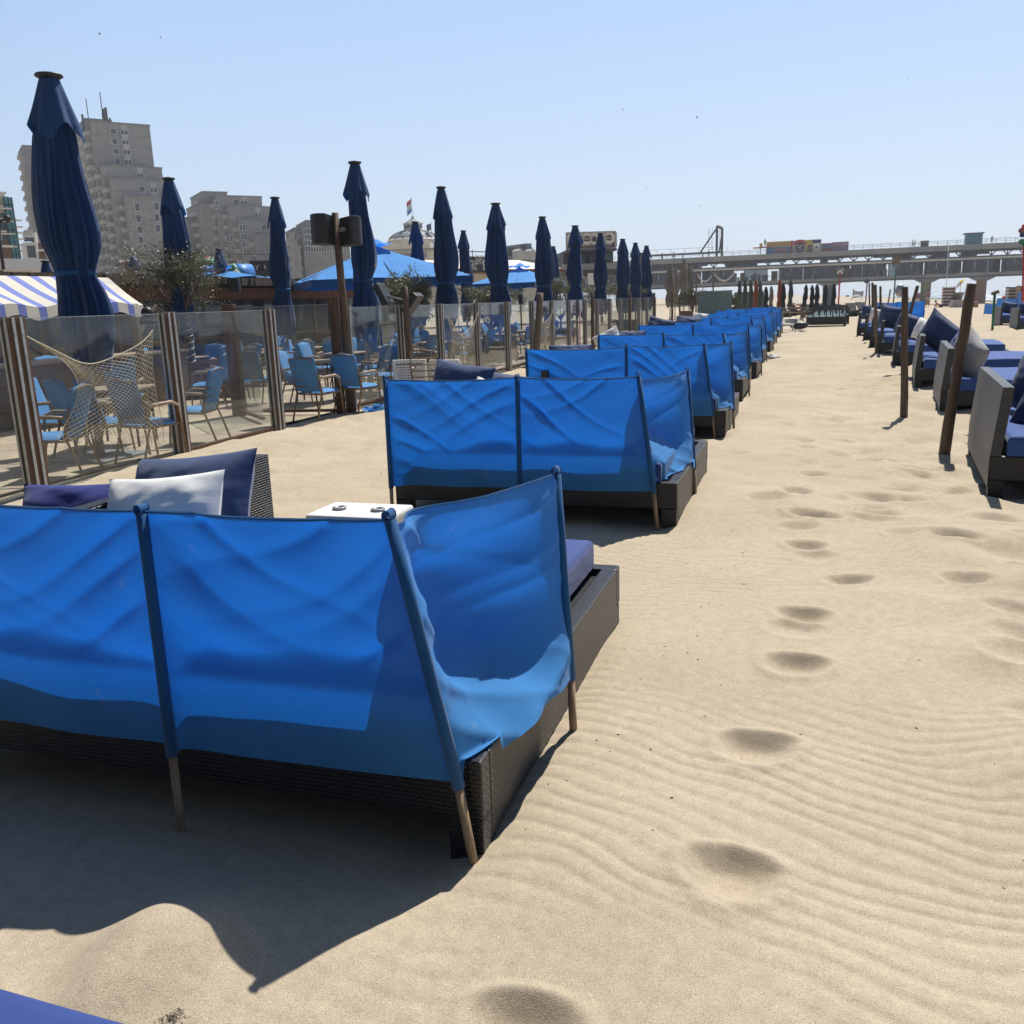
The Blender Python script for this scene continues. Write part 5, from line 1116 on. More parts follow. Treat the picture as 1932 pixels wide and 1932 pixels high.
for pts in ([(1305, 335), (1305, 460)], [(1265, 385), (1262, 430), (1268, 462), (1305, 466), (1338, 462), (1345, 430), (1342, 385)]): mb.tube([Pf.T((Pf.uz(*zi(*a))[0], -.07, Pf.uz(*zi(*a))[1])) for a in pts], .07, 5)
for (x, y) in ((1305, 338), (1265, 388), (1342, 388)):
    u, z = Pf.uz(*zi(x, y)); mb.prism([(u-.14, z-.22), (u+.14, z-.22), (u, z+.16)], lambda q: Pf.T((q[0], q[1]-.10, q[2])), .03)
mb.build('trident', M['sign'], hexo, world=True)
zs = lambda x, y: (884.7+x/15.75, 452.0+y/15.75)
Pg = bld_plane(900, 62, 62); t, ul, ur, z0_, z1_ = banner('dark banner reading seafood grill behind a closed parasol', Pg, zs, 40, 500, 700, 960)
u, z = Pg.uz(*zs(185, 745)); u2, z2 = Pg.uz(*zs(600, 660)); text('SEAFOOD', lambda q: Pg.T((u+q[0], q[1], z+q[2])), .62, 'white_p', t, width=(u2-u))
u3, z3 = Pg.uz(*zs(40, 900)); u4, _ = Pg.uz(*zs(240, 900)); text('GRILL', lambda q: Pg.T((u3+q[0], q[1], z3+q[2])), .62, 'white_p', t, width=(u4-u3)); u5, z5 = Pg.uz(*zs(420, 900)); text('BAR', lambda q: Pg.T((u5+q[0], q[1], z5+q[2])), .62, 'white_p', t)
# restaurant roofs behind the terrace
zr = lambda x, y: (774.9+x/4.274, 355.2+y/4.274)
def slab_house(label, P, cv, parts, name='beach_restaurant', cat='building'):
    o0 = P.T((0, 0, 0)); t = thing(name, label, cat, (o0[0], o0[1], 0))
    for nm, (xl, yt, xr, yb), d0, d1, mt_ in parts:
        ul, z1_ = P.uz(*cv(xl, yt)); ur, _ = P.uz(*cv(xr, yt)); _, z0_ = P.uz(*cv(xl, yb)); MB().box(ul, ur, d0, d1, min(z0_, z1_-.05), z1_, T=P.T).build(nm, M[mt_], t, world=True)
    return t
Ph = bld_plane(940, 70, 55)
t = slab_house('cream roofed beach restaurant behind the second open parasol', Ph, zr, [('wall', (430, 680, 1240, 960), 1, 8, 'creamw'), ('fascia', (420, 655, 1245, 685), .2, .99, 'slat'), ('window', (820, 780, 960, 880), .9, .98, 'pane')])
ul, z0_ = Ph.uz(*zr(425, 655)); ur, z1_ = Ph.uz(*zr(1240, 585)); mb = MB(); mb.add([Ph.T((ul, 0, z0_)), Ph.T((ur, 0, z0_)), Ph.T((ur, 6, z1_+.4)), Ph.T((ul, 6, z1_+.4))], [(0, 1, 2, 3)]); mb.box(ul, ur, 5.9, 6.1, z0_, z1_+.4, T=Ph.T)
mb.build('roof', M['creamw'], t, world=True)
Pi = bld_plane(985, 150, 50)
slab_house('modern white stepped apartment building right of the seafood banner', Pi, zr, [('wall', (785, 545, 1010, 600), 0, 8, 'zinc'), ('block', (815, 475, 1010, 545), 1, 8, 'pierd'), ('terrace', (860, 500, 950, 515), .5, .99, 'paleband'), ('upper_block', (925, 445, 975, 475), 3, 8, 'paleband'), ('side_tower', (980, 437, 1030, 545), 2, 8, 'zinc'), ('glass_corner', (820, 478, 855, 505), .6, .99, 'pane')], 'apartment_building')
mb = MB()
Po = bpy.data.objects['apartment_building.001'] if 'apartment_building.001' in bpy.data.objects else None
for xl in (815, 915):
    pts = [Pi.uz(*zr(a, b_)) for a, b_ in ((xl, 510), (xl+18, 493), (xl+62, 545), (xl+62, 575), (xl, 575))]; mb.prism(pts[::-1], lambda q: Pi.T((q[0], q[1]-2, q[2])), 1.9)
mb.build('dormer_wedge', M['paleband'], Po, world=True)
# domed hall with lantern and flags
Pk = bld_plane(766, 240, 8); zk = lambda x, y: (710.3+x/14.96, 387.4+y/14.96)
cx, zb = Pk.uz(*zk(860, 1010)); _, ztop = Pk.uz(*zk(860, 690)); u1, _ = Pk.uz(*zk(160, 1010)); Rr_ = cx-u1; o0 = Pk.T((cx, Rr_, 0))
th = thing('domed_hall', 'grand hall with grey ribbed dome, arcaded drum and lantern', 'building', (o0[0], o0[1], 0))
mb = MB(); H_ = ztop-zb; prof = [(Rr_*math.cos(a)**.75, zb+H_*1.06*math.sin(a)) for a in np.linspace(0, 1.38, 12)]; mb.lathe(prof, n=32); dm = mb.build('dome', M['zinc'], th, smooth=True)
mb = MB()
for k in range(16):
    q = 2*math.pi*k/16; mb.tube([(r_*1.01*math.cos(q), r_*1.01*math.sin(q), z) for r_, z in prof], .28, 5)
mb.build('rib', M['pier'], dm, smooth=True)
zz_ = lambda y: Pk.uz(*zk(860, y))[1]; sr = lambda px_: px_/14.96*240/1709.*1.03
MB().lathe([(Rr_*1.05, zb-.1), (Rr_*1.05, zb+.5), (Rr_*.99, zb+.9)], n=32).build('cornice', M['creamw'], th, smooth=False)
MB().lathe([(Rr_*.99, -1), (Rr_*.99, zb-.11)], n=32).build('drum', M['creamw'], th)
for k in range(32):
    q = 2*math.pi*(k+.5)/32
    if math.sin(q) > .25: continue
    c_, s_ = math.cos(q), math.sin(q); T = lambda p: (Rr_*.99*c_-p[0]*s_+p[1]*c_, Rr_*.99*s_+p[0]*c_+p[1]*s_, p[2])
    arc = [(-.85, 0), (.85, 0), (.85, 1.6)]+[(.85*math.cos(a), 1.6+.85*math.sin(a)) for a in np.linspace(.3, 2.8, 5)]+[(-.85, 1.6)]
    MB().prism([(a, zb-4.2+b_) for a, b_ in arc], lambda p: T((p[0], p[1]+.02, p[2])), .12).build('arch_window', M['zinc'], th)
MB().lathe([(sr(290), zz_(680)), (sr(270), zz_(670)), (sr(255), zz_(640)), (sr(245), zz_(500)), (sr(275), zz_(470)), (sr(275), zz_(455))], n=16).build('lantern', M['creamw'], th)
ln = th.children[-1]
for k in range(12):
    q = 2*math.pi*(k+.5)/12+.1
    if math.sin(q) > .3: continue
    c_, s_ = math.cos(q), math.sin(q); r_ = sr(250); T = lambda p: (r_*c_-p[0]*s_+p[1]*c_, r_*s_+p[0]*c_+p[1]*s_, p[2]); zc_ = zz_(570)
    MB().prism([(.62*math.cos(a), zc_+.9*math.sin(a)) for a in np.linspace(0, 2*math.pi, 11)[:-1]], lambda p: T((p[0], p[1]-.12, p[2])), .1).build('oval_window', M['pane'], th)
MB().lathe([(sr(280), zz_(454)), (sr(200), zz_(430)), (sr(110), zz_(360)), (sr(45), zz_(305)), (sr(30), zz_(300)), (sr(45), zz_(270)), (sr(25), zz_(245)), (sr(8), zz_(240)), (sr(5), zz_(150)), (sr(3), zz_(-320))], n=16).build('spire_roof', M['pier'], th, smooth=False)
t = thing('flag', 'red white and blue flag on the spire of the dome', 'flag', (o0[0], o0[1], zz_(-300)))
for k, mt_ in enumerate(['red', 'white_p', 'blue_p']):
    mb = MB(); mb.grid(lambda u, v: (-.15-2.2*u*.55-.0, .3*math.sin(u*5), -1.1*k-1.1*v-1.4*u*1.0+.1), 8, 2); mb.build('stripe', M[mt_], t)
t = thing('flag', 'small dark blue flag on the right shoulder of the dome', 'flag', Pk.T((Pk.uz(*zk(1430, 590))[0], 4, Pk.uz(*zk(1430, 700))[1]-4))); MB().tube([(0, 0, 0), (0, 0, 6.2)], .07, 5).build('staff', M['steel'], t); mb = MB(); mb.grid(lambda u, v: (-.1-1.1*u, .2*math.sin(u*5), 6-1.6*v-.4*u), 6, 3); mb.build('cloth', M['navy_p'], t)
Pm = bld_plane(760, 225, 5)
slab_house('long white wing roof below the grey dome', Pm, zk, [('roof', (-60, 1120, 1500, 1270), 0, 10, 'creamw'), ('wall', (150, 1271, 1600, 1330), .5, 9, 'pier')], 'low_wing')
t = thing('dome_turret', 'pointed grey corner turret right of the dome', 'turret', Pm.T((Pm.uz(*zk(1460, 1100))[0], 4, 0))); zt_ = Pm.uz(*zk(1465, 960))[1]; zb_ = Pm.uz(*zk(1465, 1190))[1]; MB().lathe([(2.0, zb_), (.9, (zt_+zb_)/2), (.1, zt_)], n=8).build('roof', M['zinc'], t); MB().lathe([(1.8, -1), (1.8, zb_-.01)], n=8).build('drum', M['creamw'], t)
slab_house('grey block of houses left of the dome', Pm, zk, [('wall', (-200, 1030, 150, 1120), 6, 12, 'band')], 'house_row')
# billboard and the dark pavilion below it
Pn = bld_plane(1115, 75, 22); zb2 = lambda x, y: (1059.0+x/14.96, 426.2+y/14.96)
t, ul, ur, z0_, z1_ = banner('brown billboard with round white icons above the parasols', Pn, zb2, 165, 225, 1500, 635, 'signbr', False)
mb = MB(); e_ = .12
for bx_ in ((ul-e_, ur+e_, z1_, z1_+e_), (ul-e_, ur+e_, z0_-e_*2.2, z0_), (ul-e_, ul, z0_, z1_), (ur, ur+e_*1.6, z0_, z1_)): mb.box(bx_[0], bx_[1], -.05, .1, bx_[2], bx_[3], T=Pn.T)
mb.build('frame', M['paleband'], t, world=True)
for k, xx in enumerate([300, 505, 717, 928, 1140, 1352]):
    u, z = Pn.uz(*zb2(xx, 365-(xx-717)*.04)); r_ = .46; d_ = MB().prism([(u+r_*math.cos(a), z+r_*math.sin(a)) for a in np.linspace(0, 2*math.pi, 25)[:-1]], lambda q: Pn.T((q[0], q[1]-.05, q[2])), .04).build('disc', M['white_p'], t, world=True)
    T = lambda q: Pn.T((u+q[0], q[1]-.07, z+q[2])); mb = MB()
    if k % 3 == 2: mb.prism([(-.2, .06), (.2, .06), (.14, .19), (0, .24), (-.14, .19)], T, .015); mb.prism([(-.22, -.02), (.22, -.02), (.22, .02), (-.22, .02)], T, .015); mb.prism([(-.2, -.06), (.2, -.06), (.16, -.2), (-.16, -.2)], T, .015)
    elif k % 3 == 0: mb.prism([(-.18, -.24), (.18, -.24), (.16, .12), (-.16, .12)], T, .015); mb.prism([(-.07, .12), (.07, .12), (.05, .22), (-.05, .22)], T, .015)
    else: mb.prism([(-.12, .25), (.12, .25), (.05, -.02), (-.05, -.02)], T, .015); mb.prism([(-.1, -.26), (.1, -.26), (.02, -.02), (-.02, -.02)], T, .015)
    mb.build('icon', M['signbr'], d_, world=True)
u, z = Pn.uz(*zb2(330, 590)); u2, _ = Pn.uz(*zb2(1440, 530)); text('OPEN SEE DATE EXPERIENCE', lambda q: Pn.T((u+q[0], q[1], z+q[2])), .30, 'white_p', t, width=(u2-u)*.98)
slab_house('dark framed upstairs cafe with glass front under the billboard', Pn, zb2, [('roof', (120, 690, 1560, 740), -.3, 6, 'pierd'), ('wall', (120, 741, 1560, 1100), 1.5, 6, 'pierd'), ('window', (620, 790, 760, 1080), 1.3, 1.48, 'tealbox'), ('window', (1290, 760, 1470, 930), 1.3, 1.48, 'tealbox'), ('window', (860, 790, 1000, 1050), 1.3, 1.48, 'pane'),
   ('balcony', (60, 1090, 1560, 1260), -.6, 1.2, 'pier'), ('wall', (60, 1261, 1560, 1450), 0, 6, 'pierd'), ('white_panel', (640, 1360, 860, 1680), -2, -1.9, 'white_p')], 'beach_cafe')

# ------------------------------------------------------------------ people (one skinned surface each, clothes as children)
def person(label, loc, rz, pose='stand', h=1.7, top='clothw', legs='clothd', s_=1.0, legskin=False, group=None):
    t = thing('person', label, 'person', loc, rz, group); t.scale = (h/1.7,)*3
    J = {'hip': (0, 0, .92), 'chest': (0, 0, 1.28), 'neck': (0, 0, 1.44), 'head': (0, .02, 1.50), 'top': (0, .02, 1.62),
         'ls': (-.17, 0, 1.38), 'le': (-.24, .02, 1.12), 'lw': (-.22, .14, .90), 'lh': (-.21, .17, .82), 'rs': (.17, 0, 1.38), 're': (.24, .02, 1.12), 'rw': (.22, .14, .90), 'rh': (.21, .17, .82),
         'lt': (-.09, 0, .90), 'lk': (-.10, .03, .49), 'la': (-.10, -.02, .08), 'lf': (-.10, .12, .03), 'rt': (.09, 0, .90), 'rk': (.11, .05, .49), 'ra': (.13, .0, .08), 'rf': (.14, .14, .03)}
    if pose == 'fold': J.update({'le': (-.24, .10, 1.16), 'lw': (-.03, .24, 1.22), 'lh': (.05, .22, 1.25), 're': (.25, .10, 1.16), 'rw': (.06, .22, 1.42), 'rh': (.03, .17, 1.50)})
    if pose == 'lean': J.update({'chest': (0, .12, 1.26), 'neck': (0, .20, 1.40), 'head': (0, .26, 1.44), 'top': (0, .29, 1.56), 'ls': (-.17, .16, 1.35), 'rs': (.17, .16, 1.35), 'le': (-.22, .34, 1.16), 're': (.22, .34, 1.16), 'lw': (-.15, .50, 1.10), 'rw': (.15, .50, 1.10), 'lh': (-.12, .56, 1.11), 'rh': (.12, .56, 1.11)})
    if pose == 'walk': J.update({'lk': (-.09, .18, .50), 'la': (-.10, .22, .08), 'lf': (-.10, .36, .04), 'rk': (.10, -.02, .49), 'ra': (.10, -.28, .12), 'rf': (.10, -.18, .04), 'lw': (-.24, -.16, .92), 'lh': (-.24, -.2, .85), 'rw': (.24, .24, .96), 'rh': (.24, .3, .92)})
    if pose == 'recline': J = {'hip': (0, 0, .13), 'chest': (-.32, 0, .32), 'neck': (-.43, 0, .45), 'head': (-.47, 0, .50), 'top': (-.50, 0, .62), 'ls': (-.38, -.16, .38), 'le': (-.50, -.20, .14), 'lw': (-.36, -.24, .04), 'lh': (-.28, -.24, .03), 'rs': (-.38, .16, .38), 're': (-.52, .2, .14), 'rw': (-.38, .24, .04), 'rh': (-.3, .24, .03),
              'lt': (0, -.09, .12), 'lk': (.38, -.12, .16), 'la': (.78, -.12, .08), 'lf': (.84, -.12, .18), 'rt': (0, .09, .12), 'rk': (.36, .10, .30), 'ra': (.68, .12, .08), 'rf': (.80, .12, .12)}
    if pose == 'lie': J = {'hip': (0, 0, .12), 'chest': (-.36, 0, .13), 'neck': (-.52, 0, .12), 'head': (-.58, 0, .13), 'top': (-.72, 0, .13), 'ls': (-.46, -.17, .11), 'le': (-.26, -.26, .06), 'lw': (-.02, -.26, .05), 'lh': (.06, -.25, .04), 'rs': (-.46, .17, .11), 're': (-.26, .26, .06), 'rw': (-.02, .26, .05), 'rh': (.06, .25, .04),
              'lt': (0, -.09, .11), 'lk': (.34, -.10, .40), 'la': (.62, -.10, .06), 'lf': (.72, -.1, .05), 'rt': (0, .09, .11), 'rk': (.42, .12, .12), 'ra': (.84, .14, .07), 'rf': (.88, .14, .18)}
    rad = {'hip': .125, 'chest': .135, 'neck': .052, 'head': .075, 'top': .075, 'ls': .055, 'le': .040, 'lw': .028, 'lh': .034, 'rs': .055, 're': .040, 'rw': .028, 'rh': .034, 'lt': .088, 'lk': .055, 'la': .036, 'lf': .034, 'rt': .088, 'rk': .055, 'ra': .036, 'rf': .034}
    def skinned(name, names, edges, mat, k=1.0, parent=t):
        me = bpy.data.meshes.new(name); ix = {n_: i for i, n_ in enumerate(names)}
        me.from_pydata([J[n_] for n_ in names], [(ix[a], ix[b_]) for a, b_ in edges], []); o = bpy.data.objects.new(name, me); C.objects.link(o); o.parent = parent
        import bmesh
        bmm = bmesh.new(); bmm.from_mesh(me); bmm.verts.layers.skin.verify(); bmm.to_mesh(me); bmm.free()
        md = o.modifiers.new('skin', 'SKIN')
        for i, n_ in enumerate(names):
            r_ = rad[n_]*k; me.skin_vertices[0].data[i].radius = (r_, r_*(.72 if n_ in ('hip', 'chest') and pose in ('stand', 'fold', 'walk', 'lean') else 1)) if me.skin_vertices else (r_, r_)
        me.skin_vertices[0].data[0].use_root = True
        sb = o.modifiers.new('sub', 'SUBSURF'); sb.levels = 1; sb.render_levels = 2; me.materials.append(M[mat])
        dg = bpy.context.evaluated_depsgraph_get(); bpy.context.view_layer.update(); m2 = bpy.data.meshes.new_from_object(o.evaluated_get(bpy.context.evaluated_depsgraph_get()))
        o.modifiers.clear(); o.data = m2; m2.polygons.foreach_set('use_smooth', [True]*len(m2.polygons)); return o
    E_ = [('hip', 'chest'), ('chest', 'neck'), ('neck', 'head'), ('head', 'top'), ('chest', 'ls'), ('ls', 'le'), ('le', 'lw'), ('lw', 'lh'), ('chest', 'rs'), ('rs', 're'), ('re', 'rw'), ('rw', 'rh'), ('hip', 'lt'), ('lt', 'lk'), ('lk', 'la'), ('la', 'lf'), ('hip', 'rt'), ('rt', 'rk'), ('rk', 'ra'), ('ra', 'rf')]
    def sk_v(o): pass
    skinned('body', ['hip', 'chest', 'neck', 'head', 'top', 'ls', 'le', 'lw', 'lh', 'rs', 're', 'rw', 'rh', 'lt', 'lk', 'la', 'lf', 'rt', 'rk', 'ra', 'rf'], E_, 'skin')
    skinned('top', ['hip', 'chest', 'ls', 'le', 'rs', 're'], [('hip', 'chest'), ('chest', 'ls'), ('ls', 'le'), ('chest', 'rs'), ('rs', 're')], top, 1.16)
    nl = ['hip', 'lt', 'lk', 'rt', 'rk'] if legskin else ['hip', 'lt', 'lk', 'la', 'rt', 'rk', 'ra']; el = [('hip', 'lt'), ('lt', 'lk'), ('hip', 'rt'), ('rt', 'rk')]+([] if legskin else [('lk', 'la'), ('rk', 'ra')])
    if legskin:
        for a in ('lk', 'rk'):
            b_ = a[0]+'t'; J[a] = tuple((J[a][i]+J[b_][i])/2 for i in range(3))
    skinned('trousers', nl, el, legs, 1.18)
    c = J['top']; hc = J['head']; mb = MB(); mb.sphere(((c[0]+hc[0])/2, (c[1]+hc[1])/2-.02, (c[2]+hc[2])/2+.025), .098, 12, 8, sc_=(1, 1.05, 1.15)); mb.build('hair', M['hair'], t, smooth=True)
    return t

# ------------------------------------------------------------------ the pier
PY = 225.0
def pz(px, py, Y=PY): p = atY(px, py, Y); return p[0], p[2]
X0, X1 = -75, 160
t = thing('pier', 'long two-storey pier with glazed lower deck running out to sea on painted columns', 'pier', (0, PY, 0))
DK = 10.45
MB().box(X0, X1, PY, PY+14, 9.75, DK).build('upper_deck', M['pier'], t, world=True)
MB().box(X0, X1, PY-.6, PY-.01, 9.45, 10.6).build('deck_edge', M['pier'], t, world=True)
MB().box(X0, X1, PY+.2, PY+.7, 7.75, 8.15).build('lower_chord', M['steel'], t, world=True)
MB().box(X0, X1, PY-.9, PY+14, 7.45, 7.70).build('canopy_slab', M['pier'], t, world=True)
MB().box(X0, X1, PY-1.0, PY-.91, 7.40, 7.78).build('canopy_edge', M['creamw'], t, world=True)
MB().box(X0, X1, PY-1.4, PY+14, 3.95, 4.6).build('lower_deck', M['pier'], t, world=True)
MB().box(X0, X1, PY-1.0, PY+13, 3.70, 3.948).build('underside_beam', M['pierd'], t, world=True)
mb = MB(); x = X0; k = 0
while x < X1-2.5:
    mb.tube([(x, PY+.45, 8.1), (x+1.55, PY+.45, 9.75)], .13, 5); mb.tube([(x+1.55, PY+.45, 9.75), (x+3.1, PY+.45, 8.1)], .13, 5); mb.box(x-.1, x+.1, PY+.3, PY+.6, 8.1, 9.74); x += 3.1
mb.build('truss', M['pierd'], t, world=True)
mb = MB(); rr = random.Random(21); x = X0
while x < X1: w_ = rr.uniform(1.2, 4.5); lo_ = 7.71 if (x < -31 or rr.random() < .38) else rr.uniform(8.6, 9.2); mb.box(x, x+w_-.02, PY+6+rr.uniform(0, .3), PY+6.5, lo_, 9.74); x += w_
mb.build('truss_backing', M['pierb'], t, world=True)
mb = MB(); x = X0
while x < X1: mb.box(x-.04, x+.04, PY-.5, PY-.42, 10.6, 11.6); x += 1.9
for z in (11.0, 11.3, 11.56): mb.box(X0, X1, PY-.5, PY-.44, z, z+.06)
mb.build('railing', M['steel'], t, world=True)
mb = MB(); x = X0
while x < X1: mb.box(x-.09, x+.09, PY-.95, PY-.80, 4.6, 7.44); x += 2.6
mb.box(X0, X1, PY-.93, PY-.84, 5.55, 5.63); mb.build('lower_mullions', M['darkmet'], t, world=True)
rr = random.Random(9); x = X0; k = 0
while x < X1-2.6:
    gap = (-18 < x < -7.5) or (13.5 < x < 18.5)
    if not gap: MB().box(x+.1, x+2.5, PY+5, PY+5.15, 4.6, 7.44).build('back_wall', M['pane'] if rr.random() < .3 else M['pierb'], t, world=True)
    if k % 3 != 1: MB().box(x+.1, x+2.5, PY-.9, PY-.87, 4.61, 7.43).build('lower_glazing', M['glassd'], t, world=True)
    x += 2.6; k += 1
mb = MB()
for i in range(90):
    x = rr.uniform(-60, 60); w_ = rr.uniform(.3, 1.1); h_ = rr.uniform(.6, 1.9)
    mb.box(x, x+w_, PY+1.5, PY+2.2, 4.601, 4.6+h_)
mb.build('stall_clutter', M['creamw'], t, world=True)
mb = MB()
for i in range(40): x = rr.uniform(-60, 60); mb.box(x, x+rr.uniform(.4, 1.6), PY+2.4, PY+3.2, 4.602, 4.6+rr.uniform(.8, 2.2))
mb.build('wooden_partitions', M['orange_p'], t, world=True)
for px, mt_, dy in [(1562, 'pierd', 1), (1569, 'pierd', 9), (1747, 'olive_p', 1), (1757, 'maroon', 9), (1852, 'orange_p', 1), (1866, 'purple_p', 9)]:
    X_ = pz(px, 540)[0]
    MB().tube([(X_, PY+dy, -6), (X_, PY+dy, 3.1)], .95 if px > 1600 else 1.1, 20).build('column', M[mt_], t, world=True, smooth=False)
    mb = MB(); mb.prism([(X_-1.0, 2.9), (X_+1.0, 2.9), (X_+2.6, 3.699), (X_-2.6, 3.699)], lambda q: (q[0], PY+dy-1.4+q[1], q[2]), 2.8); mb.build('column_head', M['pier'], t, world=True)
# gantry on the pier
xa, zt_ = pz(1350.5, 425); xb, zb_ = pz(1360.5, 429); xc, zc_ = pz(1319, 475)
t = thing('steel_gantry', 'tall steel gantry with slanting stays standing on the pier deck', 'gantry', (xa, PY+3, DK))
for x in (xa, xb): MB().tube([(x, PY+3, DK-.1), (x, PY+3, zt_ if x == xa else zb_)], .32, 6).build('mast', M['darkmet'], t, world=True)
MB().tube([(xa, PY+3, zt_), (xb, PY+3, zb_)], .35, 6).build('crossbeam', M['darkmet'], t, world=True)
for z1_, xx in ((zt_-.4, xc), (zt_-2.6, xc+2.2*2)): MB().tube([(xa if z1_ > zt_-1 else xb, PY+3, z1_+(0 if z1_ > zt_-1 else 1)), (xx, PY+3, zc_)], .2, 5).build('stay', M['darkmet'], t, world=True)
mb = MB()
for x in (xa-1.9, xa-1.1, xb-2.2+.9, xb-.5): mb.tube([(x, PY+3, zc_+.3), (x, PY+3, zt_-.3)], .05, 4)
z = zc_+.5
while z < zt_-.4: mb.tube([(xa-1.9, PY+3, z), (xa-1.1, PY+3, z)], .05, 4); mb.tube([(xb-1.3, PY+3, z-.4), (xb-.5, PY+3, z-.4)], .05, 4); z += .55
mb.build('ladder', M['steel'], t, world=True)
t = thing('conveyor_gallery', 'long horizontal steel gallery beam on posts along the pier deck', 'gantry', (xa-12, PY+3, DK)); xl_, zl_ = pz(1232, 482)
MB().box(xl_-6, xa+1, PY+2.5, PY+3.5, zc_-.45, zc_).build('beam', M['darkmet'], t, world=True)
for px in (1246, 1285, 1323): X_ = pz(px, 485)[0]; MB().tube([(X_, PY+3, DK-.1), (X_, PY+3, zc_-.45)], .16, 5).build('post', M['darkmet'], t, world=True)
mb = MB(); mb.box(xl_-6, xa+1, PY+2.5, PY+2.56, zc_+1.0, zc_+1.06)
for i in range(8): x = xl_-6+i*3.3; mb.box(x-.04, x+.04, PY+2.5, PY+2.56, zc_, zc_+1.05)
mb.build('handrail', M['steel'], t, world=True)
# painted containers
def cbox(th, nm, pxl, pyt, pxr, pyb, y0_, y1_, mat):
    a, z1_ = pz(pxl, pyt, y0_); b_, z0_ = pz(pxr, pyb, y0_); return MB().box(a, b_, y0_, y1_, z0_, z1_).build(nm, M[mat], th, world=True)
CY = PY+1.2; zc = lambda x, y: (1433.5+x/9.973, 439.1+y/9.973)
t = thing('painted_container', 'row of containers on the pier painted in blue, red, yellow and grey murals', 'container', (3, CY, DK))
segs = [(125, 578, 'blue_p'), (578, 625, 'red'), (625, 850, 'paleband'), (850, 992, 'yellow'), (992, 1155, 'navy_p')]; zb_ = 10.46; xs = []
for xl, xr, mt_ in segs:
    a, z1_ = pz(*zc(xl, 225-(xl-125)*.055), CY); b_, _ = pz(*zc(xr, 200), CY); MB().box(a, b_-.01, CY, CY+3, zb_, 13.35).build('container_wall', M[mt_], t, world=True); xs.append((a, b_))
a0_, b0_ = xs[0]; T0 = lambda q: (a0_+q[0], CY+q[1], q[2]); MB().box(a0_+.02, b0_-.04, CY-.05, CY-.005, 12.1, 13.33).build('name_board', M['yellow'], t, world=True)
text('CONTAINER', lambda q: (a0_+.3+q[0], CY-.06+q[1], 12.28+q[2]), .8, 'maroon', t, width=(b0_-a0_)-.6)
MB().box(a0_+1.8, a0_+4.8, CY-.05, CY-.006, 10.9, 11.8).build('pink_panel', M['pink_p'], t, world=True)
mb = MB(); mb.tube([(a0_+2.1, CY-.09, 11.5), (a0_+2.6, CY-.09, 11.1), (a0_+3.1, CY-.09, 11.35), (a0_+3.6, CY-.09, 11.1), (a0_+4.4, CY-.09, 11.55)], .1, 5); mb.build('scrawl', M['navy_p'], t, world=True)
a2, b2 = xs[2]; fc = (a2+b2)/2+.2
MB().sphere((fc, CY-.02, 11.9), 1, 14, 10, sc_=(.95, .12, 1.35)).build('mural_face', M['dark'], t, world=True, smooth=True); mb = MB()
for i in range(9): q = math.pi*(i/8); mb.sphere((fc+1.0*math.cos(q), CY-.05, 12.7+.45*math.sin(q)), .38, 8, 6, sc_=(1, .25, 1))
mb.build('mural_flowers', M['red'], t, world=True, smooth=True)
mb = MB()
for q in ((-.4, .25), (.35, .3), (0, -.1), (.1, -.55)): mb.sphere((fc+q[0], CY-.14, 11.9+q[1]), .22, 8, 5, sc_=(1.3, .2, .6))
mb.build('mural_highlights', M['white_p'], t, world=True, smooth=True)
a3, b3 = xs[3]; MB().box(a3+.7, a3+1.6, CY-.05, CY-.005, 10.6, 12.2).build('painted_doorway', M['maroon'], t, world=True)
a4, b4 = xs[4]; MB().box(a4+.1, a4+1.7, CY-.5, CY-.02, 10.46, 12.5).build('white_cabinet', M['white_p'], t, world=True); MB().prism([(a4+.9, 11.3), (a4+1.2, 11.6), (a4+.9, 11.9), (a4+.6, 11.6)], lambda q: (q[0], CY-.53+q[1], q[2]), .02).build('emblem', M['navy_p'], t, world=True)
t = thing('painted_container', 'lower red and purple container with pale lettering at the right of the mural row', 'container', (14, CY, DK))
a, _ = pz(*zc(1155, 250), CY); b_, _ = pz(*zc(1365, 240), CY); c_, _ = pz(*zc(1672, 215), CY)
MB().box(a+.02, b_, CY, CY+3, zb_, 12.4).build('container_wall', M['maroon'], t, world=True); MB().box(b_+.01, c_, CY, CY+3, zb_, 12.55).build('container_wall', M['purple_p'], t, world=True)
for dx in (.3, 1.5): MB().box(a+dx, a+dx+.9, CY-.04, CY-.005, 11.5, 12.0).build('window', M['blue_p'], t, world=True)
text('LOOSE', lambda q: (b_+.25+q[0], CY-.05+q[1], 11.75+q[2]), .65, 'creamw', t, width=(c_-b_)-.5); text('SHOP', lambda q: (b_+.45+q[0], CY-.05+q[1], 11.0+q[2]), .6, 'pink_p', t, width=(c_-b_)-1.2)
t = thing('street_sign', 'small red platform with yellow box and dark figure left of the containers', 'platform', (*pz(1437, 470)[:1], PY+1, DK)); xs_, zs_ = pz(1434, 472)
MB().box(xs_-1.6, xs_+2.2, PY+.6, PY+1.6, 12.0, 12.25).build('platform', M['red'], t, world=True); MB().tube([(xs_, PY+1, DK), (xs_, PY+1, 12)], .12, 6).build('post', M['steel'], t, world=True); MB().box(xs_-.2, xs_+.5, PY+.8, PY+1.3, 12.251, 13.1).build('yellow_box', M['yellow'], t, world=True)
xk, _ = pz(1825, 455); xk2, _ = pz(1857, 450); t = thing('glass_shelter', 'small teal glass shelter with overhanging roof on the pier deck', 'shelter', (xk, PY+2, DK))
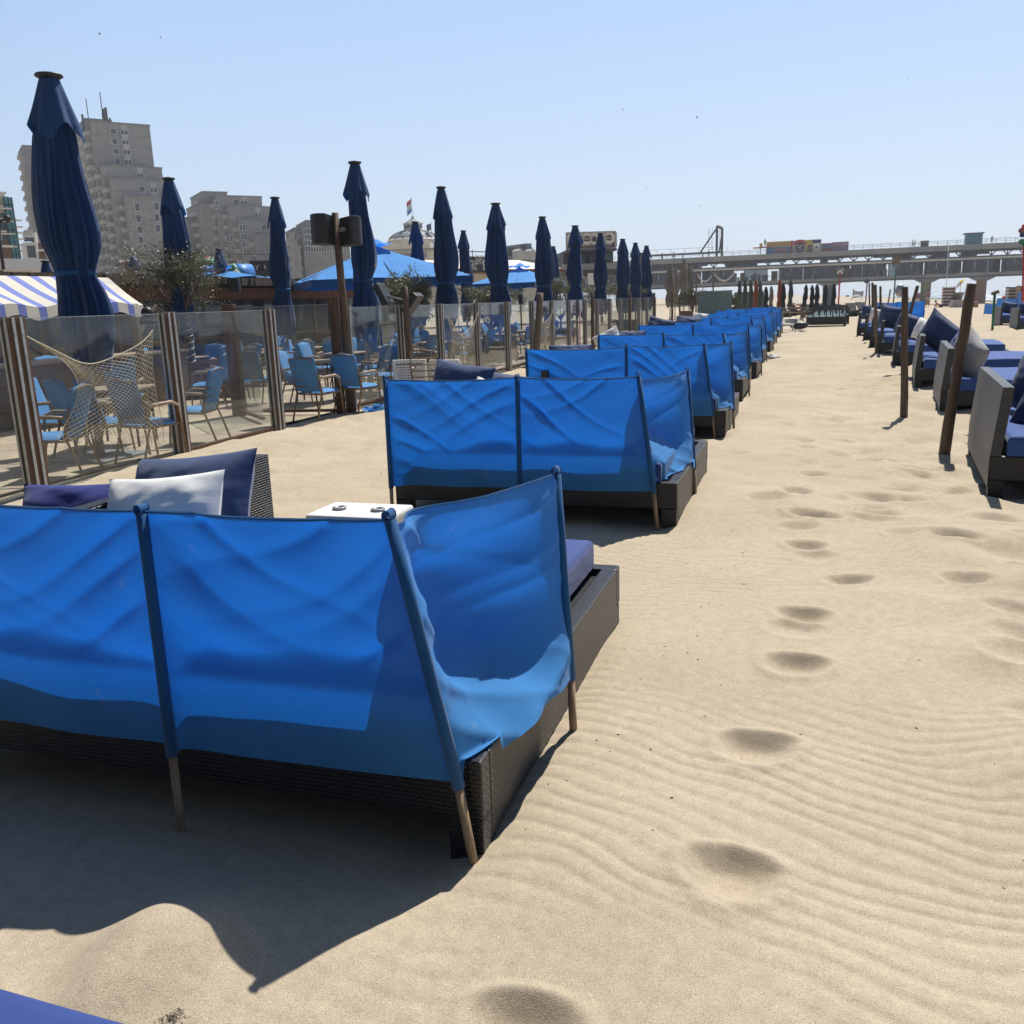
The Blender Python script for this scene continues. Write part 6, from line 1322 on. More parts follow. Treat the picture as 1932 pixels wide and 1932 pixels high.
MB().box(xk, xk2, PY+2, PY+4.4, DK, 12.85).build('wall', M['teal'], t, world=True); MB().box(xk-.4, xk2+.2, PY+1.6, PY+4.7, 12.852, 13.1).build('roof', M['pierd'], t, world=True)
for f in (.33, .66): MB().box(xk+(xk2-xk)*f-.05, xk+(xk2-xk)*f+.05, PY+1.93, PY+1.998, DK, 12.84).build('mullion', M['steel'], t, world=True)
for px, pose, lb, tp in [(1722, 'walk', 'person in grey walking on the pier right of the containers', 'clothw'), (1726, 'walk', 'darker dressed person beside the grey walker on the pier', 'clothd'), (1870, 'lean', 'person in black leaning on the pier railing right of the teal shelter', 'clothd'),
                         (1870-0, 'stand', None, None), (1248, 'stand', 'dark figure at the left end of the pier railing', 'clothd'), (1269, 'walk', 'pair member walking on the pier under the gallery beam', 'clothd'), (1272, 'walk', 'companion in grey under the gallery beam', 'clothw'), (1337, 'stand', 'lone figure at the railing left of the gantry', 'clothd')]:
    if lb is None: continue
    X_ = pz(px, 470)[0]; person(lb, (X_, PY+(.7 if pose != 'lean' else .1), DK), {'walk': 1.57, 'lean': math.pi, 'stand': 0}[pose], pose, 1.75, tp)
X_ = pz(1441, 465)[0]; person('dark figure standing on the small red platform', (X_+.2, PY+1.1, 12.25), 0, 'stand', 1.8, 'clothd')
X_ = pz(1871.5, 466)[0]; t = thing('litter_bin', 'small dark kiosk box at the railing near the middle of the pier', 'bin', (pz(1745, 462)[0], PY+.4, DK)); MB().box(-.8, .8, 0, .8, 0, 1.3).build('body', M['pierd'], t, bevel=.03); MB().box(-.9, .9, -.1, .9, 1.301, 1.42).build('lid', M['pink_p'], t)

# ------------------------------------------------------------------ far beach: loungers, parasols, signs, people
def gnd(px, py):
    d = ray(px, py); z = 0.0
    for _ in range(30):
        t_ = (z-EYE)/d[2]; z = .5*z+.5*HZ(d[0]*t_, d[1]*t_)
    t_ = (z-EYE)/d[2]; return np.array([d[0]*t_, d[1]*t_, z])
def topz(px, py, g): return atY(px, py, g[1])
# black rail-backed daybeds in the middle distance
def rail_bed(label, loc):
    t = thing('black_daybed', label, 'daybed', loc, 0, 'black daybeds at the end of the path'); m_ = M['dark']
    mb = MB(); mb.box(-.92, .92, -.03, .03, .12, .46); mb.build('front_board', m_, t, bevel=.01)
    mb = MB(); mb.box(-.92, .92, -.03, .03, .78, .83)
    for i in range(7): x = -.92+i*(1.79/6); mb.box(x, x+.05, -.025, .025, .461, .779)
    mb.box(-.87, .87, -.02, .02, .50, .53); mb.build('back_rail', m_, t)
    mb = MB(); mb.box(-.92, -.86, .031, 1.9, .12, .46); mb.box(.86, .92, .031, 1.9, .12, .46); mb.box(-.86, .86, 1.84, 1.9, .12, .40); mb.build('side_frame', m_, t)
    for sx in (-.89, .89):
        for y in (0, 1.86): MB().box(sx-.035, sx+.035, y-.035, y+.035, -.05, .119).build('leg', m_, t)
    mb = MB(); mb.box(-.85, .85, .04, 1.83, .36, .50); mb.build('mattress', M['tealm'], t, bevel=.04)
    mb = MB(); rr = random.Random(2)
    for i in range(26): x = rr.uniform(-.85, .85); mb.box(x, x+.015, .03, .036, .779-rr.uniform(.03, .12), .779)
    mb.build('fringe', m_, t); return t
M['tealm'] = fabric_mat('mattress_pale_teal', (.38, .55, .58), (0, 0, 0), 0)
rb = rail_bed('black daybed with pale teal mattress, nearest at the end of the path', (.70, 47.4, HZ(.7, 47.4)))
for k, (x, y) in enumerate([(.95, 50.6), (1.0, 54.0), (1.1, 57.6), (1.2, 61.5)]): copy_tree(rb, label=f'black daybed with pale teal mattress, {ORD[k+1]} in the file at the end of the path', loc=(x, y, HZ(x, y)))
side_table('small white table at the end of the left windbreak row', (-1.0, 43.0, HZ(-1, 43)))
t = thing('beach_bag', 'black bag lying behind the small white table', 'bag', (-.5, 44.2, .05)); MB().sphere((0, 0, .15), .3, 12, 8, sc_=(1.4, .8, .6)).build('body', M['dark'], t, smooth=True); MB().tube([(-.2, 0, .3), (-.1, 0, .45), (.1, 0, .45), (.2, 0, .3)], .015, 6).build('handle', M['dark'], t)
t = thing('towel', 'folded white and pink towel behind the small white table', 'towel', (-.85, 44.6, .3)); mb = MB()
for i in range(4): mb.box(-.3+.01*i, .3-.015*i, -.2, .2, i*.055, i*.055+.05)
mb.build('cloth', M['white_p'], t, bevel=.02)
for k, (x, y) in enumerate([(-.62, 41.8), (-.42, 41.9), (-.3, 41.6)]):
    t = thing('flip_flop', 'dark sandal on the sand under the small white table, '+['left one', 'middle one', 'right one'][k], 'sandal', (x, y, HZ(x, y)+.01), k*.7, 'dark sandals on the sand'); MB().box(-.045, .045, -.13, .13, 0, .02).build('sole', M['dark'], t, bevel=.01); MB().tube([(-.045, 0, .02), (0, .06, .06), (.045, 0, .02)], .008, 5).build('strap', M['dark'], t)
def shoe(label, loc, rz):
    t = thing('sneaker', label, 'shoe', loc, rz, 'pair of sneakers on the sand')
    def fn(u, v):
        q = 2*math.pi*u; y = -.145+.29*v; w_ = .047*(1-((2*v-1.05)**4)*.8)*(1+.12*math.sin(v*5)); h_ = .035+.075*math.exp(-((v-.12)/.28)**2); c_, s_ = math.cos(q), math.sin(q); k = 1 if .02 < v < .98 else .3
        return (w_*k*np.sign(c_)*abs(c_)**.7, y, .02+h_*(.5+.5*s_)*(.9 if s_ > 0 else 1)*k)
    MB().grid(fn, 20, 22).build('upper', M['shoe'], t, smooth=True); MB().grid(lambda u, v: (fn(u, v)[0]*1.1, fn(u, v)[1]*1.03, min(.026, fn(u, v)[2])-.018+(.01 if .1 < u < .4 else 0)), 20, 22).build('sole', M['white_p'], t, smooth=True)
    MB().sphere((0, -.10, .098), .028, 10, 6, sc_=(1, 1.3, .35)).build('opening', M['dark'], t); return t
p = gnd(1454, 677); shoe('grey white sneaker in front, lying on the path side of the windbreaks', (p[0], p[1], HZ(p[0], p[1])+.01), -1.35); shoe('grey white sneaker half hidden behind the other one', (p[0]+.10, p[1]+.14, HZ(p[0], p[1])+.01), -1.7)
def picnic(label, loc, rz):
    t = thing('picnic_table', label, 'table', loc, rz); m_ = M['picnic']
    mb = MB()
    for i in range(5): mb.box(-.9, .9, -.36+i*.148, -.36+i*.148+.13, .72, .76)
    mb.build('table_top', m_, t)
    for s_ in (-1, 1): MB().box(-.9, .9, s_*.68-.13, s_*.68+.13, .43, .47).build('bench', m_, t)
    for x in (-.65, .65):
        for s_ in (-1, 1): MB().tube([(x, s_*.75, -.05), (x, s_*.22, .719)], .04, 4).build('leg', m_, t)
        MB().box(x-.03, x+.03, -.8, .8, .37, .429).build('crossbar', m_, t)
    return t
p = gnd(1492, 604); picnic('weathered picnic table right behind the last blue windbreak', p, .1); p = gnd(1506, 594); picnic('second picnic table farther back with a red cloth', p, -.1)
MB_ = MB().grid(lambda u, v: (p[0]-.8+1.7*u, p[1]-.38+.76*v, .775+p[2]+.01*math.sin(u*20)), 10, 4); o = MB_.build('table_cloth', M['red']); tag(o, 'red cloth spread over the farther picnic table', 'cloth')
# small closed parasols of the neighbouring beach club
sp = {}
for k, (tx, ty, bx_, by_, mt_, lb) in enumerate([(1396, 529, 1391, 578, 'olived', 'closed olive parasol leaning right beside the teal board'), (1406, 528, 1403, 576, 'olived', 'closed olive parasol second from the teal board'), (1416, 528, 1417, 574, 'olived', 'closed olive parasol left of the smaller orange one'),
        (1426.6, 529, 1426, 573, 'orange', 'closed orange parasol between olive ones'), (1434, 530, 1433, 572, 'olived', 'closed olive parasol right of the smaller orange one'), (1445.5, 541, 1445, 580, 'blackf', 'closed black parasol between the two orange ones'),
        (1455.5, 540, 1454, 578, 'beige', 'closed grey parasol with pale top left of the tall orange one'), (1471.8, 528, 1470.2, 574, 'orange', 'tall closed orange parasol behind the last windbreaks'), (1478, 534, 1478, 575, 'blackf', 'closed black parasol just right of the tall orange one'),
        (1492, 528, 1491, 570, 'olived', 'closed olive parasol standing alone right of the orange one'), (1521.5, 537, 1515.5, 572, 'blackf', 'slanting black parasol before the dark pier column'), (1532.5, 538, 1532, 573, 'blackf', 'thin black parasol left of the pier column'),
        (1542, 536, 1541, 573, 'blackf', 'black parasol in front of the pier column'), (1558, 537, 1556, 572, 'blackf', 'ragged black parasol right of the pier column'), (1574, 535, 1571.5, 571, 'blackf', 'rightmost ragged black parasol beside the red pole')]):
    Y_ = 62+(k % 4)*1.5; a = atY(tx, ty, Y_); gx_ = atY(bx_, by_, Y_); H_ = max(2.0, a[2]-0)
    key = mt_
    if key not in sp: sp[key] = make_parasol(lb, 2.6, .62, mt_, 30+k, (0, 0, 0), 'small closed parasols of the next beach club', skirt=True, base=False, nseg=32, nrow=34); o = sp[key]
    else: o = copy_tree(sp[key], label=lb)
    g0 = HZ(gx_[0], Y_); o.location = (gx_[0], Y_, g0); o.scale = (1, 1, (a[2]-g0)/2.6); o.rotation_euler = (0, math.atan2(a[0]-gx_[0], a[2]-g0), 0)
bp_ = None
for k, (tx, ty, Y_, lb) in enumerate([(1264.6, 497, 65, 'tall closed beige parasol left of the trio beyond the fence'), (1290.7, 489, 64, 'broad closed beige parasol, tallest of the far beige ones'), (1300.7, 497, 67, 'closed beige parasol right behind the broad one'), (1211, 476, 52, 'closed beige parasol showing behind the last navy parasols'), (1274, 508, 70, 'thin pale parasol with white top among the beige ones')]):
    a = atY(tx, ty, Y_)
    if bp_ is None: bp_ = make_parasol(lb, 4.25, 1.15, 'beige', 61, (0, 0, 0), 'tall closed beige parasols', nseg=48, nrow=50); o = bp_
    else: o = copy_tree(bp_, label=lb, rz=k)
    o.location = (a[0], Y_, 0); o.scale = (1, 1, a[2]/4.27)
# teal boards, glass frame, agave bushes, bulbs
t = thing('teal_board', 'big grey teal shutter board at the end of the glass fence', 'board', atY(1350, 600, 50)); a = atY(1316, 551.5, 50); b_ = atY(1381, 551.5, 50)
MB().box(a[0], b_[0], 50, 50.08, -.1, a[2]).build('panel', M['tealbox'], t, world=True); MB().box(a[0]-.03, b_[0]+.03, 49.97, 50.11, a[2]+.002, a[2]+.05).build('cap', M['steel'], t, world=True); MB().box(a[0], b_[0], 49.96, 49.999, .62, .68).build('rail', M['tealbox'], t, world=True)
for f in (.22, .8): MB().box(a[0]+(b_[0]-a[0])*f-.12, a[0]+(b_[0]-a[0])*f+.12, 49.95, 49.999, a[2]-.12, a[2]-.06).build('hinge', M['steel'], t, world=True)
t = thing('teal_board', 'darker teal board farther back behind the olive parasols', 'board', atY(1410, 590, 70)); a = atY(1385, 553, 70); b_ = atY(1442, 553, 70)
MB().box(a[0], b_[0], 70, 70.08, -.1, a[2]).build('panel', M['tealbox'], t, world=True); MB().box(a[0], b_[0], 69.9, 70.1, a[2]+.002, a[2]+.05).build('cap', M['steel'], t, world=True)
t = thing('glass_screen', 'brown framed screen with small window at the fence end', 'screen', atY(1294, 600, 46)); a = atY(1281, 563, 46); b_ = atY(1308, 563, 46); c_ = atY(1281, 587, 46)[2]
MB().box(a[0], b_[0], 46, 46.06, -.1, c_).build('board', M['planter'], t, world=True)
mb = MB(); mb.box(a[0], b_[0], 45.98, 46.08, a[2]-.07, a[2]); mb.box(a[0], a[0]+.07, 45.98, 46.08, c_+.001, a[2]-.071); mb.box(b_[0]-.07, b_[0], 45.98, 46.08, c_+.001, a[2]-.071); mb.build('frame', M['postw'], t, world=True)
MB().box(a[0]+.071, b_[0]-.071, 46.02, 46.03, c_+.001, a[2]-.071).build('glass_pane', M['glass'], t, world=True)
def spiky(label, loc, r_, h_, n_, seed):
    rr = np.random.RandomState(seed); t = thing('agave_bush', label, 'plant', loc, 0, 'dark spiky plants before the pier'); mb = MB()
    for i in range(n_):
        a = rr.uniform(0, 6.28); el = rr.uniform(.1, 1.35); L = rr.uniform(.6, 1)*h_*1.3; c = np.array([rr.uniform(-r_, r_)*.8, rr.uniform(-.4, .4), h_*.25+rr.uniform(0, .3)*h_]); d = np.array([math.cos(a)*math.cos(el), math.sin(a)*math.cos(el), math.sin(el)]); sd = np.cross(d, [0, 0, 1]); sd /= np.linalg.norm(sd)
        mb.add([c-sd*.03, c+sd*.03, c+d*L*.5+sd*.025-np.array([0, 0, .0]), c+d*L-np.array([0, 0, .12*L]), c+d*L*.5-sd*.025], [(0, 1, 2, 3, 4)])
    mb.build('leaves', M['green'], t); MB().tube([(0, 0, 0), (0, 0, h_*.5)], .12, 8).build('stem', M['bark'], t); return t
for k, (px, lb) in enumerate([(1306, 'dark spiky palm bush left above the teal board'), (1328, 'dark spiky bush above the middle of the teal board'), (1352, 'spiky plant with pale stems above the teal board right'), (1372, 'thin spiky plant right of the teal board')]):
    a = atY(px, 552, 54); spiky(lb, (a[0], 54+k*.3, .9), .55, .95-.1*k, 150, 70+k)
for j, (xa_, xb_, yt_) in enumerate([(1314, 1346, 513), (1346, 1385, 512)]):
    A = atY(xa_, yt_, 53); B = atY(xb_, yt_, 53); t = thing('string_lights', f'drooping string of white bulbs, {"left" if j == 0 else "right"} one over the spiky plants', 'lights', A); pts = [A+(B-A)*f-np.array([0, 0, .45*4*f*(1-f)]) for f in np.linspace(0, 1, 15)]
    MB().tube(pts, .012, 4).build('cable', M['dark'], t, world=True); mb = MB()
    for p in pts: mb.sphere((p[0], p[1], p[2]-.06), .05, 8, 6)
    mb.build('bulbs', M['white_p'], t, world=True, smooth=True); MB().tube([(A[0], A[1], 0), A], .05, 6).build('post', M['drift'], t, world=True)
# low black and white sunbeds, red sunbeds
def sunbed(label, loc, rz, frame, cushm, group):
    t = thing('sunbed', label, 'sunbed', loc, rz, group)
    mb = MB(); mb.box(-.33, .33, -.9, .45, .26, .31); mb.box(-.33, -.28, -.9, .45, .0, .259); mb.box(.28, .33, -.9, .45, 0, .259); mb.build('frame', M[frame], t)
    T = lambda p: (p[0], .45+p[1]*math.cos(.75)-p[2]*math.sin(.75), .30+p[1]*math.sin(.75)+p[2]*math.cos(.75)); MB().box(-.33, .33, 0, .75, -.02, .03, T=T).build('backrest', M[cushm], t); MB().box(-.31, .31, -.88, .44, .311, .36).build('cushion', M[cushm], t); return t
s0 = None; rr = random.Random(5)
for k in range(16):
    x = -5.5+1.05*k*.62+rr.uniform(-.2, .2); y = 66+(k % 4)*3.2; lb = f'low black sunbed, number {k+1} from the left in the dark group under the pier'; 
    pp = (x, y, HZ(x, y))
    lb = f'low black sunbed, {ORD[k//4]} from the left in the {ORD[k%4]} row of the dark cluster'
    if s0 is None: s0 = sunbed(lb, pp, .5, 'dark', 'blackf', 'black sunbeds under the pier'); t = s0
    else: t = copy_tree(s0, label=lb, loc=pp, rz=rr.uniform(.2, .9))
s1 = None
for k, (px, py) in enumerate([(1497, 571), (1508, 572), (1517, 573)]):
    p = gnd(px, py+3); lb = f'white sunbed with raised back, {["left", "middle", "right"][k]} of three before the pier column'
    if s1 is None: s1 = sunbed(lb, p, -.9, 'dark', 'white_p', 'white sunbeds'); s1.scale = (1, 1, 1)
    else: copy_tree(s1, label=lb, loc=p, rz=-.9)
s2 = None
for k, (px, py, lb) in enumerate([(1508, 580, 'red sunbed left, behind the picnic tables'), (1518, 579, 'red sunbed right of the picnic tables'), (1600, 574, 'red sunbed at the right end of the black daybeds'), (1613, 573, 'outermost red sunbed on the open sand')]):
    p = gnd(px, py+3)
    if s2 is None: s2 = sunbed(lb, p, 1.4, 'red', 'red', 'red sunbeds')
    else: copy_tree(s2, label=lb, loc=p, rz=1.5)
# figure signs on poles
def pole_sign(name, label, base, top, r_, mat, cat='sign', Y=None):
    g = gnd(*base) if Y is None else atY(*base, Y)
    if Y is not None: g[2] = HZ(g[0], Y)
    T_ = topz(*top, g); t = thing(name, label, cat, g); MB().tube([(g[0], g[1], g[2]-.3), T_], r_, 8).build('pole', M[mat], t, world=True, smooth=True); return t, g, T_
def flat(th, nm, cv, pts, g, mat, th_=.06, dy=0): return MB().prism([(lambda a: (a[0], a[2]))(atY(*cv(*p), g[1])) for p in pts][::-1], lambda q: (q[0], g[1]-.05+dy+q[1], q[2]), th_).build(nm, M[mat], th, world=True)
z3 = lambda x, y: (1517.5+x/4.66, 387.4+y/4.66)
t, g, T_ = pole_sign('animal_sign', 'brown woolly animal cutout on a tall green pole', (1686, 563), (1691, 500), .10, 'green_p', Y=130)
flat(t, 'cutout', z3, [(770, 480), (790, 455), (815, 445), (832, 458), (852, 446), (845, 470), (845, 510), (835, 545), (822, 545), (820, 520), (798, 520), (792, 548), (778, 545), (778, 515), (768, 505)], g, 'drift')
t, g, T_ = pole_sign('animal_sign', 'black and white spotted cow head on a red pole', (1582.5, 557), (1585, 516), .10, 'red', Y=120)
c = flat(t, 'cutout', z3, [(288, 565), (300, 560), (312, 568), (325, 558), (340, 552), (345, 570), (335, 582), (340, 598), (325, 606), (300, 604), (288, 598), (292, 580)], g, 'white_p')
for pts in ([(292, 568), (305, 566), (303, 580), (293, 580)], [(322, 566), (336, 562), (334, 576), (324, 577)], [(305, 588), (322, 588), (318, 598), (306, 597)]): flat(t, 'spot', z3, pts, g, 'dark', .03, -.04)
t, g, T_ = pole_sign('arrow_sign', 'dark blue house shaped sign on a blue and white pole', (1632, 582), (1636, 534), .07, 'navy_p')
flat(t, 'pointed_roof', z3, [(522, 678), (550, 643), (577, 672), (565, 682), (540, 684)], g, 'navy_p', .3); MB().tube([(g[0], g[1], g[2]-.1), (g[0], g[1], g[2]+.6)], .085, 8).build('white_base', M['white_p'], t, world=True)
t, g, T_ = pole_sign('flower_sign', 'big flower with red yellow and blue petals on a red pole at the right edge', (1929, 600), (1932, 462), .05, 'red')
cx_, cy_ = 1937, 436; ctr = atY(cx_, cy_, g[1]); pr_ = abs(atY(1926, 436, g[1])[0]-ctr[0])
for k in range(7):
    q = 2*math.pi*k/7+.3; c0 = (ctr[0]+pr_*.95*math.cos(q), ctr[2]+pr_*.95*math.sin(q)); MB().prism([(c0[0]+pr_*.5*math.cos(a), c0[1]+pr_*.5*math.sin(a)) for a in np.linspace(0, 2*math.pi, 15)[:-1]], lambda p: (p[0], g[1]-.06+p[1]+.012*(k % 2), p[2]), .05).build('petal', M[['red', 'red', 'red', 'maroon', 'navy_p', 'blue_p', 'yellow'][k]], t, world=True)
MB().prism([(ctr[0]+pr_*.6*math.cos(a), ctr[2]+pr_*.6*math.sin(a)) for a in np.linspace(0, 2*math.pi, 19)[:-1]], lambda p: (p[0], g[1]-.10+p[1], p[2]), .05).build('centre', M['yellow'], t, world=True)
flat(t, 'leaf', lambda x, y: (x, y), [(1920, 456), (1926, 451), (1934, 451), (1940, 457), (1936, 463), (1927, 463)], g, 'green_p')
t, g, T_ = pole_sign('flagpole', 'thin white mast standing between the pier columns', (1784.7, 560), (1790, 454), .05, 'white_p', 'mast', Y=150)
t, g, T_ = pole_sign('direction_sign', 'dark T shaped wooden sign on a green pole at the right', (1872.6, 621), (1877, 552), .05, 'green_p'); flat(t, 'board', lambda x, y: (x, y), [(1870, 552), (1871, 557), (1886, 553), (1884, 547)], g, 'planter', .1)
t, g, T_ = pole_sign('basket_sign', 'pale round basket shape hung on the upright grey pole', (1711, 700), (1706, 545), .03, 'steel'); MB().sphere(atY(1698, 548, g[1]-.3), .09, 12, 8, sc_=(1, 1, 1.4)).build('bowl', M['alu'], t, world=True, smooth=True)
# blue windbreaks on the right
g1 = gnd(1661, 603); g2 = gnd(1690, 604); g3 = gnd(1742, 603); 
def wb(label, pts, seed):
    pl = [((a[0], a[1]), (a[0]+.03, a[1], HZ(a[0], a[1])+h_)) for a, h_ in pts]; return make_windbreak(label, pl, seed, lowres=True, group='blue windbreaks on the right', zb=.12+HZ(pts[0][0][0], pts[0][0][1]))
wb('blue windbreak standing behind the right daybeds and poles', [(g1+np.array([-.2, 1.6, 0]), .95), (g2+np.array([0, .2, 0]), 1.0), (g3, 1.0), (g3+np.array([.1, 1.8, 0]), .95)], 41)
a = gnd(1856, 596); b_ = gnd(1915, 600); wb('blue windbreak slanting behind the far right loungers', [(a, .7), (a+(b_-a)*.4, 1.0), (b_, 1.35), (b_+np.array([.4, 1.2, 0]), 1.3)], 43)
# slatted stacks, beach chairs, tents
def stack(label, px0, px1, pyt, pyb, mat, dp=1.4, name='sunbed_stack'):
    g = gnd((px0+px1)/2, pyb); a = atY(px0, pyb, g[1]); b_ = atY(px1, pyb, g[1]); h_ = atY(px0, pyt, g[1])[2]-g[2]
    t = thing(name, label, 'stack', g, 0, None); n_ = 12; w_ = (b_[0]-a[0])/2
    for k in range(n_):
        z = .02+h_*k/n_; o = MB().box(-w_, w_, 0, dp, z, z+h_/n_*.55).build('lounger_frame', M[mat[k % 2]], t)
    MB().box(-w_*.98, -w_*.9, .02, dp*.98, .0, h_).build('side_rail', M[mat[0]], t); MB().box(w_*.9, w_*.98, .02, dp*.98, 0, h_).build('side_rail', M[mat[0]], t); MB().box(-w_*.9, w_*.9, .3, dp-.3, .01, h_*.97).build('folded_canvas', M['band'], t); return t
stack('red and white striped stack of folded loungers by the sea', 1778, 1801, 541, 576, ('maroon', 'white_p')); stack('pale slatted stack of loungers near the right edge', 1900, 1921, 541, 578, ('paleband', 'pierd')); stack('brown slatted stack of loungers at the right edge', 1921.5, 1940, 539, 583, ('orange_p', 'dark'))
def strandkorb(label, px0, px1, pyt, pyb, m1, m2, group=None):
    g = gnd((px0+px1)/2, pyb); a = atY(px0, pyb, g[1]); b_ = atY(px1, pyb, g[1]); h_ = atY(px0, pyt, g[1])[2]-g[2]; w_ = (b_[0]-a[0])/2; t = thing('hooded_beach_chair', label, 'beach chair', g, .2, group)
    MB().box(-w_, w_, -.4, .5, 0, h_*.42).build('base', M[m1], t, bevel=.03); mb = MB(); mb.grid(lambda u, v: (-w_+2*w_*u, .45-.75*math.sin(v*1.35)*1.0, h_*.43+h_*.57*math.sin(.2+v*1.37)), 8, 10); mb.box(-w_, w_, .42, .47, h_*.42, h_*.6); mb.build('hood', M[m2], t, smooth=True)
    MB().box(-w_*.96, w_*.96, -.38, .3, h_*.421, h_*.5).build('seat', M['creamw'], t, bevel=.02); return t
strandkorb('brown and cream rounded beach hut left of the standing person', 1727, 1744, 553, 573, 'creamw', 'maroon'); strandkorb('beige hooded beach chair covered with dark top behind the leaning pole', 1794, 1817, 552, 580, 'paleband', 'steel'); strandkorb('red brown hooded beach chair right of the leaning pole', 1825, 1843, 558, 580, 'orange_p', 'maroon')
t = thing('tilted_parasol', 'tilted yellow and white parasol above the beige beach chair', 'parasol', gnd(1808, 579)); g = t.location; c = atY(1813, 535, g[1]); r_ = abs(atY(1824, 535, g[1])[0]-c[0])*1.1
T = Matrix.Rotation(R(-50), 3, 'Y')
mb = MB(); mb.grid(lambda u, v: tuple(Vector(c)+T @ Vector((r_*v*math.cos(6.283*u), r_*v*math.sin(6.283*u), .45*r_*(1-v*v)))), 24, 6); mb.build('canopy', M['yellow'], t, world=True, smooth=True); MB().tube([tuple(g), tuple(c)], .03, 6).build('pole', M['white_p'], t, world=True)
mb = MB(); mb.grid(lambda u, v: tuple(Vector(c)+T @ Vector((r_*1.01*v*math.cos(3.1+1.5*u), r_*1.01*v*math.sin(3.1+1.5*u), .02+.45*r_*(1-v*v)))), 10, 6); mb.build('white_segment', M['white_p'], t, world=True, smooth=True)
def dome_tent(label, px0, px1, pyt, pyb, m1, name='beach_tent'):
    g = gnd((px0+px1)/2, pyb); a = atY(px0, pyb, g[1]); b_ = atY(px1, pyb, g[1]); h_ = atY(px0, pyt, g[1])[2]-g[2]; w_ = (b_[0]-a[0])/2; t = thing(name, label, 'tent', g)
    MB().grid(lambda u, v: (w_*math.cos(math.pi*u), -w_*.6+1.2*w_*v, h_*math.sin(math.pi*u)*(1-.5*abs(2*v-1)**2)), 14, 8).build('shell', M[m1], t, smooth=True); MB().box(-w_, w_, -w_*.6, w_*.6, 0, .03).build('groundsheet', M['steel'], t); return t
dome_tent('orange red beach tent left of the slatted stacks', 1885, 1903, 558, 576, 'red'); dome_tent('pale grey low tent on the far sand below the pier', 1604, 1627, 556, 567, 'paleband'); dome_tent('greenish beige tent behind the upright pole', 1700, 1718, 558, 570, 'creamw')
t = thing('beach_banner', 'grey lettered feather banner beside the low tent on the far sand', 'banner', gnd(1608, 565)); g = t.location; flat(t, 'sail', lambda x, y: (x, y), [(1608, 563), (1609, 544), (1614, 549), (1621, 550), (1630, 549), (1628, 560)], g, 'pier', .1)
t = thing('storage_box', 'dark storage box on the far sand left of the tent', 'box', gnd(1599, 560)); MB().box(-1.1, 1.1, -.5, .5, 0, .95).build('body', M['pierd'], t, bevel=.03); MB().box(-1.15, 1.15, -.55, .55, .951, 1.05).build('lid', M['steel'], t, bevel=.02)
p = gnd(1749.5, 580); person('person in purple and white top standing with raised arm on the beach', p, math.pi*.9, 'fold', 1.68, 'clothp', 'clothw', legskin=True)
p = gnd(1775, 580); person('person in black reclining on the sand looking at the sea', p, .1, 'recline', 1.7, 'skin', 'clothd'); p = gnd(1800, 579); person('sunbather lying flat with bent knees before the beige beach chair', p, math.pi, 'lie', 1.65, 'clothw', 'skin')
# gulls in the sky and small dark birds at the surf
def bird(label, loc, rz, roll, s_, group='birds gliding in the sky'):
    t = thing('gull', label, 'bird', loc, rz, group); MB().sphere((0, 0, 0), .11, 10, 6, sc_=(2.4, 1, .9)).build('body', M['bird'], t, smooth=True)
    mb = MB(); 
    for sg in (-1, 1): mb.add([(.12, sg*.05, .03), (.16, sg*.38, .17), (.02, sg*.78, .10), (-.06, sg*.40, .13), (-.12, sg*.05, .02)], [(0, 1, 3, 4), (1, 2, 3)])
    mb.build('wings', M['bird'], t); mb = MB(); mb.add([(-.2, 0, .02), (-.36, -.07, .0), (-.36, .07, .0)], [(0, 1, 2)]); mb.build('tail', M['bird'], t); t.rotation_euler = (roll, .1, rz); t.scale = (s_,)*3; return t
BW = ['at the upper left, leftmost of all', 'at the upper left, just right of the leftmost one', 'right above the tallest parasol by the loudspeakers', 'above and left of the middle, near two parasol tops', 'straight above the third tall parasol', 'above the middle, highest of the central group',
      'in the central group, lowest and faintest', 'in the central group, right of the highest one', 'low over the far closed parasols', 'lower left one of the pair right of centre', 'upper right one of the pair right of centre', 'just right of and above the central pair',
      'low above the steel gantry', 'at the very top edge right of the middle', 'low above the painted containers', 'at the upper right, alone above the pier']
b0 = None; BP = [(188, 64), (303, 71), (712, 285), (847, 181), (936, 257), (1082, 172), (1123, 233), (1176, 207), (1220, 353), (1270, 275), (1281, 257), (1315, 222), (1320, 388), (1509, 11), (1620, 377), (1713, 150)]
for k, (px, py) in enumerate(BP):
    d = ray(px, py); p = np.array([0, 0, EYE])+d/np.linalg.norm(d)*(170+13*(k % 5)); lb = 'tiny bird in the sky '+BW[k]
    if b0 is None: b0 = bird(lb, p, .5, .1, .9)
    else: t = copy_tree(b0, label=lb, loc=p); t.rotation_euler = (rnd.uniform(-.5, .5), .1, rnd.uniform(0, 6)); t.scale = (rnd.uniform(.5, .8),)*3
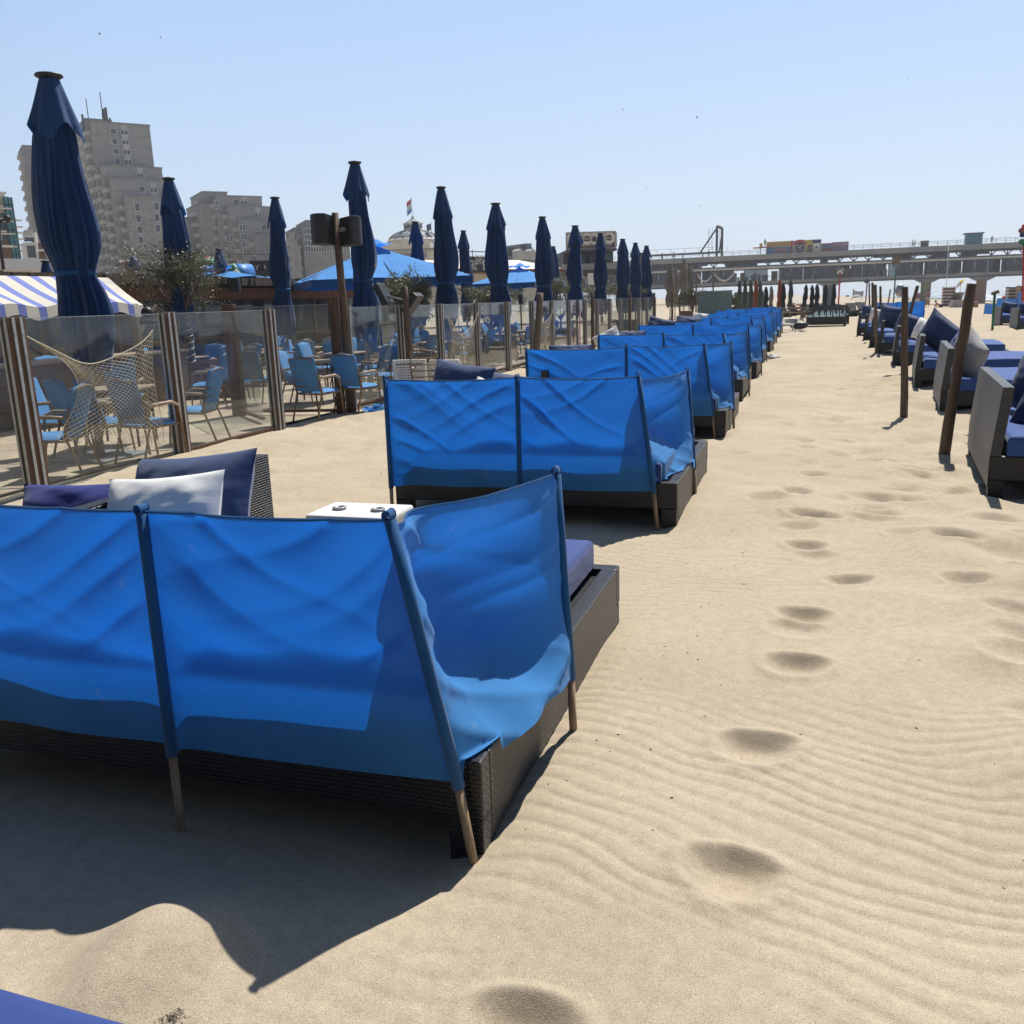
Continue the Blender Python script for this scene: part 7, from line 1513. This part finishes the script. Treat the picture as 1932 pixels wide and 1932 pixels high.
# ------------------------------------------------------------------ shells and debris on the near sand
rr = np.random.RandomState(8)
def bits(name, label, n_, mat, smin, smax, areas, flat_=.35):
    mb = MB()
    for i in range(n_):
        x0_, x1_, y0_, y1_ = areas[rr.randint(len(areas))]; x, y = rr.uniform(x0_, x1_), rr.uniform(y0_, y1_); z = HZ(x, y); s_ = rr.uniform(smin, smax)*min(1.6, .6+y*.12); a = rr.uniform(0, 6.28); e_ = rr.uniform(.3, .9)
        vs = []
        for j in range(6):
            q = j*math.pi/3; vs.append((x+s_*(math.cos(q)*math.cos(a)-e_*math.sin(q)*math.sin(a))*rr.uniform(.7, 1.1), y+s_*(math.cos(q)*math.sin(a)+e_*math.sin(q)*math.cos(a))*rr.uniform(.7, 1.1), z+s_*flat_*rr.uniform(0, .6)))
        vs += [(x, y, z+s_*flat_*1.6)]; mb.add(vs, [(j, (j+1) % 6, 6) for j in range(6)])
    o = mb.build(name, M[mat]); return tag(o, label, kind='stuff')
NEAR = [(-1.2, 1.6, 1.2, 4), (-.8, 3, 2, 9), (-.9, -.3, 2.4, 6), (-.9, -.3, 2.4, 6), (-1, 4, 6, 18)]
bits('shell_fragments', 'scattered white shell fragments on the sand', 420, 'white_p', .0016, .0042, NEAR); bits('beach_debris', 'scattered dark bits of seaweed and twigs on the sand', 120, 'bark', .003, .008, NEAR+[(-6, -3.5, 5, 14)])
for nm, px, py, mt_, lb in [('dry_grass', 1845, 838, 'drift', 'small clump of dry seaweed near the leaning pole'), ('dry_grass', 1838, 822, 'drift', 'wisp of dry seaweed between leaning pole and nearest right daybed'), ('dry_grass', 325, 1917, 'bark', 'dark tangle of seaweed at the lower left beside the mattress corner')]:
    p = gnd(px, py); mb = MB()
    k_ = .35 if py > 1500 else 1
    for i in range(70): a = rr.uniform(0, 6.28); c = np.array([rr.normal()*.05*k_, rr.normal()*.035*k_, .002]); L_ = k_*rr.uniform(.5, 1); mb.tube([c, c+np.array([math.cos(a)*.03*L_, math.sin(a)*.03*L_, rr.uniform(.0, .015)*k_]), c+np.array([math.cos(a+.6)*.05*L_, math.sin(a+.6)*.05*L_, .002])], .0022*k_, 3)
    o = mb.build(nm, M[mt_]); o.location = (p[0], p[1], HZ(p[0], p[1])); tag(o, lb, 'seaweed', 'dry seaweed clumps on the sand')

# ------------------------------------------------------------------ the summer haze over the beach
mt = bpy.data.materials.new('sea_haze'); mt.use_nodes = True; nt = mt.node_tree
for n in list(nt.nodes):
    if n.type != 'OUTPUT_MATERIAL': nt.nodes.remove(n)
pv = nt.nodes.new('ShaderNodeVolumePrincipled'); pv.inputs['Color'].default_value = (.86, .92, 1, 1); pv.inputs['Density'].default_value = .00045; pv.inputs['Anisotropy'].default_value = .35
nt.links.new(pv.outputs[0], nt.nodes['Material Output'].inputs['Volume'])
o = MB().box(-2650, 2650, -2650, 2650, -6, 95).build('haze', mt); tag(o, 'thin pale summer haze over the beach', kind='stuff')
